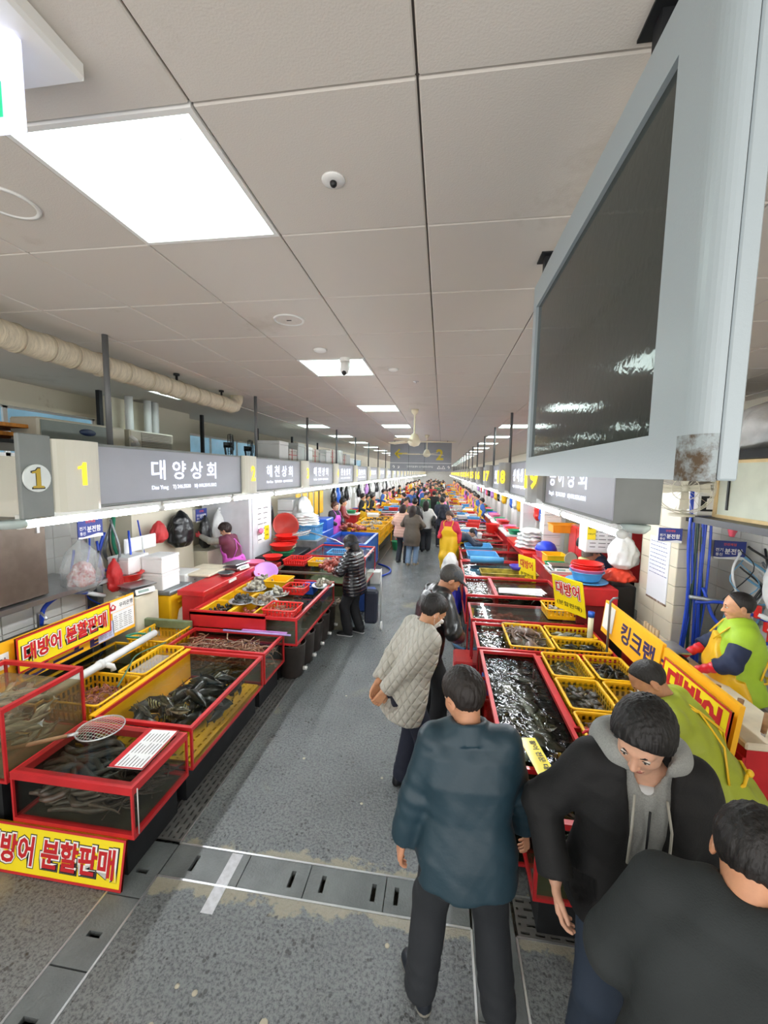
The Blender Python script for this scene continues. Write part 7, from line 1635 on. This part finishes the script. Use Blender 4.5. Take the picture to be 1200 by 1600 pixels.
for nm, m_ in (('blue', LBL), ('yellow', YEL), ('red', REDP), ('white', WHT)):
    trays[nm] = crate('seafood_tray', nm+' tray on the receding stalls', -.22, .22, -.16, .16, 0, .12, m_, nm+' trays of the far stalls', 'tray', holes=False)
bsn = {nm: basin(.2, .12, m_, nm+' basin on the receding stalls', (0, 0, 0), nm+' basins of the far stalls') for nm, m_ in (('red', REDP), ('blue', BLU), ('pink', PNK), ('green', GRN))}
fbx = foam_box(.42, .34, .26, 'foam_box', 'white foam box in the receding stalls', (0, 0, 0), 0, 'white foam boxes of the far stalls')
ctr = thing('stall_counter', 'counter with a pale top in the receding stalls', 'counter', (0, 0, 0), 0, 'counters of the far stalls'); MB().box((-.26, -.8, .86), (.26, .8, .92), bev=.01).build('top', WHT, ctr); MB().box((-.23, -.76, 0), (.23, .76, .86)).build('body', RED, ctr)
cab = thing('stall_cabinet', 'cabinet against the wall in the receding stalls', 'cabinet', (0, 0, 0), 0, 'cabinets of the far stalls'); MB().box((-.25, -.6, 0), (.25, .6, 1.5), bev=.01).build('body', WHT, cab)
for sx in (-1, 1): 
    for y in (-.3, .3): MB().box((sx*.25 if sx > 0 else -.265, y-.28, .08), (.265 if sx > 0 else -.25, y+.28, 1.44)).build('door', WHT, cab)
clo = bag('cloth or bag hanging in the receding stalls', (0, 0, 0), (.22, .36, .7), BAGW, 70, 'hanging_bag', True, 'bags hanging in the far stalls')
protos = list(tp_.values())+heaps+list(trays.values())+list(bsn.values())+[fbx, ctr, cab, clo]
far_used = set()
def put(o, loc, rz=0, lab=None, grp=None, sc=None, remat=None):
    """the first use moves the prototype itself, later uses copy it"""
    if o.name not in far_used and not remat and sc is None:
        far_used.add(o.name); o.location = loc; o.rotation_euler = (0, 0, rz); return o
    return clone(o, loc, rz, lab, grp, sc, remat)
wallc = [('yellow', YEL), ('cream', CREAM), ('blue', BLU), ('red', RED), ('white', WHT)]
def stall(side, y, k):
    dn = y < 32
    X = (lambda x: -.74-x) if side < 0 else (lambda x: -.74+x)
    cols = ['red', 'red', 'white', 'red', 'blue', 'yellow'] if side > 0 else ['yellow', 'red', 'white', 'blue', 'red', 'yellow']
    for q in range(2):
        c = cols[(k*2+q) % 6]; put(tp_[c], (X(1.78), y+.5+q*1.03, 0))
        put(heaps[(k+q*2) % 5], (X(1.78), y+.5+q*1.03, .66), rs.uniform(-.2, .2))
        if dn or q: 
            tn = rs.choice(['blue', 'yellow', 'red', 'white']); put(trays[tn], (X(rs.uniform(1.45, 2.1)), y+.3+q*1.03, .79), rs.uniform(-.2, .2))
            if rs.random() < .6: put(trays[rs.choice(['blue', 'yellow', 'red', 'white'])], (X(rs.uniform(1.45, 2.1)), y+.75+q*1.03, .79), rs.uniform(-.2, .2))
    put(ctr, (X(2.75), y+1.0, 0))
    for q in range(3 if dn else 2): put(bsn[rs.choice(['red', 'blue', 'pink', 'green'])], (X(2.75), y+.35+q*.5, .92))
    put(cab, (X(3.80), y+1.0, 0))
    for q in range(rs.randint(2, 5)): put(fbx, (X(3.8), y+.5+.45*(q % 2), 1.5+.26*(q//2)))
    for q in range(rs.randint(1, 3)): put(fbx, (X(3.2), y+1.65, .0+.26*q))
    if dn:
        for q in range(3):
            if rs.random() < .35: continue
            c_ = rs.choice([BAGW]*5+[BAGK]*3+[REDP, YEL, LIL, BLU]); clone(clo, (X(3.45), y+.3+.6*q, 1.25), 0, {'white_plastic_sack': 'white', 'black_plastic_bag': 'black', 'red_plastic': 'red', 'yellow_plastic': 'yellow', 'lilac_plastic': 'lilac', 'blue_plastic': 'blue'}[c_.name]+' bag or apron hanging in the receding stalls', None, None, {'white_plastic_sack': c_})
k = 0; y = 15.1
while y < 60: stall(-1, y, k); y += 2.12; k += 1
k = 0; y = 11.0
while y < 60: stall(1, y, k); y += 2.12; k += 1
for o in protos:
    if o.name not in far_used: 
        for c in list(o.children_recursive): bpy.data.objects.remove(c)
        bpy.data.objects.remove(o)
# ------------------------------------------------------------------ people close by
TEAL = mat('teal_nylon', '#213a46', .48, var=.06, bump=.10, bscale=60)
BLKC = mat('black_cloth', '#101113', .75, bump=.15, bscale=160)
LEA = mat('black_leather', '#1a1b1d', .32, bump=.25, bscale=40, coat=.3)
def quilt_mat():
    m, nt, p = new_mat('quilted_beige'); L = nt.links.new; tc = N(nt, 'ShaderNodeTexCoord'); mp = N(nt, 'ShaderNodeMapping'); mp.inputs['Rotation'].default_value = (0, 0, 0)
    sx = N(nt, 'ShaderNodeSeparateXYZ'); L(tc.outputs['Object'], sx.inputs[0])
    a = N(nt, 'ShaderNodeMath', operation='ADD'); L(sx.outputs[0], a.inputs[0]); L(sx.outputs[1], a.inputs[1])
    outs = []
    for sg in (1, -1):
        b = N(nt, 'ShaderNodeMath', operation='MULTIPLY_ADD'); L(sx.outputs[2], b.inputs[0]); b.inputs[1].default_value = sg*.9; L(a.outputs[0], b.inputs[2])
        c = N(nt, 'ShaderNodeMath', operation='MULTIPLY'); L(b.outputs[0], c.inputs[0]); c.inputs[1].default_value = 38
        d = N(nt, 'ShaderNodeMath', operation='SINE'); L(c.outputs[0], d.inputs[0]); e = N(nt, 'ShaderNodeMath', operation='ABSOLUTE'); L(d.outputs[0], e.inputs[0]); outs.append(e)
    mn = N(nt, 'ShaderNodeMath', operation='MINIMUM'); L(outs[0].outputs[0], mn.inputs[0]); L(outs[1].outputs[0], mn.inputs[1]); pw = N(nt, 'ShaderNodeMath', operation='POWER'); L(mn.outputs[0], pw.inputs[0]); pw.inputs[1].default_value = .5
    bp = N(nt, 'ShaderNodeBump'); bp.inputs['Strength'].default_value = .8; bp.inputs['Distance'].default_value = .012; L(pw.outputs[0], bp.inputs['Height']); L(bp.outputs[0], p.inputs['Normal'])
    p.inputs['Base Color'].default_value = rgb('#b9b6ac'); p.inputs['Roughness'].default_value = .6; return m
APY = mat('apron_yellow', '#f0bf22', .35, var=.05, bump=.1, bscale=20)
LIME = mat('lime_cloth', '#a3c72f', .6, var=.08, bump=.1, bscale=60)
OLIVE = mat('olive_lime_cloth', '#9aa52c', .6, var=.08, bump=.15, bscale=40)
NAVYC = mat('navy_cloth', '#1d2846', .75, bump=.15, bscale=120)

# man in the teal jacket, back to the camera
J = skeleton(1.64, lean=7, side=0, wide=.95, head=(22, 32, 0), hands=((-.30, .04, .80), (.30, .14, .84)), elbows=((-.6, -1, 0), (.8, -1, 0)), feet=((-.19, .04), (.17, -.02)))
person('person', 'man in a dark teal jacket seen from behind, looking down at the dark tank', (.16, 1.72, 0), 4, J, coat=dict(mat=TEAL, hem=-.16, flare=.035, add=.026, sleeve=(.084, .074, .062), folds=.009, cr=.085, ch=.055, h=.009), pants=dict(col='#25292e', w=1.12, toe=(22, 4), sole='#8d8a80'), shoes='#1d232c', hair='short', haircol='#1d1613', skin='#c9906f')
# young man with the grey hood
J = skeleton(1.72, lean=6, head=(24, -30, 0), hands=((-.34, .10, .84), (.30, .15, .95)), elbows=((-1, -.6, 0), (1, -.6, 0)), feet=((-.13, -.05), (.13, .05)))
person('person', 'young man in a black jacket over a grey hooded sweatshirt looking down', (.81, 1.65, 0), 172, J, coat=dict(mat=BLKC, hem=-.16, flare=.03, add=.035, sleeve=(.088, .080, .064), open=.06, folds=.008, h=.009), hoodie=True, pants=dict(col='#2d3a4c', w=1.05), hair='bowl', haircol='#0f0d0d', skin='#d8a78c')
# man closest to the camera, back and neck
J = skeleton(1.66, lean=14, side=0, head=(34, -8, 0), hands=((-.28, .25, .92), (.28, .3, .95)), feet=((-.12, -.1), (.12, .0)))
person('person', 'man in a charcoal pullover closest to the camera, neck and back showing', (.75, 1.0, 0), -38, J, coat=dict(mat=mat('charcoal_knit', '#282d2e', .85, bump=.2, bscale=220), hem=-.2, add=.045, sleeve=(.098, .088, .07), folds=.006, ch=.01, cr=.075, nocollar=True, h=.009), pants=dict(col='#20242a', w=1.05), hair='short', haircol='#141110', skin='#c98f6c')
# man in the pale quilted jacket with a face mask
J = skeleton(1.63, lean=17, head=(20, 0, 0), hip=(0, -.05), hands=((-.07, -.26, .92), (.07, -.28, .90)), elbows=((-1, -.7, .0), (1, -.7, .0)), feet=((-.11, -.02), (.11, .03)))
person('person', 'man in a pale quilted jacket and face mask leaning over with hands behind his back', (-.19, 3.02, 0), -62, J, coat=dict(mat=quilt_mat(), hem=-.22, flare=.03, add=.028, sleeve=(.088, .076, .062), folds=.006), pants=dict(col='#171c2e', w=1.05), shoes='#10131a', hair='short', haircol='#130f0e', mask=True, skin='#c9936f', res=1.1)
# man in black leather with the cap
J = skeleton(1.70, lean=18, head=(26, -6, 0), hip=(0, -.05), hands=((-.12, .26, 1.0), (.14, .24, 1.0)), elbows=((-1, -.4, -.2), (1, -.4, -.2)), feet=((-.11, .0), (.11, .06)))
person('person', 'man in a black leather jacket and grey cap looking at the divided tank', (-.08, 3.82, 0), -68, J, coat=dict(mat=LEA, hem=-.15, flare=.03, add=.035, sleeve=(.088, .078, .064), folds=.009, cr=.082), pants=dict(col='#15161a', w=1.1, sole='#d5d3cb'), shoes='#d9d5cb', hat=('cap', '#33363a'), hair='short', haircol='#3a3733', skin='#b98060', res=1.15)
# olive-vested vendor bending over the tank
J = skeleton(1.64, lean=34, head=(12, 20, 0), drop=.13, hip=(0, -.13), hands=((-.30, .52, .80), (-.02, .48, .84)), elbows=((-1, -.4, .2), (1, -.3, 0)), feet=((-.14, -.02), (.14, .04)))
person('person', 'vendor in a padded olive vest with crossed yellow straps reaching into the tank', (1.53, 2.50, 0), 60, J, coat=dict(mat=OLIVE, hem=-.15, flare=.03, add=.04, sleeve=(.092, .080, .066), folds=.010, cr=.08, ch=.03, cuff=.12), apron=dict(mat=APY, bottom=-.55, add=.05), gloves='#d02438', pants=dict(col='#2b3550', w=1.1), hair='bald_short', haircol='#17130f', skin='#c68d68')
# vendor behind the cutting counter
J = skeleton(1.60, lean=4, head=(4, 6, 0), hands=((-.20, .30, .97), (.10, .36, .98)), elbows=((-1, -.4, -.3), (1, -.5, -.3)), feet=((-.13, 0), (.13, .03)))
person('person', 'vendor in a yellow apron, lime collar and red gloves behind the cutting counter', (2.50, 3.60, 0), 66, J, coat=dict(mat=NAVYC, hem=-.12, add=.02, sleeve=(.082, .074, .06), folds=.008, cuff=.14), vest=dict(mat=LIME, add=.055, hem=-.12), apron=dict(mat=APY, add=.085, bottom=-.6), gloves='#cf2030', pants=dict(col='#22304a'), hair='bald_short', haircol='#1a1512', skin='#cf9874', belly=.05)
# grey-haired vendor behind the basins
J = skeleton(1.58, lean=22, head=(45, 10, 0), hands=((-.2, .4, .95), (.2, .4, .95)), feet=((-.1, 0), (.1, 0)))
person('person', 'grey-haired vendor in dark clothes bent behind the stacked basins', (2.55, 6.35, 0), 75, J, coat=dict(mat=NAVYC, hem=-.15, add=.03), pants=dict(col='#1f2430'), hair='perm', haircol='#6f6a62', res=1.5)
J = skeleton(1.6, lean=15, head=(40, 0, 0), feet=((-.1, 0), (.1, 0)))
person('person', 'black-haired vendor half hidden beyond the grey-haired one', (2.55, 6.95, 0), 100, J, coat=dict(mat=BLKC), pants=dict(col='#1f2430'), hair='perm', haircol='#161312', res=2)
# woman with the bucket hat and trolley
J = skeleton(1.56, lean=4, head=(18, 0, 0), hands=((-.14, .26, 1.0), (.12, .28, 1.0)), elbows=((-1, -.5, -.3), (1, -.5, -.3)), feet=((-.1, .06), (.1, -.05)))
person('person', 'woman in a shiny black puffer jacket and dark bucket hat before the shellfish', (-1.30, 6.02, 0), 75, J, female=True, coat=dict(mat=mat('black_puffer', '#15161b', .25, coat=.5), puff=(.055, .012), hem=-.20, add=.03, flare=.03, sleeve=(.085, .075, .06)), pants=dict(col='#121317', w=1.1, sole='#d8d8d8'), shoes='#17181b', hat=('bucket', '#23272f'), mask=True, hair='bob', haircol='#15110f', res=1.25)
t = thing('shopping_trolley', 'dark blue wheeled shopping trolley behind the woman in the bucket hat', 'trolley', (-1.06, 6.18, 0)); MB().box((-.10, -.10, .16), (.10, .10, .68), bev=.03).build('bag', mat('trolley_navy', '#1b2031', .7, bump=.3), t)
for s in (-1, 1): MB().tube([(s*.13, .16, .08), (s*.13, .16, 1.0)], .008, 6).build('frame_rod', ALU, t); MB().cyl((0, 0, 0), .07, -.012, .012, 18, 0, Matrix.Translation((s*.15, .1, .07)) @ Matrix.Rotation(math.pi/2, 4, 'Y')).build('wheel', WHT, t)
solo('blue_cart', MB().box((-.16, -.12, 0), (.16, .14, .42), bev=.03), mat('cart_blue', '#2b4c94', .5), 'small blue wheeled case beyond the shopping trolley', 'case', (-1.32, 7.15, 0))
# vendor in the pink apron at the back shelf
PKA = mat('apron_pink', '#d45ccb', .5, var=.06)
J = skeleton(1.56, lean=12, head=(16, 0, 0), hands=((-.22, .52, 1.35), (.30, .42, .98)), elbows=((-1, -.3, -.6), (1, -.4, -.2)), feet=((-.1, 0), (.1, 0)))
person('person', 'vendor in a maroon vest and pink apron reaching toward the back shelf', (-3.80, 6.95, 0), 95, J, female=True, coat=dict(mat=mat('grey_sweater', '#8d8b84', .9, bump=.3), add=.02, hem=-.12), vest=dict(mat=mat('maroon_vest', '#6a2f45', .8), add=.035), apron=dict(mat=PKA, add=.06, wrap=True), gloves='#b83a45', pants=dict(col='#232833'), hair='perm', haircol='#2a1d1a', res=1.3)

# ------------------------------------------------------------------ people further along
def puff_c(nm, c): return mat('coat_'+nm, c, .6, bump=.2, bscale=60)
J0 = skeleton(1.72, lean=2, hands=((-.22, .02, .86), (.22, .05, .88)), feet=((-.1, .08), (.1, -.08)))
JW = skeleton(1.62, lean=3, hands=((-.15, .22, 1.0), (.15, .22, 1.0)), elbows=((-1, -.5, 0), (1, -.5, 0)), feet=((-.09, -.05), (.09, .05)))
person('person', 'woman with long hair in an olive brown coat standing in the aisle', (-.78, 11.0, 0), -14, JW, hair='long', haircol='#2a1d18', female=True, coat=dict(mat=puff_c('olive_brown', '#5b5146'), hem=-.36, add=.035, flare=.04), pants=dict(col='#7e93ab', sole='#c9c0ae'), shoes='#8a7a63', res=1.7, fullhands=False)
person('person', 'woman in a pale pink puffer jacket beside the one in olive brown', (-1.08, 11.3, 0), -20, JW, hair='bob', haircol='#2a1d18', female=True, coat=dict(mat=puff_c('pale_pink', '#d8ab98'), hem=-.16, add=.05, puff=(.08, .012)), pants=dict(col='#2e3137'), shoes='#3a3a3c', res=1.7, fullhands=False)
p_ = person('person', 'man with a black backpack walking ahead of the pair in the aisle', (-.85, 12.9, 0), -5, J0, coat=dict(mat=puff_c('grey_brown', '#4b463e'), hem=-.2), pants=dict(col='#26292e'), res=1.8, fullhands=False)
bp_ = bag('black backpack worn by the man ahead of the pair', (-.74, 12.68, 1.0), (.34, .2, .48), BAGK, 71, 'backpack')
person('person', 'woman in a white top with a dark shoulder bag in the aisle', (-.50, 13.1, 0), 0, JW, hair='long', haircol='#1d1512', female=True, coat=dict(mat=puff_c('white', '#d9d7d2'), hem=-.14), pants=dict(col='#202329', w=1.3), res=1.9, fullhands=False)
bag('dark shoulder bag beside the woman in white', (-.22, 13.0, .85), (.14, .26, .34), BAGK, 72, 'shoulder_bag')
person('person', 'man in a navy jacket with a backpack walking away in mid aisle', (.02, 13.9, 0), 8, J0, coat=dict(mat=puff_c('navy', '#262d40'), hem=-.16), pants=dict(col='#20242f'), shoes='#8d8f92', res=1.9, fullhands=False)
bag('dark backpack on the man in the navy jacket', (.06, 13.66, 1.02), (.32, .2, .46), mat('pack_navy', '#1d2230', .7), 73, 'backpack')
J1 = skeleton(1.58, lean=3, head=(5, 0, 0), hands=((-.26, .05, .84), (.2, .2, .95)), feet=((-.1, 0), (.1, 0)))
person('person', 'vendor in a yellow apron and red top standing in the aisle', (.22, 10.2, 0), 160, J1, female=True, hair='perm', haircol='#4a3a32', coat=dict(mat=puff_c('red_top', '#c72a45'), hem=-.14), apron=dict(mat=APY, add=.05, bottom=-.78, wrap=True), gloves='#d9342e', pants=dict(col='#e5b420'), hat=('beanie', '#7a5f50'), res=1.7, fullhands=False)
J2 = skeleton(1.62, lean=72, drop=.08, hip=(0, -.22), head=(-10, 0, 0), hands=((-.16, .62, .74), (.16, .6, .74)), feet=((-.12, 0), (.12, .05)))
person('person', 'vendor in a blue cap and yellow apron bent low over a tank', (.45, 10.55, 0), -78, J2, coat=dict(mat=puff_c('slate', '#3b4250'), hem=-.1), apron=dict(mat=APY, add=.05, wrap=True), gloves='#303040', pants=dict(col='#e5b420', w=1.2), hat=('cap', '#5c6f95'), res=1.7, fullhands=False)
person('person', 'vendor in a violet apron with dark sleeves behind the sea squirts', (-3.15, 11.6, 0), -110, JW, female=True, hair='perm', haircol='#4a2a20', coat=dict(mat=puff_c('dark_sleeves', '#23212b'), hem=-.14), vest=dict(mat=mat('dark_vest', '#2a2833', .8)), apron=dict(mat=PKA, add=.055), pants=dict(col='#3b3d44'), res=1.7, fullhands=False)
person('person', 'vendor in a dark red jacket behind the one in the violet apron', (-3.3, 13.2, 0), -80, JW, female=True, hair='perm', haircol='#1d1512', coat=dict(mat=puff_c('dark_red', '#7e2626'), hem=-.14), pants=dict(col='#3b3d44'), res=2, fullhands=False)
person('person', 'vendor in a yellow apron over red sleeves beside the yellow crates', (-1.35, 14.9, 0), -120, J1, female=True, hair='short', haircol='#2a1d18', coat=dict(mat=puff_c('red_sleeve', '#b5323a'), hem=-.14), apron=dict(mat=APY, add=.05, bottom=-.7), pants=dict(col='#e5b420'), res=2, fullhands=False)
# two figures are copied, with clothes of many colours, for the distant crowd
A_ = person('person', 'man in a black coat walking in the distant aisle', (-.35, 18.5, 0), 0, J0, coat=dict(mat=puff_c('crowd_coat', '#16171a'), hem=-.34), pants=dict(col='#1a1c22'), res=4)
B_ = person('person', 'woman in a black coat in the distant aisle', (-.1, 19.2, 0), 170, JW, female=True, hair='long', haircol='#1d1512', coat=dict(mat=MATS['coat_crowd_coat'], hem=-.3), pants=dict(col='#1a1c22'), res=4)
D_ = person('person', 'vendor in a yellow apron among the distant stalls', (-2.95, 17.0, 0), -90, J1, hair='perm', haircol='#1d1512', coat=dict(mat=MATS['coat_crowd_coat'], hem=-.14), apron=dict(mat=APY, add=.05), pants=dict(col='#e5b420'), res=4)
cc = [('red', '#b32a30'), ('navy', '#27314d'), ('white', '#dcdad5'), ('pink', '#d87ba6'), ('beige', '#b9a383'), ('grey', '#6d7074'), ('green', '#3d6b4d'), ('yellow', '#e3b52b'), ('black', '#16171a'), ('blue', '#3c62ab')]
cm = [(n, mat('crowd_'+n, c, .7)) for n, c in cc]
rs = random.Random(77)
for k in range(120):
    y = 16+42*((k+.5)/120)**1.25; z = rs.random()
    if z < .42:
        x = rs.uniform(-1.5, .1); o = rs.choice([A_, B_]); hd = rs.choice([0, 180])+rs.uniform(-40, 40); n, m_ = rs.choice(cm); where = 'walking in the distant aisle'
        clone(o, (x, y, 0), math.radians(hd), 'person in a %s coat %s' % (n, where), '%s-coated people in the distant aisle' % n, rs.uniform(.93, 1.05), {'coat_crowd_coat': m_})
    elif z < .70 or k % 2:
        s = rs.choice([-1, 1]); x = (-.74-2.45 if s < 0 else -.74+2.42)+rs.uniform(-.05, .05); n, m_ = rs.choice(cm); an, am = rs.choice([('yellow', APY), ('yellow', APY), ('pink', PKA), ('red', cm[0][1])])
        clone(D_, (x, y, 0), math.radians(-90 if s < 0 else 90), 'vendor in a %s apron and %s sleeves in the distant stalls' % (an, n), 'distant vendors in %s aprons and %s sleeves' % (an, n), rs.uniform(.93, 1.05), {'coat_crowd_coat': m_, 'apron_yellow': am})
    else:
        s = rs.choice([-1, 1]); x = (-1.55 if s < 0 else .15)+rs.uniform(-.1, .1); n, m_ = rs.choice(cm)
        clone(rs.choice([A_, B_]), (x, y, 0), math.radians(90 if s < 0 else -90), 'person in a %s coat facing a distant stall' % n, '%s-coated people facing the distant stalls' % n, rs.uniform(.93, 1.05), {'coat_crowd_coat': m_})
